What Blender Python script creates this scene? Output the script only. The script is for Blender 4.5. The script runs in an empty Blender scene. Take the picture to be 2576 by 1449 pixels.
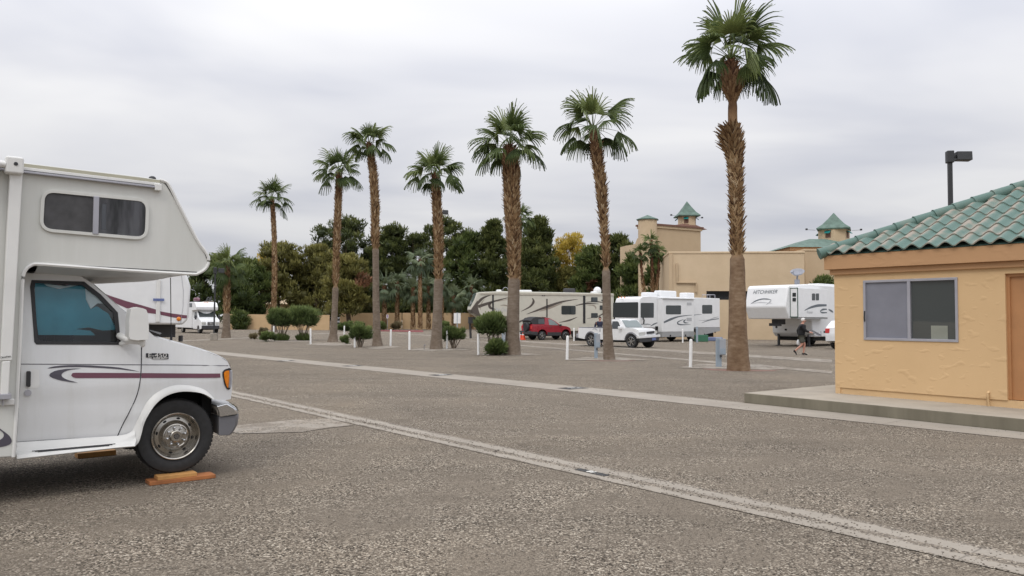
import bpy, bmesh, math, random
import numpy as np
from mathutils import Vector, Matrix
from mathutils.geometry import tessellate_polygon
R_ = math.radians
# ---------------------------------------------------------------- camera
F = 1950.0; CX = 1288.0; CY = 724.5; CAMH = 1.63
PITCH = math.atan((801 - CY) / F); ROLL = 0.0055
sc = bpy.context.scene
cd = bpy.data.cameras.new('camera'); cam = bpy.data.objects.new('camera', cd)
sc.collection.objects.link(cam); sc.camera = cam
CR = Matrix.Rotation(math.pi / 2 + PITCH, 3, 'X') @ Matrix.Rotation(ROLL, 3, 'Z')
cam.matrix_world = Matrix.Translation((0, 0, CAMH)) @ CR.to_4x4()
cd.sensor_width = 36; cd.lens = 36 * F / 2576; cd.clip_end = 3000; cd.clip_start = 0.1
C0 = Vector((0, 0, CAMH))
# ---------------------------------------------------------------- world, sun, exposure
SUN_EL, SUN_AZ = 48, 205           # high, from behind the camera's left shoulder, veiled by cloud
w = bpy.data.worlds.new('World'); sc.world = w; w.use_nodes = True
nt = w.node_tree; N = nt.nodes; L = nt.links; N.clear()
def nn(t, **k):
    n = N.new(t)
    for a, b in k.items(): setattr(n, a, b)
    return n
sky = nn('ShaderNodeTexSky'); sky.sky_type = 'NISHITA'; sky.sun_disc = False
sky.sun_elevation = R_(SUN_EL); sky.sun_rotation = R_(SUN_AZ)
tc = nn('ShaderNodeTexCoord'); sep = nn('ShaderNodeSeparateXYZ'); L.new(tc.outputs['Generated'], sep.inputs[0])
def math_(op, a, b=None, c=None):
    n = nn('ShaderNodeMath', operation=op)
    for i, q in enumerate((a, b, c)):
        if q is None: continue
        if isinstance(q, (int, float)): n.inputs[i].default_value = q
        else: L.new(q, n.inputs[i])
    return n.outputs[0]
zc = math_('MAXIMUM', sep.outputs[2], 0.0)
den = math_('ADD', zc, 0.16)
cx_ = math_('DIVIDE', sep.outputs[0], den); cy_ = math_('DIVIDE', sep.outputs[1], den)
cmb = nn('ShaderNodeCombineXYZ'); L.new(cx_, cmb.inputs[0]); L.new(math_('MULTIPLY', cy_, 1.5), cmb.inputs[1])
n1 = nn('ShaderNodeTexNoise'); n1.inputs['Scale'].default_value = 0.75; n1.inputs['Detail'].default_value = 4.0
n1.inputs['Roughness'].default_value = 0.45; n1.inputs['Distortion'].default_value = 0.4
L.new(cmb.outputs[0], n1.inputs['Vector'])
cr = nn('ShaderNodeValToRGB'); L.new(n1.outputs[0], cr.inputs[0])
cr.color_ramp.elements[0].position = 0.35; cr.color_ramp.elements[0].color = (0.535, 0.55, 0.61, 1)
cr.color_ramp.elements[1].position = 0.62; cr.color_ramp.elements[1].color = (0.74, 0.74, 0.755, 1)
e = cr.color_ramp.elements.new(0.50); e.color = (0.655, 0.66, 0.695, 1)
gain = math_('MULTIPLY_ADD', math_('POWER', zc, 1.3), 2.35, 1.0)
b1 = nn('ShaderNodeBackground'); L.new(sky.outputs[0], b1.inputs[0]); b1.inputs[1].default_value = 0.05
b2 = nn('ShaderNodeBackground'); L.new(cr.outputs[0], b2.inputs[0]); L.new(gain, b2.inputs[1])
b0 = nn('ShaderNodeMixShader'); b0.inputs[0].default_value = 0.95   # an overcast veil over the blue
L.new(b1.outputs[0], b0.inputs[1]); L.new(b2.outputs[0], b0.inputs[2])
wo = nn('ShaderNodeOutputWorld'); L.new(b0.outputs[0], wo.inputs[0])
sl = bpy.data.lights.new('sun', 'SUN'); sl.energy = 1.0; sl.angle = R_(20); sl.color = (1.0, 0.95, 0.88)
so = bpy.data.objects.new('sun', sl); sc.collection.objects.link(so)
# nishita rotation: azimuth from +Y clockwise
sd = Vector((math.sin(R_(SUN_AZ)) * math.cos(R_(SUN_EL)), math.cos(R_(SUN_AZ)) * math.cos(R_(SUN_EL)), math.sin(R_(SUN_EL))))
so.rotation_euler = sd.to_track_quat('Z', 'Y').to_euler(); so.location = (0, 0, 40)
vs = sc.view_settings; vs.view_transform = 'Standard'; vs.look = 'None'; vs.exposure = -0.13; vs.gamma = 1.0; vs.use_curve_mapping = False
sc.cycles.max_bounces = 6; sc.cycles.transparent_max_bounces = 8
# ---------------------------------------------------------------- picture -> place
def ray(px, py):
    return (CR @ Vector(((px - CX) / F, -(py - CY) / F, -1))).normalized()
def ground(px, py, z=0.0):
    d = ray(px, py); return C0 + d * ((z - CAMH) / d.z)
def at(px, py, Y):
    d = ray(px, py); return C0 + d * (Y / d.y)
class Frame:
    """a thing's own axes: x along it, y across it, z up (metres)"""
    def __init__(s, o, ang):
        a = R_(ang); s.o = Vector((o[0], o[1], 0)); s.x = Vector((math.sin(a), math.cos(a), 0))
        s.y = Vector((-s.x.y, s.x.x, 0)); s.a = a
        if s.y.y < 0: s.y = -s.y; s.hand = -1
        else: s.hand = 1
    def mat(s):
        m = Matrix.Identity(4)
        m.col[0][:3] = s.x; m.col[1][:3] = s.x.cross(Vector((0, 0, 1))) * -1; m.col[2][:3] = (0, 0, 1); m.col[3][:3] = s.o
        return m
    def side(s, px, py, y0=0.0):       # on the plane y = y0 -> (x, z)
        d = ray(px, py); k = ((s.o + s.y * y0 - C0).dot(s.y)) / d.dot(s.y); p = C0 + d * k - s.o
        return (p.dot(s.x), p.z)
    def front(s, px, py, x0=0.0):      # on the plane x = x0 -> (y, z)
        d = ray(px, py); k = ((s.o + s.x * x0 - C0).dot(s.x)) / d.dot(s.x); p = C0 + d * k - s.o
        return (p.dot(s.y), p.z)
def zoomer(x0, y0, x1, W):
    k = (x1 - x0) / W / 1.56522
    return lambda x, y: (x0 / 1.56522 + k * x, y0 / 1.56522 + k * y)
# ---------------------------------------------------------------- materials
MAT = {}
class G:
    def __init__(s, name):
        s.m = bpy.data.materials.new(name); s.m.use_nodes = True; s.t = s.m.node_tree
        s.b = s.t.nodes['Principled BSDF']; s.out = s.t.nodes['Material Output']
        MAT[name] = s.m
    def n(s, t, **k):
        n = s.t.nodes.new(t)
        for a, b in k.items(): setattr(n, a, b)
        return n
    def l(s, a, b): s.t.links.new(a, b)
    def co(s, kind='Object', scale=(1, 1, 1), rot=(0, 0, 0)):
        c = s.n('ShaderNodeTexCoord'); m = s.n('ShaderNodeMapping'); m.inputs['Scale'].default_value = scale
        m.inputs['Rotation'].default_value = rot
        s.l(c.outputs[kind], m.inputs[0]); return m.outputs[0]
    def noise(s, sc_, det=3, rough=0.5, vec=None, dist=0):
        n = s.n('ShaderNodeTexNoise'); n.inputs['Scale'].default_value = sc_; n.inputs['Detail'].default_value = det
        n.inputs['Roughness'].default_value = rough; n.inputs['Distortion'].default_value = dist
        if vec is not None: s.l(vec, n.inputs['Vector'])
        return n.outputs[0]
    def ramp(s, fac, stops):
        r = s.n('ShaderNodeValToRGB'); s.l(fac, r.inputs[0]); cr = r.color_ramp
        while len(cr.elements) < len(stops): cr.elements.new(0.5)
        for e, (p, c) in zip(cr.elements, stops):
            e.position = p
        for e, (p, c) in zip(cr.elements, stops):
            e.color = (c, c, c, 1) if isinstance(c, (int, float)) else (*c, 1)
        return r.outputs[0]
    def mix(s, f, a, b, mode='MIX'):
        m = s.n('ShaderNodeMix', data_type='RGBA', blend_type=mode)
        for i, q in ((0, f), (6, a), (7, b)):
            if isinstance(q, (int, float)): m.inputs[i].default_value = q if i == 0 else (q, q, q, 1)
            elif isinstance(q, tuple): m.inputs[i].default_value = (*q, 1)
            else: s.l(q, m.inputs[i])
        return m.outputs[2]
    def mth(s, op, a, b=None, c=None):
        n = s.n('ShaderNodeMath', operation=op)
        for i, q in enumerate((a, b, c)):
            if q is None: continue
            if isinstance(q, (int, float)): n.inputs[i].default_value = q
            else: s.l(q, n.inputs[i])
        return n.outputs[0]
    def col(s, q):
        if isinstance(q, tuple): s.b.inputs['Base Color'].default_value = (*q, 1)
        else: s.l(q, s.b.inputs['Base Color'])
    def bump(s, h, st=0.3, d=0.01):
        b = s.n('ShaderNodeBump'); b.inputs['Strength'].default_value = st; b.inputs['Distance'].default_value = d
        s.l(h, b.inputs['Height']); s.l(b.outputs[0], s.b.inputs['Normal'])
def plain(name, c, rough=0.5, metal=0.0, coat=0.0, var=0.08, vs_=3.0, bump=0.0, bs=40, emis=None, spec=None):
    g = G(name)
    if var:
        n = g.noise(vs_, 4, 0.55, g.co())
        g.col(g.ramp(n, [(0.3, tuple(x * (1 - var) for x in c)), (0.7, tuple(min(1, x * (1 + var)) for x in c))]))
    else: g.col(c)
    g.b.inputs['Roughness'].default_value = rough; g.b.inputs['Metallic'].default_value = metal
    g.b.inputs['Coat Weight'].default_value = coat; g.b.inputs['Coat Roughness'].default_value = 0.1
    if spec is not None: g.b.inputs['Specular IOR Level'].default_value = spec
    if bump: g.bump(g.noise(bs, 3, 0.6, g.co()), bump, 0.01)
    return g.m
def glass(name, tint, ior=1.5, dark=0.0):
    g = G(name); t = g.n('ShaderNodeBsdfTransparent'); t.inputs[0].default_value = (*tint, 1)
    gl = g.n('ShaderNodeBsdfGlossy'); gl.inputs['Roughness'].default_value = 0.02; gl.inputs[0].default_value = (0.9, 0.92, 0.92, 1)
    fr = g.n('ShaderNodeFresnel'); fr.inputs[0].default_value = ior
    m = g.n('ShaderNodeMixShader'); g.l(fr.outputs[0], m.inputs[0]); g.l(t.outputs[0], m.inputs[1]); g.l(gl.outputs[0], m.inputs[2])
    g.l(m.outputs[0], g.out.inputs[0]); return g.m
# ---------------------------------------------------------------- mesh helpers
COL = sc.collection
def link(name, me, mat, parent=None, smooth=None):
    o = bpy.data.objects.new(name, me); COL.objects.link(o)
    if mat is not None:
        for m in (mat if isinstance(mat, (list, tuple)) else [mat]): me.materials.append(m if not isinstance(m, str) else MAT[m])
    if parent is not None: o.parent = parent
    if smooth:
        me.shade_smooth(); me.set_sharp_from_angle(angle=R_(smooth))
    return o
def tag(o, label=None, cat=None, group=None, kind=None):
    if label: o['label'] = label
    if cat: o['category'] = cat
    if group: o['group'] = group
    if kind: o['kind'] = kind
    return o
def empty(name, loc=(0, 0, 0), rz=0.0, label=None, cat=None, group=None):
    o = bpy.data.objects.new(name, None); COL.objects.link(o); o.location = loc; o.rotation_euler = (0, 0, rz)
    o.empty_display_size = 0.2
    return tag(o, label, cat, group)
def empty_f(name, fr, label=None, cat=None, group=None):
    o = empty(name, fr.o, 0, label, cat, group)
    m = Matrix.Identity(4)
    for i in range(3): m[i][0] = fr.x[i]; m[i][1] = fr.y[i]
    o.matrix_world = Matrix.Translation(fr.o) @ m
    return o
class MB:
    def __init__(s): s.v = []; s.f = []; s.mi = []; s.m = 0
    def add(s, vs_, fs, M=None):
        k = len(s.v)
        for p in vs_:
            p = Vector(p); s.v.append(M @ p if M is not None else p)
        for f in fs: s.f.append([k + i for i in f]); s.mi.append(s.m)
        return s
    def box(s, x0, x1, y0, y1, z0, z1, M=None):
        return s.add([(x0, y0, z0), (x1, y0, z0), (x1, y1, z0), (x0, y1, z0), (x0, y0, z1), (x1, y0, z1), (x1, y1, z1), (x0, y1, z1)],
                     [(0, 3, 2, 1), (4, 5, 6, 7), (0, 1, 5, 4), (1, 2, 6, 5), (2, 3, 7, 6), (3, 0, 4, 7)], M)
    def tube(s, pts, r, n=8, caps=True, M=None):
        pts = [Vector(p) for p in pts]; rr = r if isinstance(r, (list, tuple)) else [r] * len(pts)
        vs_ = []; fs = []
        up = Vector((0, 0, 1))
        for i, p in enumerate(pts):
            t = (pts[min(i + 1, len(pts) - 1)] - pts[max(i - 1, 0)]).normalized()
            a = t.cross(up)
            if a.length < 0.05: a = t.cross(Vector((1, 0, 0)))
            a.normalize(); b = a.cross(t).normalized()
            for j in range(n):
                q = 2 * math.pi * j / n; vs_.append(p + (a * math.cos(q) + b * math.sin(q)) * rr[i])
        for i in range(len(pts) - 1):
            for j in range(n):
                fs.append((i * n + j, i * n + (j + 1) % n, (i + 1) * n + (j + 1) % n, (i + 1) * n + j))
        if caps: fs.append(tuple(range(n))); fs.append(tuple((len(pts) - 1) * n + j for j in reversed(range(n))))
        return s.add(vs_, fs, M)
    def lathe(s, prof, n=24, M=None, caps=True):   # prof (r, h) about z
        vs_ = [(r * math.cos(2 * math.pi * j / n), r * math.sin(2 * math.pi * j / n), h) for r, h in prof for j in range(n)]
        fs = []
        for i in range(len(prof) - 1):
            for j in range(n): fs.append((i * n + j, i * n + (j + 1) % n, (i + 1) * n + (j + 1) % n, (i + 1) * n + j))
        if caps and prof[0][0] > 1e-4: fs.append(tuple(reversed(range(n))))
        if caps and prof[-1][0] > 1e-4: fs.append(tuple((len(prof) - 1) * n + j for j in range(n)))
        return s.add(vs_, fs, M)
    def prism(s, poly, h0, h1, M=None):  # poly in xy
        n = len(poly)
        return s.add([(x, y, h0) for x, y in poly] + [(x, y, h1) for x, y in poly],
                     [tuple(reversed(range(n))), tuple(range(n, 2 * n))] + [(i, (i + 1) % n, n + (i + 1) % n, n + i) for i in range(n)], M)
    def sph(s, c, r, nu=12, nv=8, M=None):
        r = r if isinstance(r, (tuple, list)) else (r, r, r); vs_ = [(c[0], c[1], c[2] - r[2])]
        for i in range(1, nv):
            a = math.pi * i / nv - math.pi / 2
            for j in range(nu):
                q = 2 * math.pi * j / nu
                vs_.append((c[0] + r[0] * math.cos(a) * math.cos(q), c[1] + r[1] * math.cos(a) * math.sin(q), c[2] + r[2] * math.sin(a)))
        vs_.append((c[0], c[1], c[2] + r[2])); fs = []
        for j in range(nu):
            fs.append((0, 1 + (j + 1) % nu, 1 + j))
            for i in range(nv - 2): fs.append((1 + i * nu + j, 1 + i * nu + (j + 1) % nu, 1 + (i + 1) * nu + (j + 1) % nu, 1 + (i + 1) * nu + j))
            fs.append((1 + (nv - 2) * nu + j, 1 + (nv - 2) * nu + (j + 1) % nu, len(vs_) - 1))
        return s.add(vs_, fs, M)
    def build(s, name, mat, parent=None, smooth=None, bevel=0, seg=2, fix=True):
        me = bpy.data.meshes.new(name); me.from_pydata([tuple(v) for v in s.v], [], s.f)
        if isinstance(mat, (list, tuple)): me.polygons.foreach_set('material_index', s.mi)
        if fix:
            bm = bmesh.new(); bm.from_mesh(me); bmesh.ops.recalc_face_normals(bm, faces=bm.faces); bm.to_mesh(me); bm.free()
        o = link(name, me, mat, parent, smooth)
        if bevel:
            b = o.modifiers.new('bevel', 'BEVEL'); b.width = bevel; b.segments = seg; b.limit_method = 'ANGLE'; b.angle_limit = R_(35)
            b.harden_normals = bool(smooth)
        return o
def flat_bm(outline, holes=(), grid=None, yf=None):
    """2-D outline (x, z) with holes -> triangulated, gridded sheet at y = yf(x, z), facing -y"""
    bm = bmesh.new(); loops = [outline] + list(holes); pts = [Vector((x, 0, z)) for lp in loops for x, z in lp]
    tris = tessellate_polygon([[Vector((x, z, 0)) for x, z in lp] for lp in loops])
    vs_ = [bm.verts.new(p) for p in pts]
    for t in tris:
        try: bm.faces.new([vs_[i] for i in t])
        except ValueError: pass
    if grid:
        for ax in (0, 2):
            lo = min(p[ax] for p in pts); hi = max(p[ax] for p in pts); n = int((hi - lo) / grid)
            for i in range(1, n + 1):
                c = lo + (hi - lo) * i / (n + 1); no = Vector((1, 0, 0)) if ax == 0 else Vector((0, 0, 1))
                bmesh.ops.bisect_plane(bm, geom=bm.verts[:] + bm.edges[:] + bm.faces[:], plane_co=no * c, plane_no=no, dist=1e-5)
    bm.normal_update()
    for f in bm.faces:
        if f.normal.y > 0: f.normal_flip()
    if yf:
        for v in bm.verts: v.co.y = yf(v.co.x, v.co.z)
    return bm
def panel(name, outline, mat, parent, y=0.0, th=0.0, holes=(), grid=None, yf=None, smooth=None, bevel=0):
    f = (lambda x, z: y + yf(x, z)) if yf else (lambda x, z: y)
    bm = flat_bm(outline, holes, grid, f)
    if th:
        bnd = [e for e in bm.edges if len(e.link_faces) == 1]
        r = bmesh.ops.extrude_edge_only(bm, edges=bnd)
        for v in [g for g in r['geom'] if isinstance(g, bmesh.types.BMVert)]: v.co.y += th
    me = bpy.data.meshes.new(name); bm.to_mesh(me); bm.free()
    o = link(name, me, mat, parent, smooth)
    if bevel:
        b = o.modifiers.new('bevel', 'BEVEL'); b.width = bevel; b.segments = 2; b.limit_method = 'ANGLE'; b.angle_limit = R_(40)
    return o
def shell(name, outline, w_, mat, parent, yf=None, grid=None, ny=1, crown=0.0, smooth=None, bevel=0, y0=0.0, seg=2):
    """closed body: outline on the near side, mirrored to the far side, skinned between"""
    f = (lambda x, z: yf(x, z)) if yf else (lambda x, z: 0.0)
    bm = flat_bm(outline, (), grid, lambda x, z: y0 + f(x, z))
    bm.verts.ensure_lookup_table(); near = bm.verts[:]; faces = bm.faces[:]; bnd = [e for e in bm.edges if len(e.link_faces) == 1]
    far = {v: bm.verts.new((v.co.x, 2 * y0 + w_ - v.co.y, v.co.z)) for v in near}
    for fc in faces: bm.faces.new([far[v] for v in reversed(fc.verts)])
    rows = {}
    def row(v):
        if v not in rows:
            a = v.co.copy(); b = far[v].co.copy()
            rows[v] = [v] + [bm.verts.new(a.lerp(b, i / ny) + Vector((0, 0, crown * 4 * (i / ny) * (1 - i / ny)))) for i in range(1, ny)] + [far[v]]
        return rows[v]
    for e in bnd:
        a, b = row(e.verts[0]), row(e.verts[1])
        for i in range(ny):
            try: bm.faces.new([a[i], b[i], b[i + 1], a[i + 1]])
            except ValueError: pass
    bmesh.ops.recalc_face_normals(bm, faces=bm.faces)
    me = bpy.data.meshes.new(name); bm.to_mesh(me); bm.free()
    o = link(name, me, mat, parent, smooth)
    if bevel:
        b = o.modifiers.new('bevel', 'BEVEL'); b.width = bevel; b.segments = seg; b.limit_method = 'ANGLE'; b.angle_limit = R_(35)
    return o
def rrect(x0, z0, x1, z1, r, n=5):
    pts = []
    for cx, cz, a in ((x1 - r, z1 - r, 0), (x0 + r, z1 - r, 90), (x0 + r, z0 + r, 180), (x1 - r, z0 + r, 270)):
        for i in range(n + 1):
            q = R_(a + 90 * i / n); pts.append((cx + r * math.cos(q), cz + r * math.sin(q)))
    return pts
def rquad(c4, r=0.12, n=4):
    """rounded quadrilateral from 4 corners (corner fraction r)"""
    out = []
    for i in range(4):
        p = Vector(c4[i]); a = Vector(c4[i - 1]); b = Vector(c4[(i + 1) % 4])
        la, lb = (a - p).length, (b - p).length; m = min(la, lb) * r
        s = p + (a - p).normalized() * m; e = p + (b - p).normalized() * m
        for k in range(n + 1):
            t = k / n; q = s * (1 - t) ** 2 + p * 2 * t * (1 - t) + e * t * t; out.append((q.x, q.y))
    return out
def smooth_poly(pts, sub=4, closed=True):
    P = [Vector(p) for p in pts]; n = len(P); out = []
    for i in range(n if closed else n - 1):
        p0, p1, p2, p3 = (P[(i - 1) % n], P[i], P[(i + 1) % n], P[(i + 2) % n]) if closed else (P[max(i - 1, 0)], P[i], P[i + 1], P[min(i + 2, n - 1)])
        for k in range(sub):
            t = k / sub
            q = 0.5 * ((2 * p1) + (p2 - p0) * t + (2 * p0 - 5 * p1 + 4 * p2 - p3) * t * t + (3 * p1 - p0 - 3 * p2 + p3) * t ** 3)
            out.append(tuple(q))
    if not closed: out.append(tuple(P[-1]))
    return out
def ribbon2(center, widths, sub=5):
    """tapering stroke along a 2-D centre line -> outline"""
    c = [Vector(p) for p in smooth_poly(center, sub, False)]; n = len(c); a = []; b = []
    for i, p in enumerate(c):
        t = (c[min(i + 1, n - 1)] - c[max(i - 1, 0)]).normalized(); nrm = Vector((-t.y, t.x))
        k = i / (n - 1) * (len(widths) - 1); j = min(int(k), len(widths) - 2); w_ = widths[j] + (widths[j + 1] - widths[j]) * (k - j)
        a.append(tuple(p + nrm * w_ / 2)); b.append(tuple(p - nrm * w_ / 2))
    return a + b[::-1]
def text_obj(name, s, size, mat, parent, M, sx=1.0, shear=0.0, bold=0.0):
    c = bpy.data.curves.new(name, 'FONT'); c.body = s; c.size = size; c.extrude = 0.001; c.shear = shear; c.offset = bold
    c.align_x = 'CENTER'; c.align_y = 'CENTER'; c.resolution_u = 3
    t = bpy.data.objects.new('tmp', c); COL.objects.link(t)
    me = bpy.data.meshes.new_from_object(t.evaluated_get(bpy.context.evaluated_depsgraph_get()))
    bpy.data.objects.remove(t); bpy.data.curves.remove(c)
    me.transform(Matrix.Diagonal((sx, 1, 1, 1))); me.transform(M); me.name = name
    me.materials.clear()
    return link(name, me, mat, parent)
TXT_SIDE = lambda x, y, z: Matrix.Translation((x, y, z)) @ Matrix.Rotation(R_(90), 4, 'X')   # reads left to right seen from -y
# ---------------------------------------------------------------- materials of the setting
def gravel_color(g, vec):
    v = g.n('ShaderNodeTexVoronoi'); v.inputs['Scale'].default_value = 80; g.l(vec, v.inputs['Vector'])
    h = g.n('ShaderNodeSeparateColor'); g.l(v.outputs['Color'], h.inputs[0])
    chips = g.ramp(h.outputs[0], [(0.0, (0.018, 0.015, 0.012)), (0.2, (0.085, 0.072, 0.057)), (0.5, (0.195, 0.164, 0.130)), (0.8, (0.30, 0.255, 0.203)), (1.0, (0.60, 0.54, 0.45))])
    v2 = g.n('ShaderNodeTexVoronoi'); v2.inputs['Scale'].default_value = 150; g.l(vec, v2.inputs['Vector'])
    h2 = g.n('ShaderNodeSeparateColor'); g.l(v2.outputs['Color'], h2.inputs[0])
    fine = g.ramp(h2.outputs[1], [(0.0, (0.11, 0.093, 0.073)), (1.0, (0.285, 0.242, 0.194))])
    c = g.mix(g.ramp(g.noise(1.1, 6, 0.68, vec, 0.6), [(0.36, 0.12), (0.58, 1.0)]), fine, chips)
    big = g.ramp(g.noise(0.22, 5, 0.62, vec, 1.2), [(0.28, (0.86, 0.85, 0.84)), (0.5, (1.0, 0.99, 0.97)), (0.75, (1.12, 1.09, 1.04))])
    c = g.mix(1.0, c, big, 'MULTIPLY')
    mp = g.n('ShaderNodeMapping'); mp.inputs['Rotation'].default_value = (0, 0, R_(-52)); mp.inputs['Scale'].default_value = (0.12, 1.1, 1); g.l(vec, mp.inputs[0])
    tr = g.ramp(g.noise(1.0, 4, 0.6, mp.outputs[0], 0.6), [(0.32, 0.90), (0.55, 1.03)])
    c = g.mix(1.0, c, tr, 'MULTIPLY')
    oil = g.ramp(g.noise(0.8, 3, 0.6, vec, 0.8), [(0.62, 1.0), (0.74, 0.72)])
    c = g.mix(1.0, c, oil, 'MULTIPLY')
    hgt = g.mth('ADD', g.mth('MULTIPLY', v.outputs['Distance'], -1.0), g.mth('MULTIPLY', h.outputs[0], 0.7))
    return c, hgt
g = G('gravel'); vec = g.co(); c, hg = gravel_color(g, vec); g.col(c); g.b.inputs['Roughness'].default_value = 0.95
g.b.inputs['Specular IOR Level'].default_value = 0.2; g.bump(hg, 0.75, 0.012)
def concrete_core(g, vec, a=(0.275, 0.243, 0.202), b=(0.345, 0.307, 0.257)):
    c = g.ramp(g.noise(1.3, 5, 0.6, vec), [(0.3, a), (0.7, b)])
    c = g.mix(0.5, c, g.ramp(g.noise(45, 3, 0.7, vec), [(0.3, 0.82), (0.7, 1.1)]), 'MULTIPLY')
    return c
def gutter_mat(name, w_, seam=0.0, edge=0.05, gain=1.0):
    """concrete strip whose edges (and seam) are overrun by the gravel round it"""
    g = G(name); vec = g.co(); wv = g.n('ShaderNodeTexCoord').outputs['Object']
    geo = g.n('ShaderNodeNewGeometry').outputs['Position']
    conc = concrete_core(g, vec); grv, hg = gravel_color(g, geo)
    sj = g.n('ShaderNodeSeparateXYZ'); g.l(g.n('ShaderNodeTexCoord').outputs['Object'], sj.inputs[0])
    jn = g.mth('ABSOLUTE', g.mth('SUBTRACT', g.mth('FRACT', g.mth('DIVIDE', sj.outputs[0], 3.05)), 0.5))
    conc = g.mix(g.ramp(jn, [(0.0, 0.75), (0.004, 0.0)]), conc, (0.10, 0.085, 0.07))
    sx = g.n('ShaderNodeSeparateXYZ'); g.l(wv, sx.inputs[0]); y = sx.outputs[1]
    d = g.mth('SUBTRACT', w_ / 2, g.mth('ABSOLUTE', g.mth('SUBTRACT', y, w_ / 2)))     # distance to the nearer edge
    if seam:
        ds = g.mth('SUBTRACT', g.mth('ABSOLUTE', g.mth('SUBTRACT', y, seam)), 0.035); d = g.mth('MINIMUM', d, g.mth('MULTIPLY', ds, 1.0))
    nz = g.noise(2.2, 5, 0.75, vec, 0.6); nz2 = g.noise(38, 2, 0.6, vec)
    thr = g.mth('MULTIPLY', g.mth('ADD', g.mth('MULTIPLY', g.mth('SUBTRACT', nz, 0.42), 1.5), g.mth('MULTIPLY', g.mth('SUBTRACT', nz2, 0.5), 1.2)), edge * 2.2)
    m = g.mth('GREATER_THAN', d, thr)
    g.col(g.mix(m, grv, conc)); g.b.inputs['Roughness'].default_value = 0.9; g.bump(g.mth('MULTIPLY', hg, g.mth('SUBTRACT', 1.0, m)), 0.6, 0.01)
    return g.m
plain('concrete', (0.36, 0.32, 0.262), 0.9, var=0.14, vs_=1.6, bump=0.15, bs=60)
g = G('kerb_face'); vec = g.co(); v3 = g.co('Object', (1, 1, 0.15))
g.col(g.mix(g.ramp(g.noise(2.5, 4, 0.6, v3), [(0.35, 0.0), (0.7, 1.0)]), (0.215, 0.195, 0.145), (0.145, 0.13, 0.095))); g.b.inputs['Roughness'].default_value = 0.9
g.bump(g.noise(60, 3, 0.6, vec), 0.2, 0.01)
def stucco(name, a, b, lump=0.35):
    g = G(name); vec = g.co(); g.col(g.ramp(g.noise(0.9, 5, 0.6, vec), [(0.3, a), (0.7, b)])); g.b.inputs['Roughness'].default_value = 0.85
    g.b.inputs['Specular IOR Level'].default_value = 0.25
    big = g.ramp(g.noise(4.6, 1.0, 0.3, g.co('Object', (1, 1, 1.9), (0, .6, 0)), 0.15), [(0.60, 0.0), (0.74, 1.0)])
    h = g.mth('ADD', g.mth('MULTIPLY', big, 1.0), g.mth('MULTIPLY', g.noise(55, 3, 0.6, vec), 0.1))
    g.bump(h, lump, 0.05); return g.m
stucco('stucco_ochre', (0.605, 0.415, 0.225), (0.655, 0.455, 0.25), 0.16)
stucco('stucco_trim', (0.45, 0.265, 0.14), (0.50, 0.295, 0.155), 0.1)
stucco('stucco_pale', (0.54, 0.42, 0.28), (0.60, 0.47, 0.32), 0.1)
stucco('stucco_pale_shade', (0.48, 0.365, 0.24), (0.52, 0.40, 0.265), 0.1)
stucco('stucco_wall', (0.50, 0.35, 0.20), (0.57, 0.41, 0.245), 0.1)
plain('door_paint', (0.42, 0.205, 0.085), 0.6)
plain('brown_trim', (0.17, 0.085, 0.06), 0.7)
plain('roof_green_flat', (0.105, 0.165, 0.135), 0.7, var=0.25, vs_=2)
plain('teal_awning', (0.0, 0.16, 0.15), 0.7)
plain('alu', (0.42, 0.42, 0.46), 0.4, 0.5)
plain('dark_metal', (0.035, 0.036, 0.04), 0.5, 0.2)
plain('opening_dark', (0.012, 0.014, 0.016), 0.08, var=0, spec=0.6)
plain('screen_grey', (0.20, 0.205, 0.24), 0.6, bump=0.1, bs=300)
g = G('window_reflect'); g.col((0.045, 0.055, 0.055)); g.b.inputs['Roughness'].default_value = 0.02; g.b.inputs['IOR'].default_value = 2.1
g.bump(g.noise(1.5, 2, 0.5, g.co()), 0.05, 0.02)
plain('paper', (0.24, 0.25, 0.21), 0.8)
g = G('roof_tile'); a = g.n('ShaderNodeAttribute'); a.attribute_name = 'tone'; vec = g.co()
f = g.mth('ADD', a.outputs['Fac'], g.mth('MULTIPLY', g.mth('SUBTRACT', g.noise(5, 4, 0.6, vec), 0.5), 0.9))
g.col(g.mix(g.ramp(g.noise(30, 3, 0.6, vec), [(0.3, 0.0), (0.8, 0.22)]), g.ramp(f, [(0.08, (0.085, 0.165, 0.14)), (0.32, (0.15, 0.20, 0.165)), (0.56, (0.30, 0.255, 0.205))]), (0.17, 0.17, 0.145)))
g.b.inputs['Roughness'].default_value = 0.62; g.bump(g.noise(70, 3, 0.6, vec), 0.15, 0.005)
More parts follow.
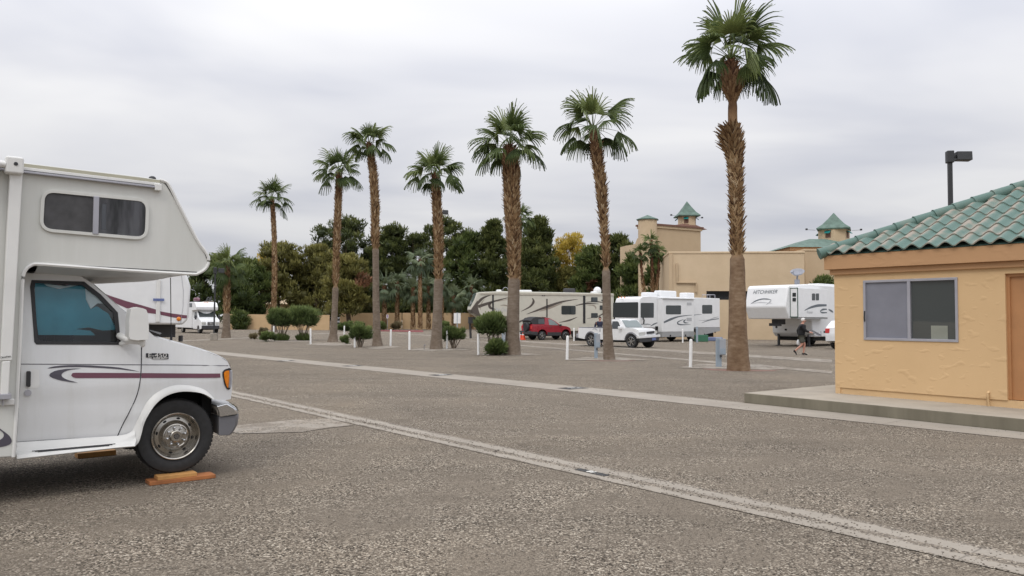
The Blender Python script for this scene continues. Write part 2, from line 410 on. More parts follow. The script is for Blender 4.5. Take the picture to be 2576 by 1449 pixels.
# ---------------------------------------------------------------- ground
m = MB(); xs = [-1500, -300, -80, -20, 20, 80, 300, 1500]
for i in range(7):
    for j in range(7): m.add([(xs[i], xs[j], 0), (xs[i + 1], xs[j], 0), (xs[i + 1], xs[j + 1], 0), (xs[i], xs[j + 1], 0)], [(0, 1, 2, 3)])
tag(m.build('ground', 'gravel'), kind='structure')
UA = -37.9; U = Vector((math.sin(R_(UA)), math.cos(R_(UA)), 0)); V = Vector((-U.y * -1, -U.x, 0)); V = Vector((U.y, -U.x, 0))
GA = 142.1                          # the site's own axis: x runs towards the camera's right, y away
def strip(name, p_far_left, p_near_right, width_pts, mat, ext0=60, ext1=14, z=0.006, th=0.0):
    a = ground(*p_far_left); b = ground(*p_near_right); d = (b - a).normalized(); n = Vector((-d.y, d.x, 0))
    o = bpy.data.objects.new(name, None)
    ang = math.atan2(d.y, d.x); wv = [(ground(*q) - a).dot(n) for q in width_pts]; wd = abs(sum(wv) / len(wv)); sg = 1 if wv[0] > 0 else -1
    o = MB(); Lm = (b - a).length; nx = 60
    x0, x1 = -ext0, Lm + ext1
    for i in range(nx):
        xa = x0 + (x1 - x0) * i / nx; xb = x0 + (x1 - x0) * (i + 1) / nx
        o.add([(xa, 0, 0), (xb, 0, 0), (xb, wd, 0), (xa, wd, 0)], [(0, 1, 2, 3)])
    ob = o.build(name, mat, fix=False)
    base = a if sg > 0 else a - n * wd
    ob.location = (base.x, base.y, z); ob.rotation_euler = (0, 0, ang)
    return tag(ob, kind='structure'), wd, a, d
# far gutter with the site numbers
def wof(p, q, r):
    a = ground(*p); b = ground(*q); d = (b - a).normalized(); n = Vector((-d.y, d.x, 0)); return abs((ground(*r) - a).dot(n))
W1 = wof((1373.6, 979.4), (1565, 996.9), (1565, 982.8)); W2 = wof((1405.6, 1181), (1661, 1238), (1661, 1205.6))
print('gutter widths', W1, W2)
gutter_mat('gutter_far', W1, 0, 0.035); gutter_mat('gutter_near', W2, W2 * 0.47, 0.07)
FG, _, fa, fd = strip('concrete_gutter', (600, 897.5), (2576, 1106), [(1565, 982.8)], MAT['gutter_far'], 70, 14)
NG, _, na, nd = strip('concrete_gutter', (583, 998), (2576, 1449), [(1661, 1205.6)], MAT['gutter_near'], 70, 10)
def pad(name, pts, z=0.012, mat='concrete', h=0.0, closed=True):
    P = [ground(*p) for p in pts]; c = sum(P, Vector()) / len(P)
    m = MB(); m.prism([(p.x - c.x, p.y - c.y) for p in P], 0, h) if h else m.add([(p.x - c.x, p.y - c.y, 0) for p in P], [tuple(range(len(P)))])
    o = m.build(name, mat); o.location = (c.x, c.y, z)
    if not h and o.data.polygons[0].normal.z < 0: o.data.flip_normals()
    return o
gutter_mat('gutter_pad', 40, 0, 0.04)
g = G('pad_mat'); vec = g.co(); geo = g.n('ShaderNodeNewGeometry').outputs['Position']; conc = concrete_core(g, vec); grv, hg = gravel_color(g, geo)
mk = g.ramp(g.noise(1.6, 5, 0.75, vec, 0.5), [(0.44, 1.0), (0.52, 0.0)]); g.col(g.mix(mk, grv, conc)); g.b.inputs['Roughness'].default_value = 0.9
tag(pad('concrete_pad', [(570, 1085), (600, 1070), (745, 1057), (828, 1054), (890, 1071), (828, 1077), (760, 1088), (600, 1092)], 0.008, 'pad_mat'), kind='structure')
# lighter concrete crossing the far lanes
for k, (a, b, dy) in enumerate([((1000, 838), (2093, 905), 5.5), ((1180, 857), (2093, 934), 3.0)]):
    pts = [a, b, (b[0], b[1] + dy * (b[1] - 800) / 100 + 2), (a[0], a[1] + 1.6)]
    tag(pad('concrete_strip', pts, 0.007, 'pad_mat'), kind='structure')
tag(pad('concrete_strip', [(430, 857.5), (632, 848.5), (632, 850.8), (430, 860.5)], 0.007, 'pad_mat'), kind='structure')
tag(pad('concrete_strip', [(788, 838.6), (905, 835.5), (905, 838), (788, 841)], 0.007, 'pad_mat'), kind='structure')
plain('red_paint', (0.22, 0.05, 0.055), 0.7)
tag(pad('red_kerb', [(957, 831.2), (1065, 832.0), (1065, 835.6), (957, 833.4)], 0.0, 'red_paint', 0.05), 'low kerb painted red along the far side of the lane', 'kerb')
# soil rings under palms
plain('red_soil', (0.22, 0.13, 0.10), 0.95, var=0.2, vs_=8, bump=0.4, bs=60)
def soil(cx, cy, r, seed):
    rr = random.Random(seed); c = ground(cx, cy); m = MB(); n = 30
    pts = [(r * (1 + rr.uniform(-.12, .12)) * math.cos(2 * math.pi * i / n), r * 0.8 * (1 + rr.uniform(-.12, .12)) * math.sin(2 * math.pi * i / n), 0) for i in range(n)]
    m.add(pts, [tuple(range(n))]); o = m.build('soil_patch', 'red_soil', fix=False); o.location = (c.x, c.y, 0.0035); tag(o, kind='structure')
soil(1860, 929, 1.25, 1); soil(1532, 906, 1.0, 2)
# number plates painted on the gutter
plain('sign_black', (0.035, 0.035, 0.035), 0.8); plain('sign_white', (0.62, 0.61, 0.57), 0.7)
def number_mark(px, py, s, ang, wx=0.75, wy=0.55, fs=0.5):
    c = ground(px, py); r = empty('painted_number', (c.x, c.y, 0.010), R_(ang))
    MB().add([(-wx / 2, -wy / 2, 0), (wx / 2, -wy / 2, 0), (wx / 2, wy / 2, 0), (-wx / 2, wy / 2, 0)], [(0, 1, 2, 3)]).build('black_panel', 'sign_black', r, fix=False)
    text_obj('numerals', s, fs, 'sign_white', r, Matrix.Translation((0, 0, 0.004)), 0.95, 0, 0.006)
    return r
for (px, py, s, lb) in ((1441.6, 977.2, '17', 'white 17 on a black panel on the gutter, nearest of the row'), (1109.5, 943.8, '18', 'white 18 on a black panel on the gutter, next beyond the 17'),
                        (886.5, 920.9, '19', 'white 19 on a black panel on the gutter, third along from the camera'), (719, 908.2, '20', 'small far white 20 on a black panel on the gutter')):
    tag(number_mark(px, py, s, -52.1, 0.44, W1 * 0.60, 0.34), lb, 'painted number', 'site numbers painted along the gutter')
tag(number_mark(1489, 1190, '18', 127.9, 0.45, 0.10, .11), 'faded black panel with white figures on the near kerb strip', 'painted number')
# ---------------------------------------------------------------- pavement slab + office hut
KF = Frame((6.35, 15.26), GA)
kc = ground(1871.6, 988, 0.2)
sx0 = (kc - KF.o).dot(KF.x); sy0 = (kc - KF.o).dot(KF.y)
# the corner by the picture, the rest as a real slab
sl_root = MB(); sl_root.box(sx0, 12, sy0, 9.0, 0.0, 0.2)
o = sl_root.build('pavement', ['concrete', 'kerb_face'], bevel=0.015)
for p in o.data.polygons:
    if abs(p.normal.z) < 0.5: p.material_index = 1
m4 = empty_f('tmp', KF); o.matrix_world = m4.matrix_basis.copy(); bpy.data.objects.remove(m4); tag(o, kind='structure')
hut = empty_f('office_hut', KF, 'ochre stucco office hut with green tile roof and a sliding window', 'hut')
HW, HL = 5.2, 9.0
m = MB(); m.box(0, 9.0, 0, HW, 0.2, 2.56)
# door opening on the front: cut by building the front from pieces
dx0 = KF.side(2530, 800)[0]; dz1 = KF.side(2540, 688)[1]
wl = [KF.side(2172, 706), KF.side(2408, 697), KF.side(2413, 860), KF.side(2172, 856)]
wx0, wx1 = wl[0][0], (wl[1][0] + wl[2][0]) / 2; wz0, wz1 = (wl[2][1] + wl[3][1]) / 2, (wl[0][1] + wl[1][1]) / 2
m = MB(); t = 0.2; EPS = 0.0
holes = [[(wx0, wz0), (wx1, wz0), (wx1, wz1), (wx0, wz1)]]
out = [(0, 0.32), (dx0, 0.32), (dx0, dz1), (dx0 + 1.0, dz1), (dx0 + 1.0, 0.32), (9.0, 0.32), (9.0, 2.56), (0, 2.56)]
panel('wall', out, 'stucco_ochre', hut, y=0.0, th=0.14, holes=holes)
m = MB(); m.box(0, 0.1, 0.003, HW, 0.2, 2.56); m.box(8.9, 9.0, 0.003, HW, 0.2, 2.56); m.box(0.1, 8.9, HW - .1, HW, 0.2, 2.56); m.box(0.1, 8.9, 0.3, HW - .1, 2.5, 2.54)
m.build('wall', 'stucco_ochre', hut)
m = MB(); m.box(0.0, 9.0, 0.025, 0.15, 0.195, 0.32); m.build('plinth', 'stucco_ochre', hut)
m = MB(); m.box(0.1, 8.9, 0.45, 0.5, 0.2, 2.5); m.build('inner_wall', 'opening_dark', hut)
# window
wr = MB(); fr = 0.045
for a in ((wx0, wx1, wz1 - fr, wz1), (wx0, wx1, wz0, wz0 + fr), (wx0, wx0 + fr, wz0 + fr, wz1 - fr), (wx1 - fr, wx1, wz0 + fr, wz1 - fr), ((wx0 + wx1) / 2 - .02, (wx0 + wx1) / 2 + .035, wz0 + fr, wz1 - fr)):
    wr.box(a[0], a[1], -0.02, 0.06, a[2], a[3])
wn = wr.build('window', 'alu', hut, bevel=0.004)
xm = (wx0 + wx1) / 2
m = MB(); m.box(wx0 + fr, xm - .02, 0.015, 0.02, wz0 + fr, wz1 - fr); m.build('screen_pane', 'screen_grey', wn)
m = MB(); m.box(xm + .035, wx1 - fr, 0.03, 0.036, wz0 + fr, wz1 - fr); m.build('glass_pane', 'window_reflect', wn)
a = KF.side(2341, 858)[0]; b = KF.side(2383, 858)[0]
m = MB(); m.box(a, b, 0.024, 0.027, wz0 + fr, wz0 + fr + 0.24); m.build('notice_sheet', 'paper', wn)
m = MB(); m.tube([(wx0 + .03, -0.03, wz0 + .35), (wx0 + .03, -0.045, wz0 + .42), (wx0 + .03, -0.03, wz0 + .55)], .012, 6); m.build('latch', 'dark_metal', wn)
# door
m = MB(); m.box(dx0 + .05, dx0 + 1.0, 0.09, 0.13, 0.33, dz1 - .05); dr = m.build('door', 'door_paint', hut)
m = MB(); m.box(dx0 - .0, dx0 + .05, 0.05, 0.135, 0.33, dz1 - .05); m.box(dx0, dx0 + 1, 0.05, 0.135, dz1 - .05, dz1); m.build('door_frame', 'door_paint', hut)
m = MB(); m.tube([(dx0 - .28, -0.02, 0.2), (dx0 - .28, -0.02, 0.42), (dx0 - .28, 0.01, 0.44)], .022, 8); m.build('pipe_stub', 'stucco_ochre', hut, 40)
# cornice
FZ = [2.52, 2.62, 2.90]
m = MB(); m.box(-.06, 9.06, -.06, HW + .06, FZ[0], FZ[1]); m.build('trim_band', 'stucco_trim', hut, bevel=0.006)
m = MB(); m.box(-.135, 9.135, -.135, HW + .135, FZ[1] + .002, FZ[2]); m.build('fascia', 'stucco_trim', hut, bevel=0.006)
# tiled hip roof
SL = 0.475; E0 = -.20; EZ = 2.905; TW = 0.285; CRS = 0.38
def tiles(front=True):
    vs_, fs, tone = [], [], []
    rr = random.Random(5); x0 = E0; x1 = HL - E0; half = (HW - 2 * E0) / 2; nrow = int(half / (CRS * .905)) + 1; NS = 8
    prof = [(q / NS, 0.080 * (0.5 + 0.5 * math.cos(2 * math.pi * (q / NS - 0.30))) ** 0.85) for q in range(NS + 1)]
    for k in range(nrow):
        r0 = k * CRS * .905; r1 = r0 + CRS * .905 + .05
        for j in range(int((x1 - x0) / TW) + 1):
            xa = x0 + j * TW; xc = xa + TW / 2
            if xc < x0 + r0 + 0.10 or xc > x1 - r0 - .1: continue
            jt = rr.uniform(-.006, .006); b = rr.uniform(-.25, .25); base = len(vs_)
            for (rrow, lift) in ((r0 + jt, .030), ((r0 + r1) / 2, .015), (r1, 0.0)):
                for q, h in prof:
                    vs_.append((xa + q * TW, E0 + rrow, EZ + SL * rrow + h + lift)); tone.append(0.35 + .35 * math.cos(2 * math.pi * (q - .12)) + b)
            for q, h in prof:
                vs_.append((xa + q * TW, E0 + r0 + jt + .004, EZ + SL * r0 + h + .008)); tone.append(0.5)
            n = NS + 1
            for a in range(2):
                for q in range(NS): fs.append((base + a * n + q, base + a * n + q + 1, base + (a + 1) * n + q + 1, base + (a + 1) * n + q))
            for q in range(NS): fs.append((base + 3 * n + q, base + 3 * n + q + 1, base + q + 1, base + q))
    me = bpy.data.meshes.new('tile_field'); me.from_pydata(vs_, [], fs)
    at_ = me.attributes.new('tone', 'FLOAT', 'POINT'); at_.data.foreach_set('value', tone)
    return me
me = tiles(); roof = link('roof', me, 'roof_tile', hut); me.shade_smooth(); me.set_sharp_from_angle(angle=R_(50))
half = (HW - 2 * E0) / 2; RZ = EZ + SL * half
def deck():
    m = MB(); x0, x1, y0, y1 = E0, HL - E0, E0, HW - E0; ym = (y0 + y1) / 2
    P = [(x0 + .05, y0 + .05, EZ - .0), (x1 - .05, y0 + .05, EZ), (x1 - .05, y1, EZ), (x0 + .05, y1, EZ), (x0 + half, ym, RZ - .02), (x1 - half, ym, RZ - .02)]
    m.add(P, [(0, 1, 5, 4), (1, 2, 5), (2, 3, 4, 5), (3, 0, 4), (3, 2, 1, 0)]); return m
deck().build('roof_deck', 'roof_tile', hut)
m = MB(); A = Vector((E0 - .0, E0 - .0, EZ + .03)); B = Vector((E0 + half, E0 + half, RZ + .06)); n = 11; dv = (B - A) / n
for i in range(n):
    p = A + dv * i; q = A + dv * (i + 1.12); m.tube([p, p + (q - p) * .1, q], [.118, .108, .092], 12)
A = Vector((E0 + half, E0 + half, RZ + .06)); B = Vector((HL - E0 - half, E0 + half, RZ + .06)); n = 9; dv = (B - A) / n
for i in range(n): p = A + dv * i; q = A + dv * (i + 1.12); m.tube([p, q], [.108, .092], 12)
A = Vector((HL - E0, E0, EZ + .03)); B = Vector((HL - E0 - half, E0 + half, RZ + .06)); n = 9; dv = (B - A) / n
for i in range(n): p = A + dv * i; q = A + dv * (i + 1.12); m.tube([p, q], [.108, .092], 12)
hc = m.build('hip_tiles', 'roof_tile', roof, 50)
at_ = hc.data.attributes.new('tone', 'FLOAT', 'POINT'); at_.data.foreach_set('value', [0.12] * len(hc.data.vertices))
# ---------------------------------------------------------------- far building
blk = Frame((at(1683, 800, 64.5).x, 64.5), 96)
hall = empty_f('resort_hall', blk, 'long low tan stucco hall with a flat parapet and dark sheet for the shaded recess', 'building')
x1 = blk.side(2024, 700)[0]; zt = blk.side(1850, 632.5)[1]
a = blk.side(1777, 732); b = blk.side(2100, 755)
m = MB(); out = [(0, 0), (x1, 0), (x1, zt - .18), (0, zt - .18)]
panel('wall', out, 'stucco_pale', hall, 0, 0.3, holes=[[(a[0], b[1]), (x1 - .3, b[1]), (x1 - .3, a[1]), (a[0], a[1])]])
m = MB(); m.box(0, .3, .305, 10, 0, zt - .18); m.box(0.3, x1 - .3, 9.7, 10, 0, zt - .18); m.box(x1 - .3, x1, .305, 10, 0, zt - .18); m.box(.3, x1 - .3, .305, 9.7, zt - .6, zt - .5); m.build('wall', 'stucco_pale', hall)
m = MB(); m.box(-.06, x1 + .06, -.06, 10.06, zt - .178, zt); m.build('parapet', 'stucco_pale', hall, bevel=.04)
m = MB(); m.box(a[0] - .1, x1 - .2, 0.6, 0.7, b[1] - .1, a[1] + .1); m.build('window', 'opening_dark', hall)  # dark sheet: shade of the recess under the overhang put into its colour
m = MB(); q = blk.side(1703, 663); q2 = blk.side(1703, 711); q3 = blk.side(1751, 711); q4 = blk.side(1751, 735)
m.tube([(q[0], -.12, q[1]), (q2[0], -.12, q2[1]), (q3[0], -.12, q3[1]), (q4[0], -.12, q4[1])], .10, 6); m.build('conduit', 'stucco_pale_shade', hall)
m = MB(); m.box(0.0, .3, -.14, -.002, 0, zt - .2); m.build('chamfer_strip', 'stucco_pale_shade', hall, bevel=.03)  # strip stands in for the chamfered corner, its shade put into the colour
b2_ = Frame((at(2026, 800, 66).x, 66), 90); wing = empty_f('resort_wing', b2_, 'tan stucco wing set back right of the low hall', 'building')
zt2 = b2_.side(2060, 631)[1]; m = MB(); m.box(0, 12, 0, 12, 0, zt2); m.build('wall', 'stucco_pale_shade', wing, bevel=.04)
m = MB(); m.box(-.05, 12.05, -.05, 12.05, zt2 + .002, zt2 + .16); m.build('parapet', 'stucco_pale', wing)
def hat(m, cx, cy, z0, z1, r, rot, nside=4, flare=True):
    M = Matrix.Translation((cx, cy, 0)) @ Matrix.Rotation(R_(rot), 4, 'Z')
    h = z1 - z0; prof = [(r * .98, z0 - .12), (r, z0), (r * .66, z0 + h * .25), (r * .34, z0 + h * .6), (0.02, z1)] if flare else [(r * .98, z0 - .1), (r, z0), (.02, z1)]
    m.lathe(prof, nside, M)
# tall block, left
tb = Frame((at(1632, 700, 95).x, 95), 62); tall = empty_f('resort_tower', tb, 'tall tan block with brown cornice and green peaked turret, left of the pair', 'building')
xr = tb.side(1763, 700)[0]; z0 = tb.side(1632, 572)[1]
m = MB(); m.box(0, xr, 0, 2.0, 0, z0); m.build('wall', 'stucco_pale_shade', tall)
m = MB(); m.box(-.15, xr + .15, -.15, 2.15, z0 + .003, z0 + .3); m.build('cornice', 'stucco_pale', tall)
m = MB(); m.box(-.28, xr + .28, -.28, 2.28, z0 + .303, z0 + .52); m.build('cornice', 'brown_trim', tall)
a = tb.side(1617, 700)[0]; b = tb.side(1655, 700)[0]; zc_ = tb.side(1636, 552)[1]; ct = tb.side(1636, 539.5)[1]
m = MB(); M = Matrix.Translation(((a + b) / 2, .55, 0)); m.lathe([((b - a) / 2, 0), ((b - a) / 2, zc_)], 16, M); m.build('corner_turret', 'stucco_pale', tall, 40)
m = MB(); hat(m, (a + b) / 2, .55, zc_ + .05, ct, (b - a) / 2 * 1.22, 22, 8, False); m.build('turret_cap', 'roof_green_flat', tall)
# scrolled parapet stepping down on the left
pl = [tb.front(*q) for q in ((1612, 600), (1609, 597), (1603, 600), (1600, 607), (1598, 613), (1590, 616), (1575, 618), (1560, 622), (1560, 818), (1612, 818))]
m = MB(); m.prism([(p[0], p[1]) for p in pl], 0, .5, Matrix(((0, 0, 1, 0), (1, 0, 0, 0), (0, 1, 0, 0), (0, 0, 0, 1)))); m.build('scroll_parapet', 'stucco_pale', tall)
def turret(parent, fr, cx, cy, px, eave, apex, dr_, dtop, dbot, name):
    xa, ze = fr.side(px, eave, cy); za = fr.side(px, apex, cy)[1]; zt_ = fr.side(px, dtop, cy)[1]; zb = fr.side(px, dbot, cy)[1]
    dep = (fr.o + fr.x * xa + fr.y * cy).y; rw = (dr_[1] - dr_[0]) / 2 * dep / F; hw = (dr_[3] - dr_[2]) / 2 * dep / F; _ = abs(fr.side(dr_[1], eave, cy)[0] - fr.side(dr_[0], eave, cy)[0]) / 2; _ = abs(fr.side(dr_[3], eave, cy)[0] - fr.side(dr_[2], eave, cy)[0]) / 2
    M = Matrix.Translation((xa, cy, 0)) @ Matrix.Rotation(R_(22), 4, 'Z')
    m = MB(); m.lathe([(rw, zb - 1.5), (rw, ze - .05)], 8, M); d = m.build('turret_drum', 'stucco_pale', parent)
    for q in range(0, 8, 2):
        A2 = Matrix.Translation((xa, cy, 0)) @ Matrix.Rotation(R_(45 * q + 45), 4, 'Z')
        m = MB(); m.box(rw * .9, rw * .935, -.28, .28, zb + .1, zt_ - .2, A2); m.build('window', 'brown_trim', d)
        m = MB(); m.add([(rw * .93, -.3, zt_ - .1), (rw * .93, .3, zt_ - .1), (rw * .93 + .4, .3, zt_ - .4), (rw * .93 + .4, -.3, zt_ - .4), (rw * .93, -.3, zt_ - .16), (rw * .93, .3, zt_ - .16), (rw * .93 + .4, .3, zt_ - .46), (rw * .93 + .4, -.3, zt_ - .46)],
              [(0, 1, 2, 3), (7, 6, 5, 4), (0, 3, 7, 4), (1, 5, 6, 2), (2, 6, 7, 3)], A2)
        m.build('awning', 'teal_awning', d)
    m = MB(); hat(m, xa, cy, ze, za, hw * 1.08, 20, 4); m.build('turret_roof', 'roof_green_flat', parent)
    for sgn in (-1, 1):
        m = MB(); xx = xa + sgn * (hw + .75); m.tube([(xa + sgn * hw * .9, cy, ze - .1), (xx, cy, ze - .05)], (.018), 4); m.box(xx - .09, xx + .09, cy - .1, cy + .1, ze - .1, ze + .08)
        m.build('floodlight', 'dark_metal', parent)
turret(tall, tb, 0, 3.5, 1728, 544, 506.7, (1704.5, 1751, 1692, 1764), 546, 566, 'a')
m = MB(); xa = tb.side(1728, 560, 3.0)[0]; m.lathe([(3.0, z0 + .52), (1.5, z0 + 1.2)], 4, Matrix.Translation((xa, 3.6, 0)) @ Matrix.Rotation(R_(45), 4, 'Z')); m.build('turret_skirt', 'brown_trim', tall)
# right tower with hip roof
tr = Frame((at(1992, 700, 80).x, 80), 90); rt = empty_f('resort_tower', tr, 'tan tower with low green hip roof and green peaked turret, right of the pair', 'building')
xr = tr.side(2180, 700)[0]; zf = tr.side(2000, 631)[1]; ze = tr.side(2000, 622)[1]; za = tr.side(2067, 601.5, 3)[1]
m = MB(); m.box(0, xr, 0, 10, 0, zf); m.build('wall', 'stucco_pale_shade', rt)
m = MB(); m.box(-.2, xr + .2, -.2, 10.2, zf + .003, ze); m.build('fascia', 'stucco_trim', rt)
m = MB(); m.add([(-.45, -.45, ze + .003), (xr + .45, -.45, ze + .003), (xr + .45, 10.45, ze + .003), (-.45, 10.45, ze + .003), (3.0, 3, za), (xr - 3, 3, za), (xr - 3, 7, za), (3.0, 7, za)],
             [(0, 1, 5, 4), (1, 2, 6, 5), (2, 3, 7, 6), (3, 0, 4, 7), (4, 5, 6, 7), (3, 2, 1, 0)]); m.build('roof', 'roof_green_flat', rt)
turret(rt, tr, 0, 4.5, 2097.5, 577, 535.5, (2061, 2135, 2046, 2149), 580, 603, 'b')
# ---------------------------------------------------------------- perimeter wall, house beyond
def wall_run(pts, label, th=0.2, mat='stucco_wall'):
    """pts: (px, base_y, top_y)"""
    m = MB(); P = [ground(p[0], p[1]) for p in pts]; Zt = [at(p[0], p[2], q.y).z for p, q in zip(pts, P)]; c = P[0].copy()
    for i in range(len(P) - 1):
        a, b = P[i] - c, P[i + 1] - c; d = (b - a).normalized(); n = Vector((-d.y, d.x, 0)) * th
        if n.y < 0: n = -n
        m.add([a, b, b + n, a + n, a + Vector((0, 0, Zt[i])), b + Vector((0, 0, Zt[i + 1])), b + n + Vector((0, 0, Zt[i + 1])), a + n + Vector((0, 0, Zt[i]))],
              [(0, 3, 2, 1), (4, 5, 6, 7), (0, 1, 5, 4), (1, 2, 6, 5), (2, 3, 7, 6), (3, 0, 4, 7)])
    o = m.build('boundary_wall', mat); o.location = c; return tag(o, label, 'wall')
wall_run([(560, 828.6, 790), (828, 830.5, 792.5)], 'tan boundary wall behind the big rounded shrubs')
wall_run([(856, 828.2, 787.5), (1010, 827.8, 787.0)], 'tan boundary wall behind the small leaning pine')
wall_run([(1012, 827.6, 787), (1300, 829.3, 787.5)], 'brownish tan boundary wall behind the group of fan palms')
hs = Frame((at(644, 800, 126).x, 126), 90); house = empty_f('house', hs, 'small tan house seen under the pines beyond the wall', 'house')
x1 = hs.side(742, 780)[0]; z1 = hs.side(700, 765)[1]; m = MB(); m.box(0, x1, 0, 8, 0, z1); m.build('wall', 'stucco_wall', house)
m = MB(); q = z1 + 1.0; m.add([(-.4, -.5, z1 + .003), (x1 + .4, -.5, z1 + .003), (x1 + .4, 8.5, z1 + .003), (-.4, 8.5, z1 + .003), (2.5, 4, q), (x1 - 2.5, 4, q)], [(0, 1, 5, 4), (1, 2, 5), (2, 3, 4, 5), (3, 0, 4), (3, 2, 1, 0)])
m.build('roof', 'stucco_pale', house)
a = hs.side(697, 774); b = hs.side(726, 790); m = MB(); m.box(a[0], b[0], -.05, -.004, b[1], a[1]); m.build('window', 'brown_trim', house)

# ridge of dry hills behind the camera, seen only as a reflection in the hut's glass
plain('hill_rock', (0.13, 0.115, 0.10), 0.95, var=0.2, vs_=.01)
m = MB(); rr = random.Random(4); vs_ = []; n = 60
for i in range(n + 1):
    a = R_(150 + 150 * i / n); h = 70 + 45 * math.sin(i * .33) + 30 * math.sin(i * .81 + 1) + rr.uniform(-6, 6); h = max(14, h)
    for r_, z in ((700, -1), (800, h * .55), (900, h), (1050, -1)): vs_.append((math.sin(a) * r_, math.cos(a) * r_, z))
m.add(vs_, [(4 * i + j, 4 * i + j + 1, 4 * i + j + 5, 4 * i + j + 4) for i in range(n) for j in range(3)]); tag(m.build('hills', 'hill_rock', None, 60), kind='structure')
# ---------------------------------------------------------------- foreground motorhome
g = G('rv_white'); vec = g.co()
dirt = g.ramp(g.noise(1.6, 6, 0.7, g.co('Object', (2.2, 1, 0.4))), [(0.30, (0.66, 0.665, 0.655)), (0.5, (0.725, 0.735, 0.74)), (0.7, (0.75, 0.76, 0.77))])
g.col(dirt); g.b.inputs['Roughness'].default_value = 0.38; g.b.inputs['Coat Weight'].default_value = 0.5; g.b.inputs['Coat Roughness'].default_value = 0.12
g = G('rv_side'); g.col(g.ramp(g.noise(1.3, 6, 0.7, g.co('Object', (2.5, 1, 0.35))), [(0.32, (0.585, 0.59, 0.555)), (0.6, (0.635, 0.64, 0.61)), (0.75, (0.66, 0.665, 0.635))])); g.b.inputs['Roughness'].default_value = 0.45
g.bump(g.noise(90, 2, 0.5, g.co()), 0.04, 0.004)
plain('rv_trim', (0.72, 0.72, 0.70), 0.4, var=0.05)
plain('rv_underside', (0.55, 0.56, 0.56), 0.35, var=0.05)
plain('rubber', (0.022, 0.022, 0.023), 0.75, var=0.2, vs_=20, bump=0.2, bs=90)
plain('black_plastic', (0.018, 0.018, 0.02), 0.5, var=0.1)
plain('under_black', (0.012, 0.012, 0.012), 0.9, var=0)
plain('chrome', (0.62, 0.63, 0.65), 0.14, 1.0, var=0)
plain('wheel_steel', (0.40, 0.38, 0.345), 0.24, 0.95, var=0.18, vs_=14)
plain('bumper_grey', (0.17, 0.17, 0.185), 0.5, 0.2)
plain('stripe_maroon', (0.155, 0.055, 0.085), 0.45, var=0.03)
plain('stripe_grey', (0.075, 0.068, 0.09), 0.45, var=0.03)
plain('amber', (0.75, 0.22, 0.01), 0.15, coat=0.6, var=0.15, vs_=25)
plain('lamp_clear', (0.52, 0.52, 0.50), 0.15, coat=0.6, var=0.1)
plain('seam', (0.03, 0.03, 0.035), 0.7, var=0)
plain('wood_red', (0.36, 0.135, 0.045), 0.7, var=0.25, vs_=6, bump=0.2, bs=30)
plain('wood_yellow', (0.50, 0.26, 0.085), 0.7, var=0.18, vs_=6, bump=0.2, bs=30)
plain('blue_cloth', (0.10, 0.36, 0.46), 0.8, var=0.12, vs_=4); plain('white_cloth', (0.75, 0.78, 0.80), 0.8)
plain('curtain_dark', (0.07, 0.07, 0.073), 0.9, var=0.2, vs_=10); g = G('curtain_grey'); g.col(g.ramp(g.noise(1.0, 3, 0.6, g.co('Object', (9, 1, 1.6))), [(0.34, (0.12, 0.115, 0.12)), (0.5, (0.46, 0.43, 0.46)), (0.62, (0.70, 0.67, 0.71))])); g.b.inputs['Roughness'].default_value = .9  # upright streaks paint the light and shade of the pleats
plain('seat_grey', (0.06, 0.06, 0.07), 0.9); plain('gold_trim', (0.46, 0.44, 0.34), 0.4, 0.4)
glass('glass_tint', (0.80, 0.86, 0.86)); glass('glass_dark', (0.55, 0.57, 0.58)); glass('glass_clear', (0.8, 0.86, 0.85))
Z1 = zoomer(0, 600, 950, 2573); Z2 = zoomer(0, 1050, 1000, 1610); ZW = zoomer(500, 1580, 1000, 2131)
ZD = zoomer(0, 1380, 300, 836); ZH = zoomer(800, 1350, 1000, 1380); ZB = zoomer(540, 1350, 700, 2576)
RH = 52.0
wc = at(446, 1103.5, 7.73); MF = Frame((wc.x, wc.y), RH)
rv = empty_f('motorhome', MF, 'white cab-over motorhome in the foreground with maroon stripe and front wheel on wooden boards', 'motorhome')
S = lambda Z, pts, y=0.0: [MF.side(*Z(*p), y) for p in pts]
YC = -0.20      # coach wall plane; the cab side is near 0
CW = 2.40
# --- coach body
cap = S(Z1, [(1500, 258), (1700, 292), (1760, 312), (1800, 350), (1880, 505), (2090, 915), (2190, 1062), (2222, 1130), (2218, 1190), (2180, 1250), (2110, 1290), (2020, 1298),
             (1400, 1262), (700, 1212), (400, 1192), (335, 1203), (285, 1237), (250, 1300), (238, 1400)], YC)
low = S(Z2, [(135, 260), (122, 560), (106, 870), (92, 1100), (84, 1206)], YC)
t0 = MF.side(*Z1(100, 92), YC); t1 = MF.side(*Z1(1500, 258), YC); sl = (t1[1] - t0[1]) / (t1[0] - t0[0]); X0 = -6.1
b0 = MF.side(*Z2(0, 1215), YC); b1 = low[-1]
roofL = (X0, t1[1] + sl * (X0 - t1[0])); botL = (X0, b1[1] + 0.026 * -(X0 - b1[0]) * 1.0)
rear_axle = -4.25
ol = [roofL] + cap + low + [(rear_axle + .55, botL[1] + (b1[1] - botL[1]) * .4), (rear_axle + .5, .75), (rear_axle + .35, .95), (rear_axle - .35, .98), (rear_axle - .52, .78), (rear_axle - .56, botL[1]), botL]
coach = shell('coach_body', ol, CW, 'rv_side', rv, y0=YC, ny=1, bevel=0.028, seg=3, smooth=30)
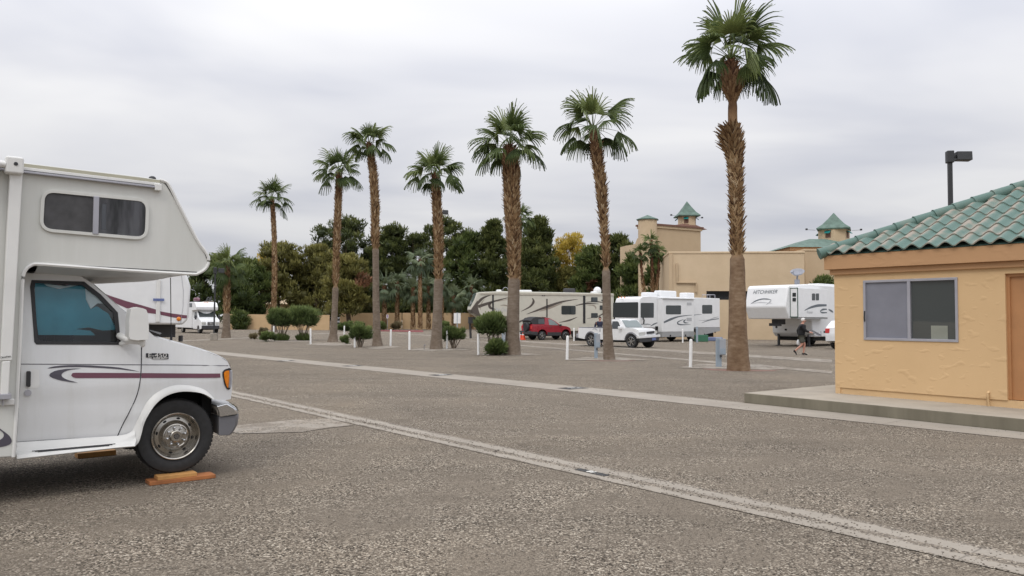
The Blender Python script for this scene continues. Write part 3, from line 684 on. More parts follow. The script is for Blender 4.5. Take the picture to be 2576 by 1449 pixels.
# white moulding along the cap and cab opening
def tube_side(name, pts, r, mat, y, parent=rv, n=6):
    m = MB(); m.tube([(x, y, z) for x, z in pts], r, n); return m.build(name, mat, parent, 50)
tr_pts = cap[1:] + low
tube_side('edge_moulding', smooth_poly(tr_pts, 3, False), 0.016, 'rv_trim', YC - .004)
inn = S(Z1, [(1745, 315), (1790, 375), (1900, 565), (2080, 905), (2185, 1080), (2200, 1130)], YC)
tube_side('seal_line', smooth_poly(inn, 3, False), 0.0035, 'seam', YC - .002, n=4)
inn = S(Z1, [(2105, 1278), (1740, 1258), (1000, 1217), (420, 1186)], YC)
tube_side('seal_line', inn, 0.0035, 'seam', YC - .002, n=4)
# cap underside: shallow keel
ku = S(Z1, [(1980, 1300), (1400, 1290), (700, 1240), (420, 1215)], YC)
m = MB(); xs_ = [ku[0][0] - .02, ku[0][0] - .45, ku[1][0] - .35, ku[3][0]]
zb = lambda x: np.interp(x, [ku[3][0], ku[2][0], ku[1][0], ku[0][0]], [ku[3][1], ku[2][1], ku[1][1], ku[0][1]])
vs_, fs = [], []; NY = 10
for i in range(9):
    x = xs_[0] + (xs_[3] - xs_[0]) * i / 8
    for j in range(NY + 1):
        t = j / NY; y = YC + .03 + (CW - .06) * t
        vs_.append((x, y, zb(x) + .03 - (0.05 + .055 * min(1, i / 5)) * (math.sin(math.pi * t) ** .45)))
for i in range(8):
    for j in range(NY): a = i * (NY + 1) + j; fs.append((a, a + 1, a + NY + 2, a + NY + 1))
m.add(vs_, fs); m.build('cap_underside', 'rv_underside', rv, 60, fix=True)
# roof rail (awning rail) on the cap
ra = S(Z1, [(228, 128), (1700, 322)], YC); rb_ = S(Z1, [(228, 150), (1720, 345)], YC)
def bar(m, p, q, y0, y1, h0, h1):
    m.add([(p[0], y0, p[1] + h0), (q[0], y0, q[1] + h0), (q[0], y1, q[1] + h0), (p[0], y1, p[1] + h0), (p[0], y0, p[1] + h1), (q[0], y0, q[1] + h1), (q[0], y1, q[1] + h1), (p[0], y1, p[1] + h1)],
          [(0, 3, 2, 1), (4, 5, 6, 7), (0, 1, 5, 4), (1, 2, 6, 5), (2, 3, 7, 6), (3, 0, 4, 7)])
pL = (X0, ra[0][1] + sl * (X0 - ra[0][0])); 
m = MB(); bar(m, pL, ra[1], YC - .03, YC + .05, -.035, -.008); rl = m.build('roof_rail', 'rv_trim', rv, bevel=.004)
m = MB(); bar(m, pL, ra[1], YC - .018, YC + .05, -.006, .022); m.build('gold_strip', 'gold_trim', rl)
m = MB(); bar(m, pL, ra[1], YC - .05, YC - .002, -.062, -.045); m.build('rail_lip', 'alu', rl, bevel=.003)
m = MB(); e_ = ra[1]; m.box(e_[0] - .05, e_[0] + .012, YC - .052, YC - .002, e_[1] - .085, e_[1] - .02); m.build('end_cap', 'rv_trim', rl, bevel=.006)
q = MF.side(*Z1(1625, 268), YC + .3); m = MB(); m.sph((q[0], YC + .3, q[1] - .01), (.035, .035, .025)); m.build('roof_marker', 'dark_metal', rv, 60)
# awning roller and arm at the left edge
q0 = MF.side(*Z1(165, 140), YC - .12); m = MB()
m.box(q0[0] - .075, q0[0] + .06, YC - .15, YC - .04, q0[1] - .075, q0[1] + .075); br = m.build('awning_bracket', 'rv_trim', rv, bevel=.02, smooth=40)
m = MB(); m.tube([(q0[0], YC - .155, q0[1] + .01), (q0[0], YC - .147, q0[1] + .01)], .016, 8); m.build('bolt', 'dark_metal', br)
m = MB(); m.tube([(q0[0] - .20, YC - .12, q0[1] + .012), (-5.6, YC - .12, q0[1] + .012 + sl * (-5.6 - q0[0]))], .075, 14); aw = m.build('awning_roller', 'rv_trim', rv, 50)
m = MB(); m.tube([(q0[0] - .24, YC - .12, q0[1] + .008), (q0[0] - .18, YC - .12, q0[1] + .008)], .098, 16); m.tube([(q0[0] - .18, YC - .12, q0[1]), (q0[0] - .07, YC - .12, q0[1])], .03, 10)
m.build('roller_cap', 'rv_trim', aw, 50)
aT = S(Z1, [(120, 170), (222, 185)], YC - .06); aB = [MF.side(*ZD(2, 495), YC - .06), MF.side(*ZD(88, 495), YC - .06)]
def armq(z): 
    t = (z - aB[0][1]) / (aT[0][1] - aB[0][1]); return aB[0][0] + t * (aT[0][0] - aB[0][0]), aB[1][0] + t * (aT[1][0] - aB[1][0])
m = MB(); zs = [aB[0][1], MF.side(*ZD(0, 115), YC - .06)[1], aT[0][1]]
for a_, b_, g_ in ((zs[0] + .01, zs[1], 0.0), (zs[1] + .002, zs[2], .012)):
    l0, r0 = armq(a_); l1, r1 = armq(b_)
    m.add([(l0 - g_, YC - .10, a_), (r0 + g_, YC - .10, a_), (r0 + g_, YC - .02, a_), (l0 - g_, YC - .02, a_), (l1 - g_, YC - .10, b_), (r1 + g_, YC - .10, b_), (r1 + g_, YC - .02, b_), (l1 - g_, YC - .02, b_)],
          [(0, 3, 2, 1), (4, 5, 6, 7), (0, 1, 5, 4), (1, 2, 6, 5), (2, 3, 7, 6), (3, 0, 4, 7)])
arm = m.build('awning_arm', 'rv_trim', rv, bevel=.008)
m = MB(); l0, r0 = armq(zs[0]); m.box(l0 - .03, r0 + .02, YC - .11, YC - .002, zs[0] - .03, zs[0] + .015); m.box(l0 + .02, r0 - .03, YC - .08, YC - .002, zs[0] - .09, zs[0] - .03); m.build('arm_foot', 'alu', arm, bevel=.004)
q = MF.side(*ZD(55, 70), YC - .102); text_obj('maker_script', 'Carefree', .022, 'seam', arm, TXT_SIDE(q[0], YC - .104, q[1]) @ Matrix.Rotation(R_(8), 4, 'Z'), 1, .4)
# coach side band + swirl graphic low at the left
q = [MF.side(*ZD(0, 560), YC), MF.side(*ZD(160, 553), YC)]
m = MB(); bar(m, (X0, q[1][1] + .026 * (q[1][0] - X0)), q[1], YC - .022, YC - .002, -.035, .02); m.build('side_moulding', 'rv_trim', rv, bevel=.008)
sw = S(ZD, [(-60, 800), (0, 856), (60, 900), (105, 940), (127, 985), (118, 1020), (70, 1045), (0, 1060), (-60, 1066), (-60, 1000), (0, 978), (28, 960), (42, 930), (30, 900), (0, 876), (-60, 845)], YC)
panel('swirl_graphic', smooth_poly(sw, 3), 'stripe_grey', rv, YC - .004)
# --- cap window
wq = S(Z1, [(478, 425), (1553, 530), (1540, 905), (455, 812)], YC)
fo = S(Z1, [(440, 388), (1590, 497), (1572, 942), (415, 842)], YC)
hole = rquad(wq, .24, 6)
fw = panel('cap_window', rquad(fo, .30, 7), 'rv_side', rv, YC - .022, .03, holes=[hole[::-1]], smooth=40, bevel=.01)
xm = (MF.side(*Z1(1005, 600), YC)[0])
m = MB(); zt_ = MF.side(*Z1(1010, 470), YC)[1]; zb_ = MF.side(*Z1(1000, 875), YC)[1]
m.box(xm - .012, xm + .035, YC - .03, YC - .005, zb_, zt_); m.build('centre_post', 'alu', fw, bevel=.004)
m = MB(); m.box(xm + .06, xm + .10, YC - .012, YC - .004, zb_ + .05, zt_ - .06); m.build('slider_rail', 'alu', fw, bevel=.004)
inner = [(x, z) for x, z in rquad(wq, .24, 6)]
lft = [p for p in inner if p[0] < xm]; rgt = [p for p in inner if p[0] > xm]
panel('insect_screen', rquad([wq[0], (xm, wq[0][1] + (wq[1][1] - wq[0][1]) * .5), (xm, (wq[2][1] + wq[3][1]) / 2), wq[3]], .12), 'curtain_dark', fw, YC - .010)
ys = lambda x, z: .006 * math.sin(x * 60) + .004 * math.sin(x * 33 + z * 4)
rq = [(xm, (wq[0][1] + wq[1][1]) / 2), wq[1], wq[2], (xm, (wq[2][1] + wq[3][1]) / 2)]
panel('curtain', rquad(rq, .13), 'curtain_grey', fw, YC - .008 + .003, grid=.03, yf=lambda x, z: ys(x, z) * .3, smooth=60)
panel('glass_pane', rquad(rq, .13), 'glass_dark', fw, YC - .015)
# --- cab
def yf(x, z):
    y = 0.0
    if z > 1.10: y += (z - 1.10) * .13 + max(0, z - 1.10) ** 2 * .05
    if z < 0.80: y += (0.80 - z) * .05
    if 0.62 < z < 0.76: y -= .008 * math.sin((z - .62) / .14 * math.pi)
    y += -.012 * math.exp(-((z - .98) / .10) ** 2)
    if x > 0.16: y += ((x - .16) / .41) ** 2.4 * .13
    return y
W0 = 2.0
seam_x = lambda z: 0
# door + fender side panel with wheel arch and window opening
CT = Z2
top_edge = S(Z2, [(135, 40), (440, 46), (520, 62), (585, 105)], .13) + S(Z2, [(700, 200), (812, 300)], .06) + S(Z2, [(930, 395), (985, 445), (1105, 480), (1300, 535), (1400, 572)], .03) + S(Z2, [(1445, 605), (1466, 650)], .10)
frontp = S(Z2, [(1471, 700), (1470, 770), (1462, 838), (1400, 846)], .13)
arch = S(Z2, [(1362, 842), (1300, 806), (1225, 788), (1130, 788), (1050, 812), (985, 860), (935, 925), (905, 990), (888, 1060), (868, 1120), (850, 1140)], 0)
bot = S(Z2, [(560, 1168), (100, 1222), (110, 880), (128, 400)], 0)
cabo = top_edge + frontp + arch + bot
win = S(Z2, [(215, 88), (540, 100), (640, 180), (742, 290), (756, 490), (235, 486), (222, 470), (205, 130)], .06)
win_o = [win[7], win[0]] + [win[1], win[2], win[3], win[4], win[5], win[6]]
cs = panel('cab_side', cabo, 'rv_white', rv, 0, .05, holes=[win_o], grid=.09, yf=yf, smooth=35)
# far side of the cab, plain
fb = flat_bm(cabo, (), .25, lambda x, z: W0 - yf(x, z)); me = bpy.data.meshes.new('cab_side'); fb.to_mesh(me); fb.free(); link('cab_side', me, 'rv_white', rv, 35)
# hood + windscreen + roof skin
nose = [p for p in smooth_poly(top_edge, 3, False)]
prof = nose + [frontp[0], frontp[1], frontp[2]]
i0 = min(range(len(prof)), key=lambda i: abs(prof[i][0] - S(Z2, [(940, 400)], .03)[0][0]))
def skin(name, pr, mat, ny=24, crown=0.035, inset=0.0, nose_bulge=0.0):
    vs_, fs = [], []
    for (x, z) in pr:
        y0 = yf(x, z) + inset
        for j in range(ny + 1):
            t = j / ny; y = y0 + (W0 - 2 * y0) * t; c = 1 - (2 * t - 1) ** 2
            vs_.append((x + nose_bulge * c ** .6, y, z + crown * c ** .7))
    for i in range(len(pr) - 1):
        for j in range(ny): a = i * (ny + 1) + j; fs.append((a, a + 1, a + ny + 2, a + ny + 1))
    m = MB(); m.add(vs_, fs); return m.build(name, mat, rv, 40)
hood = prof[i0:]; skin('hood', hood, 'rv_white', crown=.03, nose_bulge=.05)
jA = min(range(len(prof)), key=lambda i: abs(prof[i][0] - S(Z2, [(590, 110)], .1)[0][0]))
skin('windscreen', prof[jA:i0 + 1], 'glass_tint', crown=0.0, nose_bulge=.10, inset=.05)
skin('cab_roof', prof[:jA + 1], 'rv_white', crown=.05)
m = MB(); cw = S(Z2, [(930, 395), (1000, 450)], .03); vs_ = []
for k in range(11):
    t = k / 10; c = 1 - (2 * t - 1) ** 2; y = .08 + (W0 - .16) * t
    vs_ += [(cw[0][0] - .02 + .10 * c, y, cw[0][1] + .005), (cw[1][0] + .03 + .12 * c ** .6, y, cw[1][1] + .03 + .02 * c)]
m.add(vs_, [(2 * k, 2 * k + 1, 2 * k + 3, 2 * k + 2) for k in range(10)]); m.build('cowl', 'black_plastic', rv, 50)
m = MB(); 
for yy in (.35, 1.15): m = MB(); m.tube([(cw[1][0] + .02, yy, cw[1][1] + .06), (cw[0][0] - .02, yy + .35, cw[0][1] + .09)], .012, 5); m.build('wiper', 'black_plastic', rv)
q = MF.side(*Z2(1085, 470), .35); q2 = MF.side(*Z2(1081, 70), .35); m = MB(); m.tube([(q[0], .35, q[1] - .02), (q[0], .35, q[1] + .06)], .012, 6); m.tube([(q[0], .35, q[1] + .05), (q2[0], .35, q2[1])], .0045, 5); m.build('aerial', 'dark_metal', rv)
# door outline, belt crease, rear jamb
def yline(name, pts, r, mat='seam', dy=-.001, n=4, sub=3):
    P = smooth_poly(pts, sub, False); m = MB(); m.tube([(x, yf(x, z) + dy, z) for x, z in P], r, n); return m.build(name, mat, rv)
yline('door_gap', S(Z2, [(902, 500), (897, 622), (884, 740), (862, 830), (825, 910), (780, 1000), (745, 1080)], 0), .0045)
yline('door_gap', S(Z2, [(745, 1080), (400, 1096), (104, 1115)], 0), .0045)
yline('door_gap', S(Z2, [(148, 60), (138, 400), (124, 700), (112, 900), (102, 1110)], 0), .0075)
yline('belt_crease', S(Z2, [(130, 618), (890, 622), (1200, 624), (1464, 630)], 0), .0042, 'bumper_grey')
yline('hood_gap', S(Z2, [(905, 500), (900, 560)], 0), .003)
jb = MB(); jl = S(ZD, [(218, 0), (208, 300), (190, 700), (168, 1000), (150, 1165)], YC)
for k in range(len(jl) - 1): 
    a_, b_ = jl[k], jl[k + 1]; jb.add([(a_[0] - .035, YC + .0, a_[1]), (a_[0] + .02, YC + .22, a_[1]), (b_[0] + .02, YC + .22, b_[1]), (b_[0] - .035, YC, b_[1])], [(0, 1, 2, 3)])
jb.build('rear_jamb', 'rv_trim', rv)
# door glass with black gasket
gout = [tuple(Vector(p) + (Vector(p) - Vector((sum(a[0] for a in win_o) / 8, sum(a[1] for a in win_o) / 8))).normalized() * .012) for p in win_o]
gin = [tuple(Vector(p) - (Vector(p) - Vector((sum(a[0] for a in win_o) / 8, sum(a[1] for a in win_o) / 8))).normalized() * .028) for p in win_o]
gk = panel('window_gasket', gout, 'black_plastic', rv, -.006, .02, holes=[gin], yf=yf)
panel('door_glass', win_o, 'glass_tint', rv, .012, grid=.3, yf=yf)
# sunshade hung inside the door window (its own thing)
sh = empty_f('sunshade', MF, 'bright blue cloth hung inside the motorhome cab window with a white folded corner', 'sunshade')
cl = S(Z2, [(225, 95), (265, 85), (300, 115), (380, 130), (450, 112), (545, 108), (560, 150), (545, 205), (575, 268), (615, 250), (690, 300), (735, 400), (650, 405), (560, 385), (480, 395), (570, 405), (600, 435), (240, 432), (225, 300)], .12)
panel('blue_cloth', cl, 'blue_cloth', sh, .035, grid=.06, yf=lambda x, z: yf(x, z) + .006 * math.sin(x * 14 + z * 9), smooth=60)
wcl = S(Z2, [(545, 112), (600, 160), (678, 238), (620, 232), (575, 268), (548, 205)], .12)
panel('white_fold', wcl, 'white_cloth', sh, .024, grid=.06, yf=lambda x, z: yf(x, z) + .006 * math.sin(x * 20), smooth=60)
wcl = S(Z2, [(265, 88), (330, 112), (420, 122), (500, 108), (530, 112), (450, 128), (380, 140), (300, 122)], .12)
panel('white_hem', wcl, 'white_cloth', sh, .026, yf=yf)
# interior: seat, floor, back wall, dash
m = MB(); m.box(-1.45, .2, .16, 1.84, .62, .66); m.box(-1.5, -1.45, .12, 1.9, .6, 1.95); m.build('cab_floor', 'under_black', rv)
for yy in (.3, 1.2):
    m = MB(); m.box(-.98, -.45, yy, yy + .52, .9, 1.08); m.box(-1.05, -.88, yy, yy + .52, 1.05, 1.62); m.box(-1.02, -.92, yy + .12, yy + .4, 1.62, 1.82); m.build('seat', 'seat_grey', rv, bevel=.04)
m = MB(); m.box(-.05, .35, .1, 1.9, .9, 1.28); m.build('dashboard', 'seat_grey', rv, bevel=.05)
# --- fender flare + running board (one moulding)
fo = S(Z2, [(1366, 838), (1335, 806), (1290, 775), (1200, 752), (1110, 752), (1020, 785), (950, 842), (905, 915), (872, 985), (845, 1040), (800, 1080)], -.03)
fi = S(Z2, [(1352, 842), (1290, 806), (1215, 792), (1130, 793), (1052, 818), (990, 865), (942, 930), (912, 995), (896, 1060), (878, 1115), (850, 1142)], -.03)
fo = smooth_poly(fo, 3, False); fi = smooth_poly(fi, 3, False)
m = MB(); vs_ = []; n = len(fo)
for a_, b_ in zip(fo, fi):
    c_ = ((a_[0] * .45 + b_[0] * .55), (a_[1] * .45 + b_[1] * .55)); ya, yb = yf(*a_), yf(*b_)
    vs_ += [(a_[0], ya - .002, a_[1]), (c_[0], ya - .045, c_[1]), (b_[0], yb - .05, b_[1]), (b_[0], yb + .06, b_[1])]
fs = [(4 * i + j, 4 * i + j + 1, 4 * i + j + 5, 4 * i + j + 4) for i in range(n - 1) for j in range(3)]
m.add(vs_, fs); m.build('fender_flare', 'rv_trim', rv, 60)
rbT = S(Z2, [(102, 1135), (400, 1115), (745, 1092), (800, 1082), (852, 1060)], 0); rbB = S(Z2, [(100, 1222), (480, 1178), (730, 1150), (850, 1140), (868, 1120)], -.10)
m = MB(); vs_ = []
for a_, b_, s_ in zip(rbT, rbB, (1, 1, 1, 1, .5)):
    st = a_[1] - (a_[1] - b_[1]) * .45
    vs_ += [(a_[0], .0, a_[1] + .03), (a_[0], -.035, a_[1]), (b_[0], -.05 * s_, st), (b_[0], -.14 * s_, st - .015), (b_[0], -.155 * s_, b_[1] + .01), (b_[0], -.13 * s_, b_[1]), (b_[0], .1, b_[1])]
fs = [(7 * i + j, 7 * i + j + 1, 7 * i + j + 8, 7 * i + j + 7) for i in range(4) for j in range(6)]; fs.append((0, 1, 2, 3, 4, 5, 6))
m.add(vs_, fs); rb2 = m.build('running_board', 'rv_trim', rv, 35, bevel=.006)
tp = S(Z2, [(205, 1184), (220, 1170), (690, 1122), (735, 1130)], -.10)
m = MB()
for k in range(3):
    a_ = tp[0]; b_ = tp[3]; yy = -.075 - .022 * k
    aT_ = np.interp(a_[0] + .03, [vs_[2][0], vs_[9][0], vs_[16][0], vs_[23][0]], [vs_[2][2], vs_[9][2], vs_[16][2], vs_[23][2]]); bT_ = np.interp(b_[0], [vs_[2][0], vs_[9][0], vs_[16][0], vs_[23][0]], [vs_[2][2], vs_[9][2], vs_[16][2], vs_[23][2]])
    m.tube([(a_[0] + .02 * k, yy, aT_ - .004), (b_[0] - .03 * k, yy, bT_ - .004)], .006, 5)
m.build('step_tread', 'black_plastic', rb2)
# --- stripes and graphics
YS = lambda d: (lambda x, z: yf(x, z) + d)
panel('stripe', S(Z2, [(450, 688), (460, 674), (480, 672), (888, 674), (885, 705), (480, 706), (460, 700)], 0), 'stripe_maroon', rv, -.004, grid=.12, yf=yf)
panel('stripe', S(Z2, [(896, 674), (1150, 676), (1402, 678), (1404, 704), (1150, 705), (893, 705)], 0), 'stripe_maroon', rv, -.004, grid=.06, yf=yf)
sw1 = S(Z2, [(300, 645), (345, 632), (430, 625), (530, 625), (640, 630), (760, 640), (888, 666), (760, 650), (640, 642), (530, 637), (430, 637), (360, 641)], 0)
panel('swirl_graphic', smooth_poly(sw1, 2), 'stripe_grey', rv, -.004, yf=yf)
sw2 = S(Z2, [(516, 645), (420, 648), (345, 662), (311, 686), (335, 706), (400, 724), (492, 735), (430, 718), (396, 700), (390, 682), (410, 665), (450, 653)], 0)
panel('swirl_graphic', smooth_poly(sw2, 2), 'stripe_grey', rv, -.004, yf=yf)
# badge
bd = S(ZB, [(600, 660), (980, 655), (1950, 685), (2010, 720), (2005, 1010), (1960, 1030), (990, 1022), (940, 940), (620, 935), (590, 910), (585, 700)], 0)
bg = panel('badge', bd, 'seam', rv, -.008, .006, yf=yf)
q = MF.side(*ZB(1300, 800), 0); text_obj('badge_text', 'E-450', .058, 'rv_trim', bg, TXT_SIDE(q[0], yf(*q) - .0105, q[1]) @ Matrix.Rotation(R_(-1), 4, 'Z'), 1.30, 0, .0)
q = MF.side(*ZB(1480, 975), 0); text_obj('badge_text', 'SUPER DUTY', .018, 'rv_trim', bg, TXT_SIDE(q[0], yf(*q) - .0105, q[1]) @ Matrix.Rotation(R_(-1), 4, 'Z'), 1.3, 0, .001)
# door handle recess + lock
rc = S(Z2, [(178, 650), (248, 650), (250, 770), (170, 772)], 0)
hd = panel('handle_recess', rquad(rc, .3), 'rv_trim', rv, -.0025, yf=yf)
hq = S(Z2, [(168, 662), (194, 662), (190, 760), (163, 758)], 0)
panel('handle', rquad(hq, .3), 'black_plastic', hd, -.03, .03, yf=yf, bevel=.006)
q = MF.side(*Z2(175, 800), 0); m = MB(); m.tube([(q[0], yf(*q) - .012, q[1]), (q[0], yf(*q) + .01, q[1])], .028, 16); m.build('lock', 'alu', rv, 40)
# mirror
mq = S(Z2, [(818, 268), (895, 265), (925, 300), (930, 440), (912, 462), (815, 460), (808, 400)], -.25)
mr = panel('wing_mirror', smooth_poly(mq, 2), 'rv_trim', rv, -.33, .16, smooth=40, bevel=.02)
ma = [MF.side(*Z2(775, 440), -.05), MF.side(*Z2(780, 490), -.05), MF.side(*Z2(905, 475), -.25)]
m = MB(); m.tube([(ma[0][0], yf(*ma[0]), ma[0][1] - .0), (ma[2][0] - .12, -.2, ma[2][1] + .02), (ma[2][0] - .02, -.25, ma[2][1] + .02)], [.035, .03, .028], 8)
m.tube([(ma[1][0], yf(*ma[1]), ma[1][1]), (ma[2][0] - .1, -.2, ma[2][1] - .0), (ma[2][0], -.25, ma[2][1] - .01)], .022, 8); m.build('mirror_arm', 'rv_trim', mr, 50)
m = MB(); m.sph((ma[2][0], -.25, ma[2][1] - .01), (.03, .03, .045)); m.build('mirror_pivot', 'rv_trim', mr, 60)
# headlight
SH = lambda pts, y: [MF.side(*ZH(*p), y) for p in pts]
fr_ = SH([(780, 705), (650, 703), (570, 722), (510, 770), (495, 840), (520, 990), (560, 1120), (610, 1210), (670, 1262), (745, 1255), (790, 1000)], .08)
hl = panel('headlight', smooth_poly(fr_, 2), 'black_plastic', rv, -.008, .03, grid=.05, yf=yf)
am = SH([(700, 752), (620, 755), (560, 775), (530, 820), (540, 950), (575, 1080), (620, 1180), (665, 1232), (695, 1100), (715, 950), (710, 850)], .08)
panel('turn_lens', am, 'amber', hl, -.016, .01, grid=.05, yf=yf)
lc = SH([(708, 750), (790, 740), (800, 850), (796, 1000), (780, 1130), (750, 1225), (690, 1215), (680, 1190), (702, 1090), (722, 950)], .10)
panel('clear_lens', lc, 'lamp_clear', hl, -.014, .012, grid=.05, yf=yf)
m = MB(); zt_, zb_ = lc[1][1], lc[5][1]
for k in range(15):
    z = zt_ + (zb_ - zt_) * (k + .6) / 15.6; x = np.interp(z, [zb_, zt_], [lc[5][0] - .01, lc[1][0] - .012]); m.tube([(x - .024, yf(x - .024, z) - .018, z), (x + .01, yf(x + .01, z) - .018, z)], .004, 4)
m.build('lens_ribs', 'alu', hl)
# grille across the nose
gz0, gz1 = lc[5][1] - .0, lc[1][1]; gx = frontp[0][0] + .035
m = MB(); m.box(gx - .05, gx + .015, .40, W0 - .40, gz0, gz1); gr = m.build('grille', 'black_plastic', rv, bevel=.01)
m = MB()
for k in range(5): z = gz0 + (gz1 - gz0) * (k + .5) / 5; m.box(gx + .012, gx + .03, .42, W0 - .42, z - .008, z + .008)
m.build('grille_bars', 'chrome', gr)
m = MB(); m.box(gx - .02, gx + .03, W0 - .38, W0 - .12, gz0, gz1); m.build('headlight', 'lamp_clear', rv, bevel=.01)
# bumper: chrome top, grey lower, wrapping
bt = [MF.side(*ZW(*p), .05) for p in ((1490, 75), (1690, 30), (1810, 100), (1855, 165), (1850, 210), (1535, 255), (1530, 180))]
def bumper(name, pr, mat, yin):
    m = MB(); n = len(pr); vs_ = []; K = [(0, 0.0, 0), (.02, -.0, 0), (.12, .05, 0), (.30, .09, 0), (1.0, .13, 0)]
    ys_ = [yin, yin + .04, yin + .16, yin + .4, 1.0, 2 - yin - .4, 2 - yin - .16, 2 - yin - .04, 2 - yin]; xo = [-.03, 0, .05, .08, .09, .08, .05, 0, -.03]
    for y, dx in zip(ys_, xo):
        for x, z in pr: vs_.append((x + dx * (1 if x > pr[0][0] + .05 else 0.3), y, z))
    fs = [(i * n + j, i * n + (j + 1) % n, (i + 1) * n + (j + 1) % n, (i + 1) * n + j) for i in range(8) for j in range(n)] + [tuple(range(n)), tuple(8 * n + j for j in reversed(range(n)))]
    m.add(vs_, fs); return m.build(name, mat, rv, 40, bevel=.008)
bp = bumper('bumper', bt, 'chrome', -.01)
gb = [MF.side(*ZW(*p), .05) for p in ((1535, 262), (1855, 222), (1862, 280), (1845, 400), (1800, 490), (1745, 560), (1535, 570))]
b3 = bumper('bumper_skirt', gb, 'bumper_grey', .01)
# wheel house + chassis
m = MB(); ax = 0.0
m.box(-.45, .36, .36, W0 - .36, .45, 1.02); m.box(-.95, -.6, .05, W0 - .05, .42, .62); m.box(.30, .40, .25, W0 - .25, .60, .9); m.build('wheel_house', 'under_black', rv)
wa = MB(); pr = [(x, z) for x, z in arch]; vs_ = []
for x, z in pr: vs_ += [(x, .02, z), (x, .38, z)]
wa.add(vs_, [(2 * i, 2 * i + 1, 2 * i + 3, 2 * i + 2) for i in range(len(pr) - 1)]); wa.build('wheel_house', 'under_black', rv, 60)
m = MB(); m.box(-5.8, -.9, .35, 1.7, .50, .62); m.box(-5.9, .3, .5, .62, .42, .58); m.box(-5.9, .3, 1.4, 1.5, .42, .58); m.box(-2.9, -1.6, .1, 1.0, .30, .5); m.build('chassis', 'under_black', rv)
# wheels
TR = .366
def big_wheel(x, y, z, side, parent=rv, dual=False):
    t = MB(); M = Matrix.Translation((x, y, z)) @ Matrix.Rotation(R_(90) * side, 4, 'X')   # +z of lathe -> outward (-y for side=1)
    tyre = [(.232, -.19), (.30, -.20), (.352, -.185), (.364, -.15), (.366, -.10), (.366, .0 - .05), (.364, -.025), (.352, -.003), (.322, .006), (.27, .004), (.232, -.012)]
    t.lathe(tyre, 64, M, False); T = t.build('tyre', 'rubber', parent, 40)
    # tread blocks
    m = MB()
    for k in range(56):
        a = 2 * math.pi * k / 56
        for (h0, h1, ofs) in ((-.175, -.115, 0), (-.105, -.085, .5), (-.07, -.015, 0)):
            aa = a + ofs * 2 * math.pi / 56; w_ = .013
            m.box(.3655, .3680, -w_, w_, h0, h1, M @ Matrix.Rotation(aa, 4, 'Z'))
    m.build('tread', 'rubber', T)
    r = MB(); rim = [(.060, -.03), (.060, .012), (.052, .018), (.070, -.012), (.105, -.022), (.118, -.014), (.124, -.014), (.130, -.024), (.160, -.058), (.192, -.062), (.205, -.05), (.212, -.02), (.219, .004), (.227, .010), (.232, .006), (.234, -.01)]
    rim = [(.004, .020), (.050, .020), (.058, .014), (.062, -.006), (.068, -.010), (.104, -.014), (.112, -.008), (.120, -.012), (.128, -.026), (.152, -.058), (.185, -.066), (.200, -.052), (.209, -.020), (.217, .004), (.226, .011), (.232, .006), (.235, -.012)]
    r.lathe(rim, 64, M, False); Rm = r.build('rim', 'wheel_steel', parent, 30)
    for k in range(8):
        m = MB(); a = 2 * math.pi * (k + .3) / 8; Mk = M @ Matrix.Rotation(a, 4, 'Z') @ Matrix.Translation((.086, 0, -.014))
        m.lathe([(.0135, 0), (.0135, .016), (.010, .030), (.0, .034)], 8, Mk); m.build('lug_nut', 'chrome', Rm, 50)
    for k in range(8):
        m = MB(); a = 2 * math.pi * (k + .75) / 8; Mk = M @ Matrix.Rotation(a, 4, 'Z') @ Matrix.Translation((.170, 0, -.0595))
        m.add([(.011 * math.cos(q * .785), .019 * math.sin(q * .785), .0) for q in range(8)], [tuple(range(8))], Mk); m.build('vent_hole', 'under_black', Rm, fix=False)
    m = MB(); m.add([(.028 * math.cos(q * .3927), .028 * math.sin(q * .3927), .0215) for q in range(16)], [tuple(range(16))], M); cp = m.build('hub_cap', 'black_plastic', Rm, fix=False)
    m = MB()
    for k in range(8): m.box(.006, .024, -.0018, .0018, .022, .0235, M @ Matrix.Rotation(R_(45 * k), 4, 'Z'))
    m.build('hub_star', 'chrome', Rm)
    return T
ZWc = wc.z
big_wheel(0, .045, .076 + TR, 1); big_wheel(0, W0 - .045, .076 + TR, -1)
big_wheel(rear_axle, -.12, TR, 1); big_wheel(rear_axle, W0 + .12, TR, -1)
# boards under the wheel
def board(name, cs_, z0, z1, y0, y1, mat, label, ang=0):
    x0 = MF.side(*cs_[0], y0)[0]; x1 = MF.side(*cs_[1], y0)[0]; cx = (x0 + x1) / 2; c = MF.o + MF.x * cx + MF.y * (y0 + y1) / 2
    m = MB(); m.box(-(x1 - x0) / 2, (x1 - x0) / 2, -(y1 - y0) / 2, (y1 - y0) / 2, 0, z1 - z0); o = m.build(name, mat, bevel=.004)
    o.location = (c.x, c.y, z0); o.rotation_euler = (0, 0, math.atan2(MF.x.y, MF.x.x) + R_(ang)); return tag(o, label, 'board', 'boards under the motorhome wheel')
yb = -.05
board('wooden_board', (Z2(950, 1378), Z2(1368, 1318)), 0.001, .038, -.06, .13, 'wood_red', 'long red-brown wooden board lying on the gravel under the front tyre')
board('wooden_board', (Z2(1000, 1345), Z2(1250, 1310)), .039, .077, -.045, .10, 'wood_yellow', 'short yellow wooden board between the front tyre and the longer board', 1)
bf = ground(620, 1198); m = MB(); m.box(-.2, .2, -.09, .09, 0, .06); o = m.build('wooden_board', 'wood_yellow', bevel=.004)
q = ground(*Z2(605, 1200)); o.location = (q.x, q.y, .001); o.rotation_euler = (0, 0, R_(40)); tag(o, 'pale wooden block in the shadow under the motorhome behind the front wheel', 'board', 'boards under the motorhome wheel')
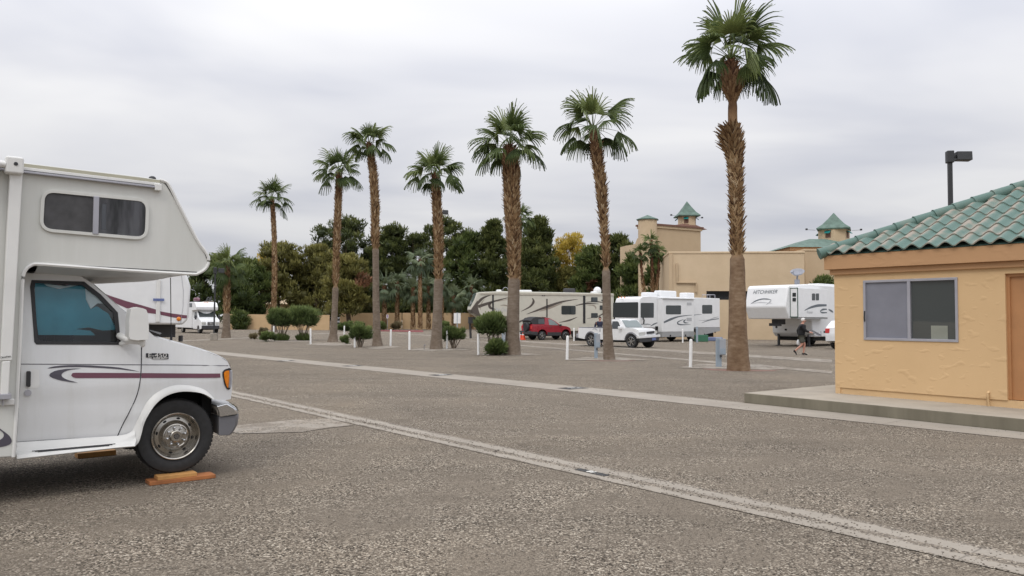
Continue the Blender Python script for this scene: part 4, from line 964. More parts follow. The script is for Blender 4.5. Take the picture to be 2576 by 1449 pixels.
# ---------------------------------------------------------------- other vehicles
plain('van_white', (0.78, 0.79, 0.80), 0.35, coat=0.3, var=0.03)
plain('van_grey', (0.34, 0.345, 0.35), 0.5); plain('trailer_beige', (0.56, 0.545, 0.47), 0.45, var=0.04); plain('trailer_trim', (0.47, 0.44, 0.37), 0.5)
plain('graphic_brown', (0.085, 0.07, 0.06), 0.5, var=0.05); plain('graphic_tan', (0.30, 0.26, 0.21), 0.5, var=0.05); plain('graphic_slate', (0.12, 0.14, 0.16), 0.5, var=0.05)
plain('graphic_light', (0.45, 0.46, 0.48), 0.5, var=0.05)
plain('car_red', (0.30, 0.012, 0.025), 0.25, coat=0.6, var=0.04); plain('car_white', (0.80, 0.81, 0.82), 0.25, coat=0.6, var=0.02)
plain('soft_top', (0.022, 0.022, 0.025), 0.7); plain('car_dark', (0.045, 0.045, 0.05), 0.6); plain('tail_red', (0.55, 0.04, 0.04), 0.25, coat=0.4)
plain('plate_blue', (0.12, 0.16, 0.35), 0.5); plain('cone_orange', (0.75, 0.08, 0.03), 0.6); plain('dish_grey', (0.28, 0.29, 0.33), 0.5)
plain('green_edge', (0.02, 0.07, 0.05), 0.5)
g = G('car_glass'); g.col((0.03, 0.038, 0.04)); g.b.inputs['Roughness'].default_value = 0.05; g.b.inputs['Specular IOR Level'].default_value = 0.9
g = G('car_glass_pale'); g.col((0.16, 0.20, 0.20)); g.b.inputs['Roughness'].default_value = 0.06; g.b.inputs['Specular IOR Level'].default_value = 1.0
ZT = zoomer(1800, 1050, 2500, 2536); ZM = zoomer(2350, 1050, 3000, 2355); ZK = zoomer(2850, 1050, 3350, 1811); ZL = zoomer(650, 1000, 1400, 2576); ZC = zoomer(1300, 1000, 2050, 2415)
def wheel(parent, x, y, r, w_=.22, rim='chrome', spokes=5, rr=.62, name='wheel'):
    M = Matrix.Translation((x, y, r)) @ Matrix.Rotation(R_(90), 4, 'X')
    t = MB(); t.lathe([(r * rr, -w_), (r * .96, -w_), (r, -w_ * .85), (r, -w_ * .15), (r * .96, 0), (r * .8, .004), (r * rr, -.01)], 28, M, False); T = t.build(name, 'rubber', parent, 40)
    d = MB(); d.lathe([(r * rr, -.005), (r * (rr - .04), -.008), (r * (rr - .06), -.05), (.0, -.05)], 24, M); D = d.build('rim', 'wheel_steel' if rim == 'wheel_steel' else 'under_black', T, 40)
    m = MB()
    if spokes:
        m.lathe([(r * .14, -.05), (r * .14, .0), (0, .004)], 10, M)
        for k in range(spokes):
            A = M @ Matrix.Rotation(2 * math.pi * (k + .2) / spokes, 4, 'Z'); m.box(r * .1, r * (rr - .02), -r * .075, r * .075, -.03, -.002, A)
        m.lathe([(r * (rr - .05), -.012), (r * rr, -.0), (r * (rr - .02), .004)], 24, M, False); m.build('spokes', rim, D, 40)
    return T
def wheel_far(parent, x, yw, r, w_=.22): 
    M = Matrix.Translation((x, yw, r)) @ Matrix.Rotation(R_(-90), 4, 'X')
    t = MB(); t.lathe([(0, -w_), (r * .96, -w_), (r, -w_ * .85), (r, -w_ * .15), (r * .96, 0), (r * .6, -.01), (0, -.02)], 24, M); return t.build('wheel', 'rubber', parent, 40)
def stroke(parent, fr, Z, pts, widths, mat, y=-.006, name='swoosh', y0=0.0, yf=None):
    c = [fr.side(*Z(*p), y0) for p in pts]; o = ribbon2(c, widths)
    return panel(name, o, mat, parent, y0 + y, yf=yf)
def rectp(parent, fr, Z, x0, y0p, x1, y1p, name, mat, y=-.01, th=.0, y0=0.0, r=.15, bevel=0):
    q = [fr.side(*Z(x0, y0p), y0), fr.side(*Z(x1, y0p), y0), fr.side(*Z(x1, y1p), y0), fr.side(*Z(x0, y1p), y0)]
    return panel(name, rquad(q, r) if r else q, mat, parent, y0 + y, th, bevel=bevel)
FRM = Matrix(((0, 0, 1, 0), (1, 0, 0, 0), (0, 1, 0, 0), (0, 0, 0, 1)))     # (a, b, h) -> (h, a, b)
def frontp_(parent, fr, Z, pts, name, mat, x0, dx=-.012, th=.01, r=0.0):
    q = [fr.front(*Z(*p), x0) for p in pts]; q = rquad(q, r) if r else q
    m = MB(); m.prism(q, x0 + dx, x0 + dx + th, FRM); return m.build(name, mat, parent)
def arch_cut(cx, r, zb, n=10, a0=180, a1=0, cz=None):
    cz = r * .92 if cz is None else cz
    return [(cx + r * math.cos(R_(a0 + (a1 - a0) * i / n)), max(zb, cz + r * math.sin(R_(a0 + (a1 - a0) * i / n)))) for i in range(n + 1)]
# ---- white motorhome with grey swooshes (between the pickup and the palm)
A = Frame((at(1608, 800, 55).x, 55), 54.7); T = empty_f('motorhome', A, 'white flat-front motorhome with big windscreen behind the white pickup', 'motorhome', 'motorhomes and trailers parked on the site')
s_ = lambda p, y0=0.0: A.side(*ZM(*p), y0)
xr = s_((1756, 500))[0]; zt = s_((900, 428))[1]; zs = s_((1600, 868))[1]; zb = s_((1150, 1000), -.45)[1]; zw = zs
out = [(0, zs), (xr, zs), (xr, zt), (1.2, zt + .02), (.45, zt - .02), (.12, zt - .14), (0.0, zt - .42), (-.02, 1.6), (-.10, 1.2)]
shell('body', out, 2.5, 'van_white', T, bevel=.09, seg=3, smooth=35, ny=1)
out = [(-.05, .38), (.85, .38)] + [(p[0], p[1]) for p in arch_cut(1.35, .5, .38)] + [(1.85, .38), (5.1, .38)] + arch_cut(5.7, .5, .38) + [(6.3, .40), (xr, .75), (xr, zs - .004), (-.12, zs - .004)]
shell('skirt', out, 2.5, 'van_grey', T, smooth=35)
m = MB(); m.box(.2, xr - .3, .4, 2.1, .3, .75); m.build('underbody', 'under_black', T)
for x in (1.35, 5.7): wheel(T, x, .06, .45, .3, 'wheel_steel', 0); wheel_far(T, x, 2.44, .45, .3)
SLX0, SLX1 = s_((935, 700), -.45)[0], s_((1385, 700), -.45)[0]
m = MB(); zt2 = s_((1100, 462), -.45)[1]; m.box(SLX0, SLX1, -.45, -.002, zs - .3, zt2); so_ = m.build('slide_out', 'van_white', T, bevel=.03)
m = MB(); m.box(SLX0, SLX1, -.44, -.002, zb, zs - .304); m.build('slide_skirt', 'van_grey', so_)
m = MB(); m.box(SLX0 - .04, SLX1 + .06, -.55, -.05, zt2 + .003, zt2 + .09); m.build('slide_awning', 'van_white', so_, bevel=.03)
m = MB(); x_a = s_((868, 900))[0]; m.box(x_a - .25, x_a + .02, -.02, -.003, .45, zs + .1); m.build('locker_shade', 'under_black', T)  # black sheet: shade inside the compartment opening put into its colour
rectp(so_, A, ZM, 985, 552, 1200, 680, 'window', 'car_glass', -.012, .01, -.45)
rectp(so_, A, ZM, 1285, 512, 1350, 552, 'vent', 'graphic_light', -.01, .008, -.45, 0); rectp(so_, A, ZM, 1280, 728, 1352, 775, 'vent', 'graphic_light', -.012, .008, -.45, 0)
rectp(T, A, ZM, 1502, 546, 1645, 670, 'window', 'car_glass', -.012, .01)
rectp(T, A, ZM, 625, 516, 812, 728, 'side_window', 'car_glass', -.012, .01, 0, .08)
frontp_(T, A, ZM, [(238, 512), (592, 506), (592, 728), (234, 722)], 'windscreen', 'car_glass', -.0, -.04, .03, .06)
frontp_(T, A, ZM, [(330, 862), (420, 862), (420, 905), (330, 905)], 'headlight', 'lamp_clear', -.0, -.13, .05, .2)
m = MB(); 
for px in (325, 365, 410): q = A.front(*ZM(px, 438), .25); m = MB(); m.sph((.16, q[0], q[1]), .05); m.build('marker_lamp', 'amber', T)
q = A.front(*ZM(366, 468), 0); text_obj('front_script', 'Vista', .16, 'graphic_light', T, Matrix.Translation((-.045, q[0], q[1])) @ Matrix.Rotation(R_(-90), 4, 'Z') @ Matrix.Rotation(R_(90), 4, 'X'))
stroke(so_, A, ZM, [(955, 797), (1050, 752), (1180, 710), (1360, 690)], [.12, .17, .08, .02], 'graphic_slate', y0=-.45)
stroke(T, A, ZM, [(1385, 690), (1450, 683), (1500, 682)], [.05, .03, .01], 'graphic_slate')
stroke(so_, A, ZM, [(1240, 752), (1180, 775), (1150, 800), (1170, 822), (1250, 828), (1340, 822)], [.02, .07, .12, .1, .06, .01], 'graphic_slate', y0=-.45)
stroke(so_, A, ZM, [(1268, 755), (1240, 780), (1260, 800), (1310, 802)], [.05, .14, .1, .01], 'graphic_slate', y0=-.45)
stroke(T, A, ZM, [(620, 822), (720, 820), (770, 826)], [.03, .06, .02], 'graphic_slate'); stroke(T, A, ZM, [(765, 848), (810, 822), (862, 800)], [.03, .1, .06], 'graphic_slate')
stroke(T, A, ZM, [(1450, 768), (1580, 760), (1680, 728), (1735, 715)], [.01, .06, .08, .03], 'graphic_light'); stroke(T, A, ZM, [(1490, 805), (1600, 765), (1740, 742)], [.01, .07, .06], 'graphic_slate')
for (x, y) in ((1050, 983), (1265, 980)): rectp(so_, A, ZM, x - 8, y - 12, x + 8, y + 12, 'locker_latch', 'under_black', -.006, .004, -.45, 0)
for (x, y) in ((1537, 965), (1687, 938)): rectp(T, A, ZM, x - 8, y - 10, x + 8, y + 10, 'locker_latch', 'under_black', -.006, .004, 0, 0)
m = MB(); a = s_((660, 735)); m.tube([(a[0], -.02, a[1]), (a[0] - .2, -.3, a[1] - .15), (a[0] - .25, -.3, a[1] - .4)], .05, 6); m.build('mirror', 'black_plastic', T)
def roofbox(T, fr, Z, x0, x1, yt, zt, w0, w1, name, mat='van_white', y0=.8):
    a = fr.side(*Z(x0, 0), y0)[0]; b = fr.side(*Z(x1, 0), y0)[0]; h = fr.side(*Z((x0 + x1) / 2, yt), y0)[1]
    m = MB(); m.box(a, b, w0, w1, zt, h); return m.build(name, mat, T, bevel=.08)
roofbox(T, A, ZM, 910, 1140, 342, zt + .01, .8, 1.5, 'roof_air_conditioner'); roofbox(T, A, ZM, 750, 900, 365, zt + .01, 1.0, 1.7, 'roof_vent'); roofbox(T, A, ZM, 1285, 1408, 370, zt + .01, .9, 1.6, 'roof_dome')
m = MB(); a = s_((1575, 420), .4)[0]; b = s_((1685, 420), .4)[0]; m.tube([(a, .4, zt), (a, .4, zt + .28), (b, .4, zt + .28), (b, .4, zt)], .025, 5); m.tube([(a, .9, zt), (a, .9, zt + .28), (b, .9, zt + .28), (b, .9, zt)], .025, 5); m.build('roof_rack', 'alu', T)
# ---- beige trailer
B_ = Frame((at(1222, 800, 62).x, 62), 80); T = empty_f('caravan_trailer', B_, 'long beige fifth-wheel trailer with brown swooshes behind the red car', 'trailer', 'motorhomes and trailers parked on the site')
s_ = lambda p, y0=0.0: B_.side(*ZT(*p), y0)
nose = [s_(p) for p in ((640, 702), (330, 722), (235, 668), (192, 612), (205, 560), (250, 470), (285, 372), (330, 362))]
roof = [s_(p) for p in ((640, 350), (1500, 366), (2235, 384))]
zbt = .62; out = nose + roof + [(s_((2235, 500))[0], zbt), (s_((735, 870))[0], zbt), (s_((715, 760))[0], nose[0][1] - .05)]
shell('body', out, 2.44, 'trailer_beige', T, bevel=.05, smooth=35)
m = MB(); q = s_((735, 880))[0]; xr = s_((2235, 500))[0]; m.box(q + .1, xr - .2, .15, 2.2, .35, .615); m.build('underbody', 'under_black', T)
for k in range(3): wheel(T, q + 5.6 + .85 * k, .05, .38, .22, 'wheel_steel', 0); 
panel('lower_nose', [s_(p) for p in ((335, 722), (240, 672), (194, 616), (290, 480), (300, 600), (328, 690))], 'graphic_brown', T, -.008)
gl = [s_(p) for p in ((194, 612), (205, 560), (250, 470), (285, 372))]
m = MB(); pts = gl[1:]; vs_ = []
for x, z in pts: vs_ += [(x - .03, .35, z), (x - .03, 2.1, z)]
m.add(vs_, [(0, 1, 3, 2), (2, 3, 5, 4)]); m.build('front_visor', 'car_glass_pale', T)
gl = [s_(p) for p in ((235, 668), (192, 614))]; m = MB(); m.add([(gl[0][0] - .02, 0.02, gl[0][1]), (gl[0][0] - .02, 2.4, gl[0][1]), (gl[1][0] - .02, 2.4, gl[1][1] - .03), (gl[1][0] - .02, .02, gl[1][1] - .03)], [(0, 1, 2, 3)]); m.build('lower_nose', 'graphic_brown', T)
for pts, wd, mt in (([(480, 405), (400, 432), (330, 480), (235, 600)], [.02, .14, .22, .1], 'graphic_brown'), ([(300, 570), (420, 530), (560, 485), (740, 440)], [.25, .22, .12, .05], 'graphic_brown'),
                    ([(388, 465), (345, 530), (330, 620)], [.02, .08, .02], 'graphic_tan'), ([(740, 465), (620, 485), (560, 500)], [.03, .06, .02], 'graphic_tan'),
                    ([(500, 500), (460, 545), (480, 590), (550, 608)], [.08, .22, .2, .02], 'graphic_brown'), ([(1072, 448), (1090, 500), (1040, 570), (912, 638)], [.04, .2, .14, .02], 'graphic_brown'),
                    ([(990, 678), (1150, 620), (1300, 565), (1500, 500), (1725, 464)], [.02, .14, .22, .14, .02], 'graphic_brown'), ([(1170, 638), (1320, 590), (1500, 520)], [.02, .16, .05], 'graphic_tan'),
                    ([(1690, 555), (1850, 525), (2020, 532)], [.06, .14, .02], 'graphic_brown'), ([(1850, 550), (1940, 552), (1975, 580), (1975, 610)], [.02, .1, .12, .02], 'graphic_tan'),
                    ([(1840, 505), (2000, 500), (2100, 520)], [.03, .1, .04], 'graphic_brown'), ([(2100, 660), (2050, 690), (1990, 715), (1850, 742)], [.12, .1, .06, .02], 'graphic_brown'),
                    ([(870, 795), (980, 750), (1150, 716)], [.16, .1, .02], 'graphic_brown'), ([(1450, 798), (1600, 765), (1715, 718)], [.02, .14, .02], 'graphic_brown')):
    stroke(T, B_, ZT, pts, wd, mt)
for (a, b, c, d, n_) in ((500, 404, 522, 692, 'slide_seal'), (1273, 460, 1288, 722, 'slide_seal'), (1796, 412, 1828, 808, 'slide_seal')): rectp(T, B_, ZT, a, b, c, d, n_, 'black_plastic', -.03, .02, 0, 0)
for (a, b, c, d) in ((525, 404, 862, 700), (1290, 460, 1770, 830), (1832, 412, 2215, 826)): rectp(T, B_, ZT, a, b, c, d, 'slide_face', 'trailer_beige', -.004, .002, 0, 0, 0)
for (a, b, c, d) in ((1487, 558, 1690, 682), (1910, 436, 2003, 505), (1910, 662, 2005, 730), (2033, 552, 2140, 618), (2058, 470, 2120, 495)): rectp(T, B_, ZT, a, b, c, d, 'window', 'car_glass', -.02, .012)
o = rectp(T, B_, ZT, 1207, 396, 1257, 420, 'round_emblem', 'graphic_brown', -.012, .006, 0, .5); rectp(o, B_, ZT, 1222, 401, 1242, 415, 'emblem_centre', 'graphic_light', -.016, .004, 0, .5)
q = s_((668, 615)); text_obj('side_script', 'Big Country', .42, 'graphic_light', T, TXT_SIDE(q[0], -.012, q[1]), .72, .4)
stroke(T, B_, ZT, [(615, 555), (660, 548), (700, 555), (735, 570)], [.02, .08, .1, .03], 'graphic_tan', -.012)
q = s_((150, 535), 1.0); star = [(.30 * (1 if i % 2 == 0 else .45) * math.cos(R_(36 * i + 90)), .30 * (1 if i % 2 == 0 else .45) * math.sin(R_(36 * i + 90))) for i in range(10)]
m = MB(); x_s = s_((228, 540))[0]; m.prism([(1.0 + a, q[1] + b) for a, b in star], x_s - .07, x_s - .05, FRM); m.build('star_emblem', 'graphic_light', T)
m = MB(); a = s_((330, 372)); m.box(a[0], xr + .02, -.05, -.004, a[1] - .16, a[1] - .02); 
m = MB(); b = s_((2235, 392)); vs_ = [(a[0], -.05, a[1] - .14), (b[0], -.05, b[1] - .14), (b[0], -.003, b[1] - .14), (a[0], -.003, a[1] - .14), (a[0], -.05, a[1] - .0), (b[0], -.05, b[1] - .0), (b[0], -.003, b[1]), (a[0], -.003, a[1])]
m.add(vs_, [(0, 3, 2, 1), (4, 5, 6, 7), (0, 1, 5, 4), (1, 2, 6, 5), (2, 3, 7, 6), (3, 0, 4, 7)]); m.build('roof_edge', 'trailer_trim', T)
roofbox(T, B_, ZT, 888, 1070, 332, roof[0][1] - .15, .8, 1.5, 'roof_air_conditioner'); roofbox(T, B_, ZT, 570, 642, 326, roof[0][1] - .1, .9, 1.4, 'roof_vent')
roofbox(T, B_, ZT, 1535, 1690, 310, roof[1][1] - .1, .8, 1.4, 'roof_vent', 'car_dark'); roofbox(T, B_, ZT, 1925, 2020, 352, roof[2][1] - .05, .8, 1.4, 'roof_vent')
m = MB(); q = s_((2000, 345), 1.1); m.sph((q[0], 1.1, q[1] - .0), .34, 14, 8); m.build('satellite_dome', 'van_white', T, 60)
m = MB(); q = s_((715, 330), .8); m.tube([(q[0] - .15 + .22 * math.cos(i * .5), .8, q[1] - .02 + .22 * math.sin(i * .5)) for i in range(10)], .02, 4); m.build('roof_handle', 'alu', T)
m = MB(); q = s_((205, 735)); z = nose[1][1]
m.box(q[0] - .1, q[0] + .5, .9, 1.5, z - .5, z + .02); m.build('pin_box', 'car_dark', T)
for k, px in ((0, 185), (1, 205)):
    m = MB(); a = s_((px, 780), .3 + k * .3)[0]; m.tube([(a, 1.0 + .3 * k, z - .1), (a + .1, 1.0 + .5 * k, 0.01)], .05, 6); m.build('king_pin_stand', 'car_dark', T)
# ---- white fifth wheel on the right
H_ = Frame((at(1978, 800, 45.6).x, 45.6), 50); T = empty_f('caravan_trailer', H_, 'white fifth-wheel trailer with a roof dish and open slide, near the walking man', 'trailer', 'motorhomes and trailers parked on the site')
fz = lambda y, x0=0.0, px=868: H_.front(*ZK(px, y), x0)[1]
ztp = fz(262, .35); zcr = fz(572, -.05); znb = fz(748, .2); zlb = H_.side(*ZK(1300, 1005), 0)[1]
fw_ = H_.front(*ZK(308, 600), 0)[0]
out = [(.30, znb), (-.06, zcr), (.22, ztp - .12), (.40, ztp), (2.5, ztp + .12), (9.4, ztp + .1), (9.4, zlb), (3.3, zlb), (3.0, zlb + .25), (2.9, znb)]
shell('body', out, fw_, 'van_white', T, bevel=.07, seg=3, smooth=35)
m = MB(); m.box(3.4, 9.2, .2, fw_ - .2, .35, zlb - .003); m.build('underbody', 'under_black', T)
for k in range(2): wheel(T, 6.6 + .9 * k, .08, .38, .22, 'wheel_steel', 0); wheel_far(T, 6.6 + .9 * k, fw_ - .08, .38)
def nosep(pts, name, mat, off=.012):       # on the sloping front cap
    m = MB(); q = []
    for p in pts:
        y, z = H_.front(*ZK(*p), .08); x = np.interp(z, [zcr, ztp - .12], [-.06, .22]) - off; y, z = H_.front(*ZK(*p), x); q.append((x, y, z))
    m.add(q, [tuple(range(len(q)))]); return m.build(name, mat, T)
def nstroke(pts, wpx, mat):
    o = ribbon2(pts, wpx); return nosep(o, 'swoosh', mat)
nstroke([(385, 530), (450, 490), (540, 462), (620, 462), (672, 470)], [2, 16, 16, 16, 4], 'graphic_slate'); nstroke([(672, 470), (660, 500), (600, 545)], [10, 20, 2], 'graphic_light'); nstroke([(400, 525), (540, 510), (690, 525)], [2, 10, 2], 'graphic_light')
y_, z_ = H_.front(*ZK(588, 362), .16); x_ = np.interp(z_, [zcr, ztp - .12], [-.06, .22]) - .014; sl_ = math.atan2(.28, ztp - .12 - zcr)
text_obj('maker_name', 'HITCHHIKER', .33, 'graphic_slate', T, Matrix.Translation((x_, y_, z_)) @ Matrix.Rotation(R_(-90), 4, 'Z') @ Matrix.Rotation(R_(90) - sl_, 4, 'X'), .86, .3, .0)
y_, z_ = H_.front(*ZK(735, 404), .16); text_obj('maker_name', 'Premier', .10, 'graphic_slate', T, Matrix.Translation((x_ - .01, y_, z_)) @ Matrix.Rotation(R_(-90), 4, 'Z') @ Matrix.Rotation(R_(90) - sl_, 4, 'X'))
SX = H_.side(*ZK(945, 500), 0)[0]; SY = -.5; SX1 = H_.side(*ZK(1488, 500), SY)[0]; sz0 = H_.side(*ZK(1300, 722), SY)[1]; sz1 = H_.side(*ZK(1300, 315), SY)[1]
m = MB(); m.box(SX, SX1, SY, -.002, sz0, sz1); so_ = m.build('slide_out', 'van_white', T, bevel=.01)
m = MB(); e = .035
for b in ((SX - .01, SX + .02, SY - .01, SY + e, sz0, sz1), (SX - .01, SX + .02, -e, .0 - .003, sz0, sz1), (SX - .012, SX + .018, SY, -.003, sz1 - e, sz1 + .01), (SX - .012, SX + .018, SY, -.003, sz0 - .01, sz0 + e)): m.box(*b)
m.build('edge_seal', 'green_edge', so_)
for (a, b, c, d) in ((980, 372, 1030, 428), (980, 445, 1030, 496)): frontp_(so_, H_, ZK, [(a, b), (c, b), (c, d), (a, d)], 'window', 'car_glass', SX, -.014, .01, .15)
for (a, b, c, d) in ((1256, 382, 1302, 480), (1312, 382, 1356, 480)): rectp(so_, H_, ZK, a, b, c, d, 'window', 'car_glass', -.012, .01, SY)
stroke(so_, H_, ZK, [(1150, 625), (1230, 585), (1340, 555), (1465, 550)], [.03, .12, .16, .12], 'graphic_slate', y0=SY); stroke(so_, H_, ZK, [(1370, 635), (1410, 612), (1470, 606)], [.03, .12, .06], 'graphic_slate', y0=SY)
stroke(so_, H_, ZK, [(1370, 635), (1400, 655), (1470, 655)], [.03, .1, .06], 'graphic_slate', y0=SY); stroke(T, H_, ZK, [(1492, 610), (1530, 630), (1560, 650)], [.06, .14, .06], 'graphic_slate')
q = H_.side(*ZK(1225, 650), SY); text_obj('side_script', 'Premier', .26, 'graphic_light', so_, TXT_SIDE(q[0], SY - .008, q[1]), .8, .3)
m = MB(); m.box(SX + .1, SX1, SY + .05, -.01, sz0 - .1, sz0 - .003); m.build('slide_underside', 'van_grey', so_)
for (x, y) in ((890, 898), (1435, 932)): rectp(T, H_, ZK, x - 12, y - 14, x + 12, y + 12, 'locker_latch', 'under_black', -.01, .006, 0, 0) if x > 1020 else frontp_(T, H_, ZK, [(x - 12, y - 12), (x + 12, y - 12), (x + 12, y + 12), (x - 12, y + 12)], 'locker_latch', 'under_black', 3.0, -.08, .05)
m = MB(); yq, zq = H_.front(*ZK(600, 800), 1.2); m.box(.9, 1.6, 1.0, 1.5, znb - .32, znb - .003); m.box(.75, 1.0, .9, 1.6, znb - .42, znb - .25); m.tube([(1.0, 1.25, znb - .55), (1.0, 1.25, znb - .3)], .06, 8); m.build('pin_box', 'car_dark', T)
for yy in (.35, fw_ - .35):
    m = MB(); m.box(3.1, 3.22, yy - .06, yy + .06, .04, zlb + .3); m.box(3.0, 3.32, yy - .15, yy + .15, 0.002, .04); m.build('landing_leg', 'car_dark', T)
m = MB(); q = H_.side(*ZK(1045, 200), .7); r_ = ztp + .12; zc0 = H_.side(*ZK(1045, 80), .7)[1]
m.tube([(q[0], .7, r_), (q[0], .7, r_ + .3)], .16, 8); m.tube([(q[0], .7, r_ + .3), (q[0] + .05, .7, zc0 - .15)], .06, 6)
M = Matrix.Translation((q[0] + .05, .7, zc0)) @ Matrix.Rotation(R_(-28), 4, 'Y') @ Matrix.Rotation(R_(12), 4, 'X')
m.lathe([(0.0, -.16), (.2, -.13), (.34, -.05), (.42, .06), (.40, .06), (.32, -.03), (.18, -.1), (.0, -.13)], 20, M); m.tube([(-.30, 0, -.10), (-.62, 0, .30)], .03, 5, True, M); m.box(-.72, -.55, -.05, .05, .26, .38, M)
m.build('satellite_dish', 'dish_grey', T, 50)
m = MB(); a = H_.side(*ZK(1240, 210), 1.2)[0]; 
for k in range(2): m.box(a + .3 + 2.6 * k, a + 2.3 + 2.6 * k, .8, 1.6, r_ - .03, r_ + .16)
m.build('roof_panels', 'van_white', T, bevel=.05)
m = MB(); a_ = H_.side(*ZK(1210, 920), -.3); b_ = H_.side(*ZK(1385, 985), -.3); m.box(a_[0], b_[0], -.35, -.3, b_[1] - .02, b_[1] + .02); m.tube([(a_[0], -.3, a_[1]), (b_[0], -.3, b_[1])], .03, 5); m.tube([(b_[0], -.3, b_[1] - .05), (b_[0], -.3, b_[1] + .28)], .025, 5); m.tube([(a_[0] + .3, -.3, a_[1] + .08), (b_[0], -.3, b_[1] + .05)], .05, 6)
m.build('folding_step', 'alu', T)
# ---- generic car pieces
def tumble(belt, k, ends=None, r=.12):
    def f(x, z):
        y = max(0, z - belt) * k
        if ends:
            for e, sgn in ((ends[0], 1), (ends[1], -1)):
                d = (x - e) * sgn
                if d < .35: y += ((.35 - d) / .35) ** 2 * r
        if z < .5: y += (.5 - z) * .12
        return y
    return f
# ---- red two-door soft-top
C_ = Frame((at(1338, 800, 58.3).x, 58.3), 61); T = empty_f('parked_car', C_, 'small red two-door soft-top car with a spare wheel on its tail', 'car', 'cars on the site')
s_ = lambda p, y0=0.0: C_.side(*ZT(*p), y0)
P = [s_(p) for p in ((1075, 822), (1180, 824), (1250, 822), (1262, 728), (1300, 730), (1345, 742), (1400, 772), (1478, 838), (1560, 850), (1608, 868), (1628, 895), (1630, 965))]
rx = s_((1217, 1000))[0]; fx = s_((1552, 1000))[0]; WR = .345
lowz = .34; nosex = P[-1][0]
body = P + [(nosex - .02, lowz + .1), (fx + .46, lowz)] + arch_cut(fx, .43, lowz, 10, 0, 180) + arch_cut(rx, .43, lowz, 10, 0, 180) + [(0.02, lowz + .12), (-.02, s_((1075, 900))[1])]
yt = tumble(s_((1300, 835))[1], .22, (0, nosex), .09)
shell('body', body, 1.62, 'car_red', T, yf=yt, grid=.16, ny=6, crown=.03, smooth=40)
tp = [s_(p) for p in ((1040, 812), (1075, 822), (1255, 822), (1262, 728), (1140, 724), (1060, 738))]; tp[0] = (0.0, tp[1][1] + .0); tp[5] = (tp[5][0] + .0, tp[5][1])
shell('soft_top', [(p[0], p[1] + .012) for p in [s_((1085, 822)), s_((1250, 822)), s_((1258, 735)), s_((1150, 722)), s_((1100, 735)), s_((1060, 775))]], 1.60, 'soft_top', T, yf=lambda x, z: yt(x, z) + .012, grid=.2, ny=4, crown=.04, smooth=40)
m = MB(); a = s_((1262, 724)); b = s_((1345, 740)); m.add([(a[0] - .02, .2, a[1] + .03), (b[0], .24, b[1] + .02), (b[0], 1.38, b[1] + .02), (a[0] - .02, 1.42, a[1] + .03)], [(0, 1, 2, 3)]); m.build('soft_top_front', 'soft_top', T)
YT = lambda d: (lambda x, z: yt(x, z) + d)
panel('door_window', [s_(p) for p in ((1308, 752), (1348, 752), (1395, 780), (1452, 836), (1312, 832))], 'car_glass_pale', T, -.012, yf=yt)
panel('rear_window', [s_(p) for p in ((1165, 752), (1250, 745), (1252, 816), (1160, 816))], 'car_glass', T, -.006, yf=lambda x, z: yt(x, z))
m = MB(); a = s_((1352, 746)); b = s_((1472, 838)); m.add([(a[0] + .03, .26, a[1]), (b[0] + .02, .10, b[1] + .01), (b[0] + .02, 1.52, b[1] + .01), (a[0] + .03, 1.36, a[1])], [(0, 1, 2, 3)]); m.build('windscreen', 'car_glass_pale', T)
cl = [s_(p)[1] for p in ((1300, 935), (1300, 1000))]
panel('lower_cladding', [(rx + .44, cl[0]), (fx - .44, cl[0]), (fx - .44, lowz + .0), (rx + .44, lowz + .0)], 'car_dark', T, -.012, .01, yf=yt)
panel('rear_bumper', [(-.02, cl[0] + .06), (rx - .42, cl[0] + .04), (rx - .44, lowz + .02), (-.02, lowz + .1)], 'car_dark', T, -.02, .015, grid=.1, yf=yt)
m = MB(); m.box(-.16, .03, .10, 1.52, lowz + .08, cl[0] + .10); m.build('rear_bumper', 'car_dark', T, bevel=.04)
m = MB(); q = C_.front(*ZT(1010, 862), -.12); M = Matrix.Translation((-.02, .62, q[1])) @ Matrix.Rotation(R_(-90), 4, 'Y'); m.lathe([(0, 0), (.33, 0), (.345, .04), (.345, .18), (.32, .21), (0, .21)], 24, M); m.build('spare_wheel_cover', 'soft_top', T, 40)
m = MB(); m.add([(-.02, .24, P[0][1] + .02), (-.02, 1.38, P[0][1] + .02), (.18, 1.34, P[3][1] - .02), (.18, .28, P[3][1] - .02)], [(0, 1, 2, 3)]); m.build('rear_screen', 'car_glass', T)
q = s_((1112, 868)); m = MB(); m.box(-.03, .07, .06, .20, q[1] - .13, q[1] + .13); tl = m.build('tail_lamp', 'tail_red', T, bevel=.01); m = MB(); m.box(-.03, .07, 1.42, 1.56, q[1] - .13, q[1] + .13); m.build('tail_lamp', 'tail_red', T, bevel=.01)
for x in (rx, fx): wheel(T, x, .03, WR, .21, 'chrome', 5); wheel_far(T, x, 1.59, WR)
m = MB(); q = s_((1468, 835)); m.box(q[0] - .06, q[0] + .06, -.16, .04, q[1] - .06, q[1] + .07); m.build('wing_mirror', 'car_dark', T, bevel=.02)
m = MB(); q = s_((1335, 858)); m.box(q[0] - .08, q[0] + .08, yt(*q) - .02, yt(*q) - .002, q[1] - .02, q[1] + .02); m.build('door_handle', 'car_dark', T)
m = MB(); m.box(.1, nosex - .1, .12, 1.5, .3, .5); m.build('underbody', 'under_black', T)
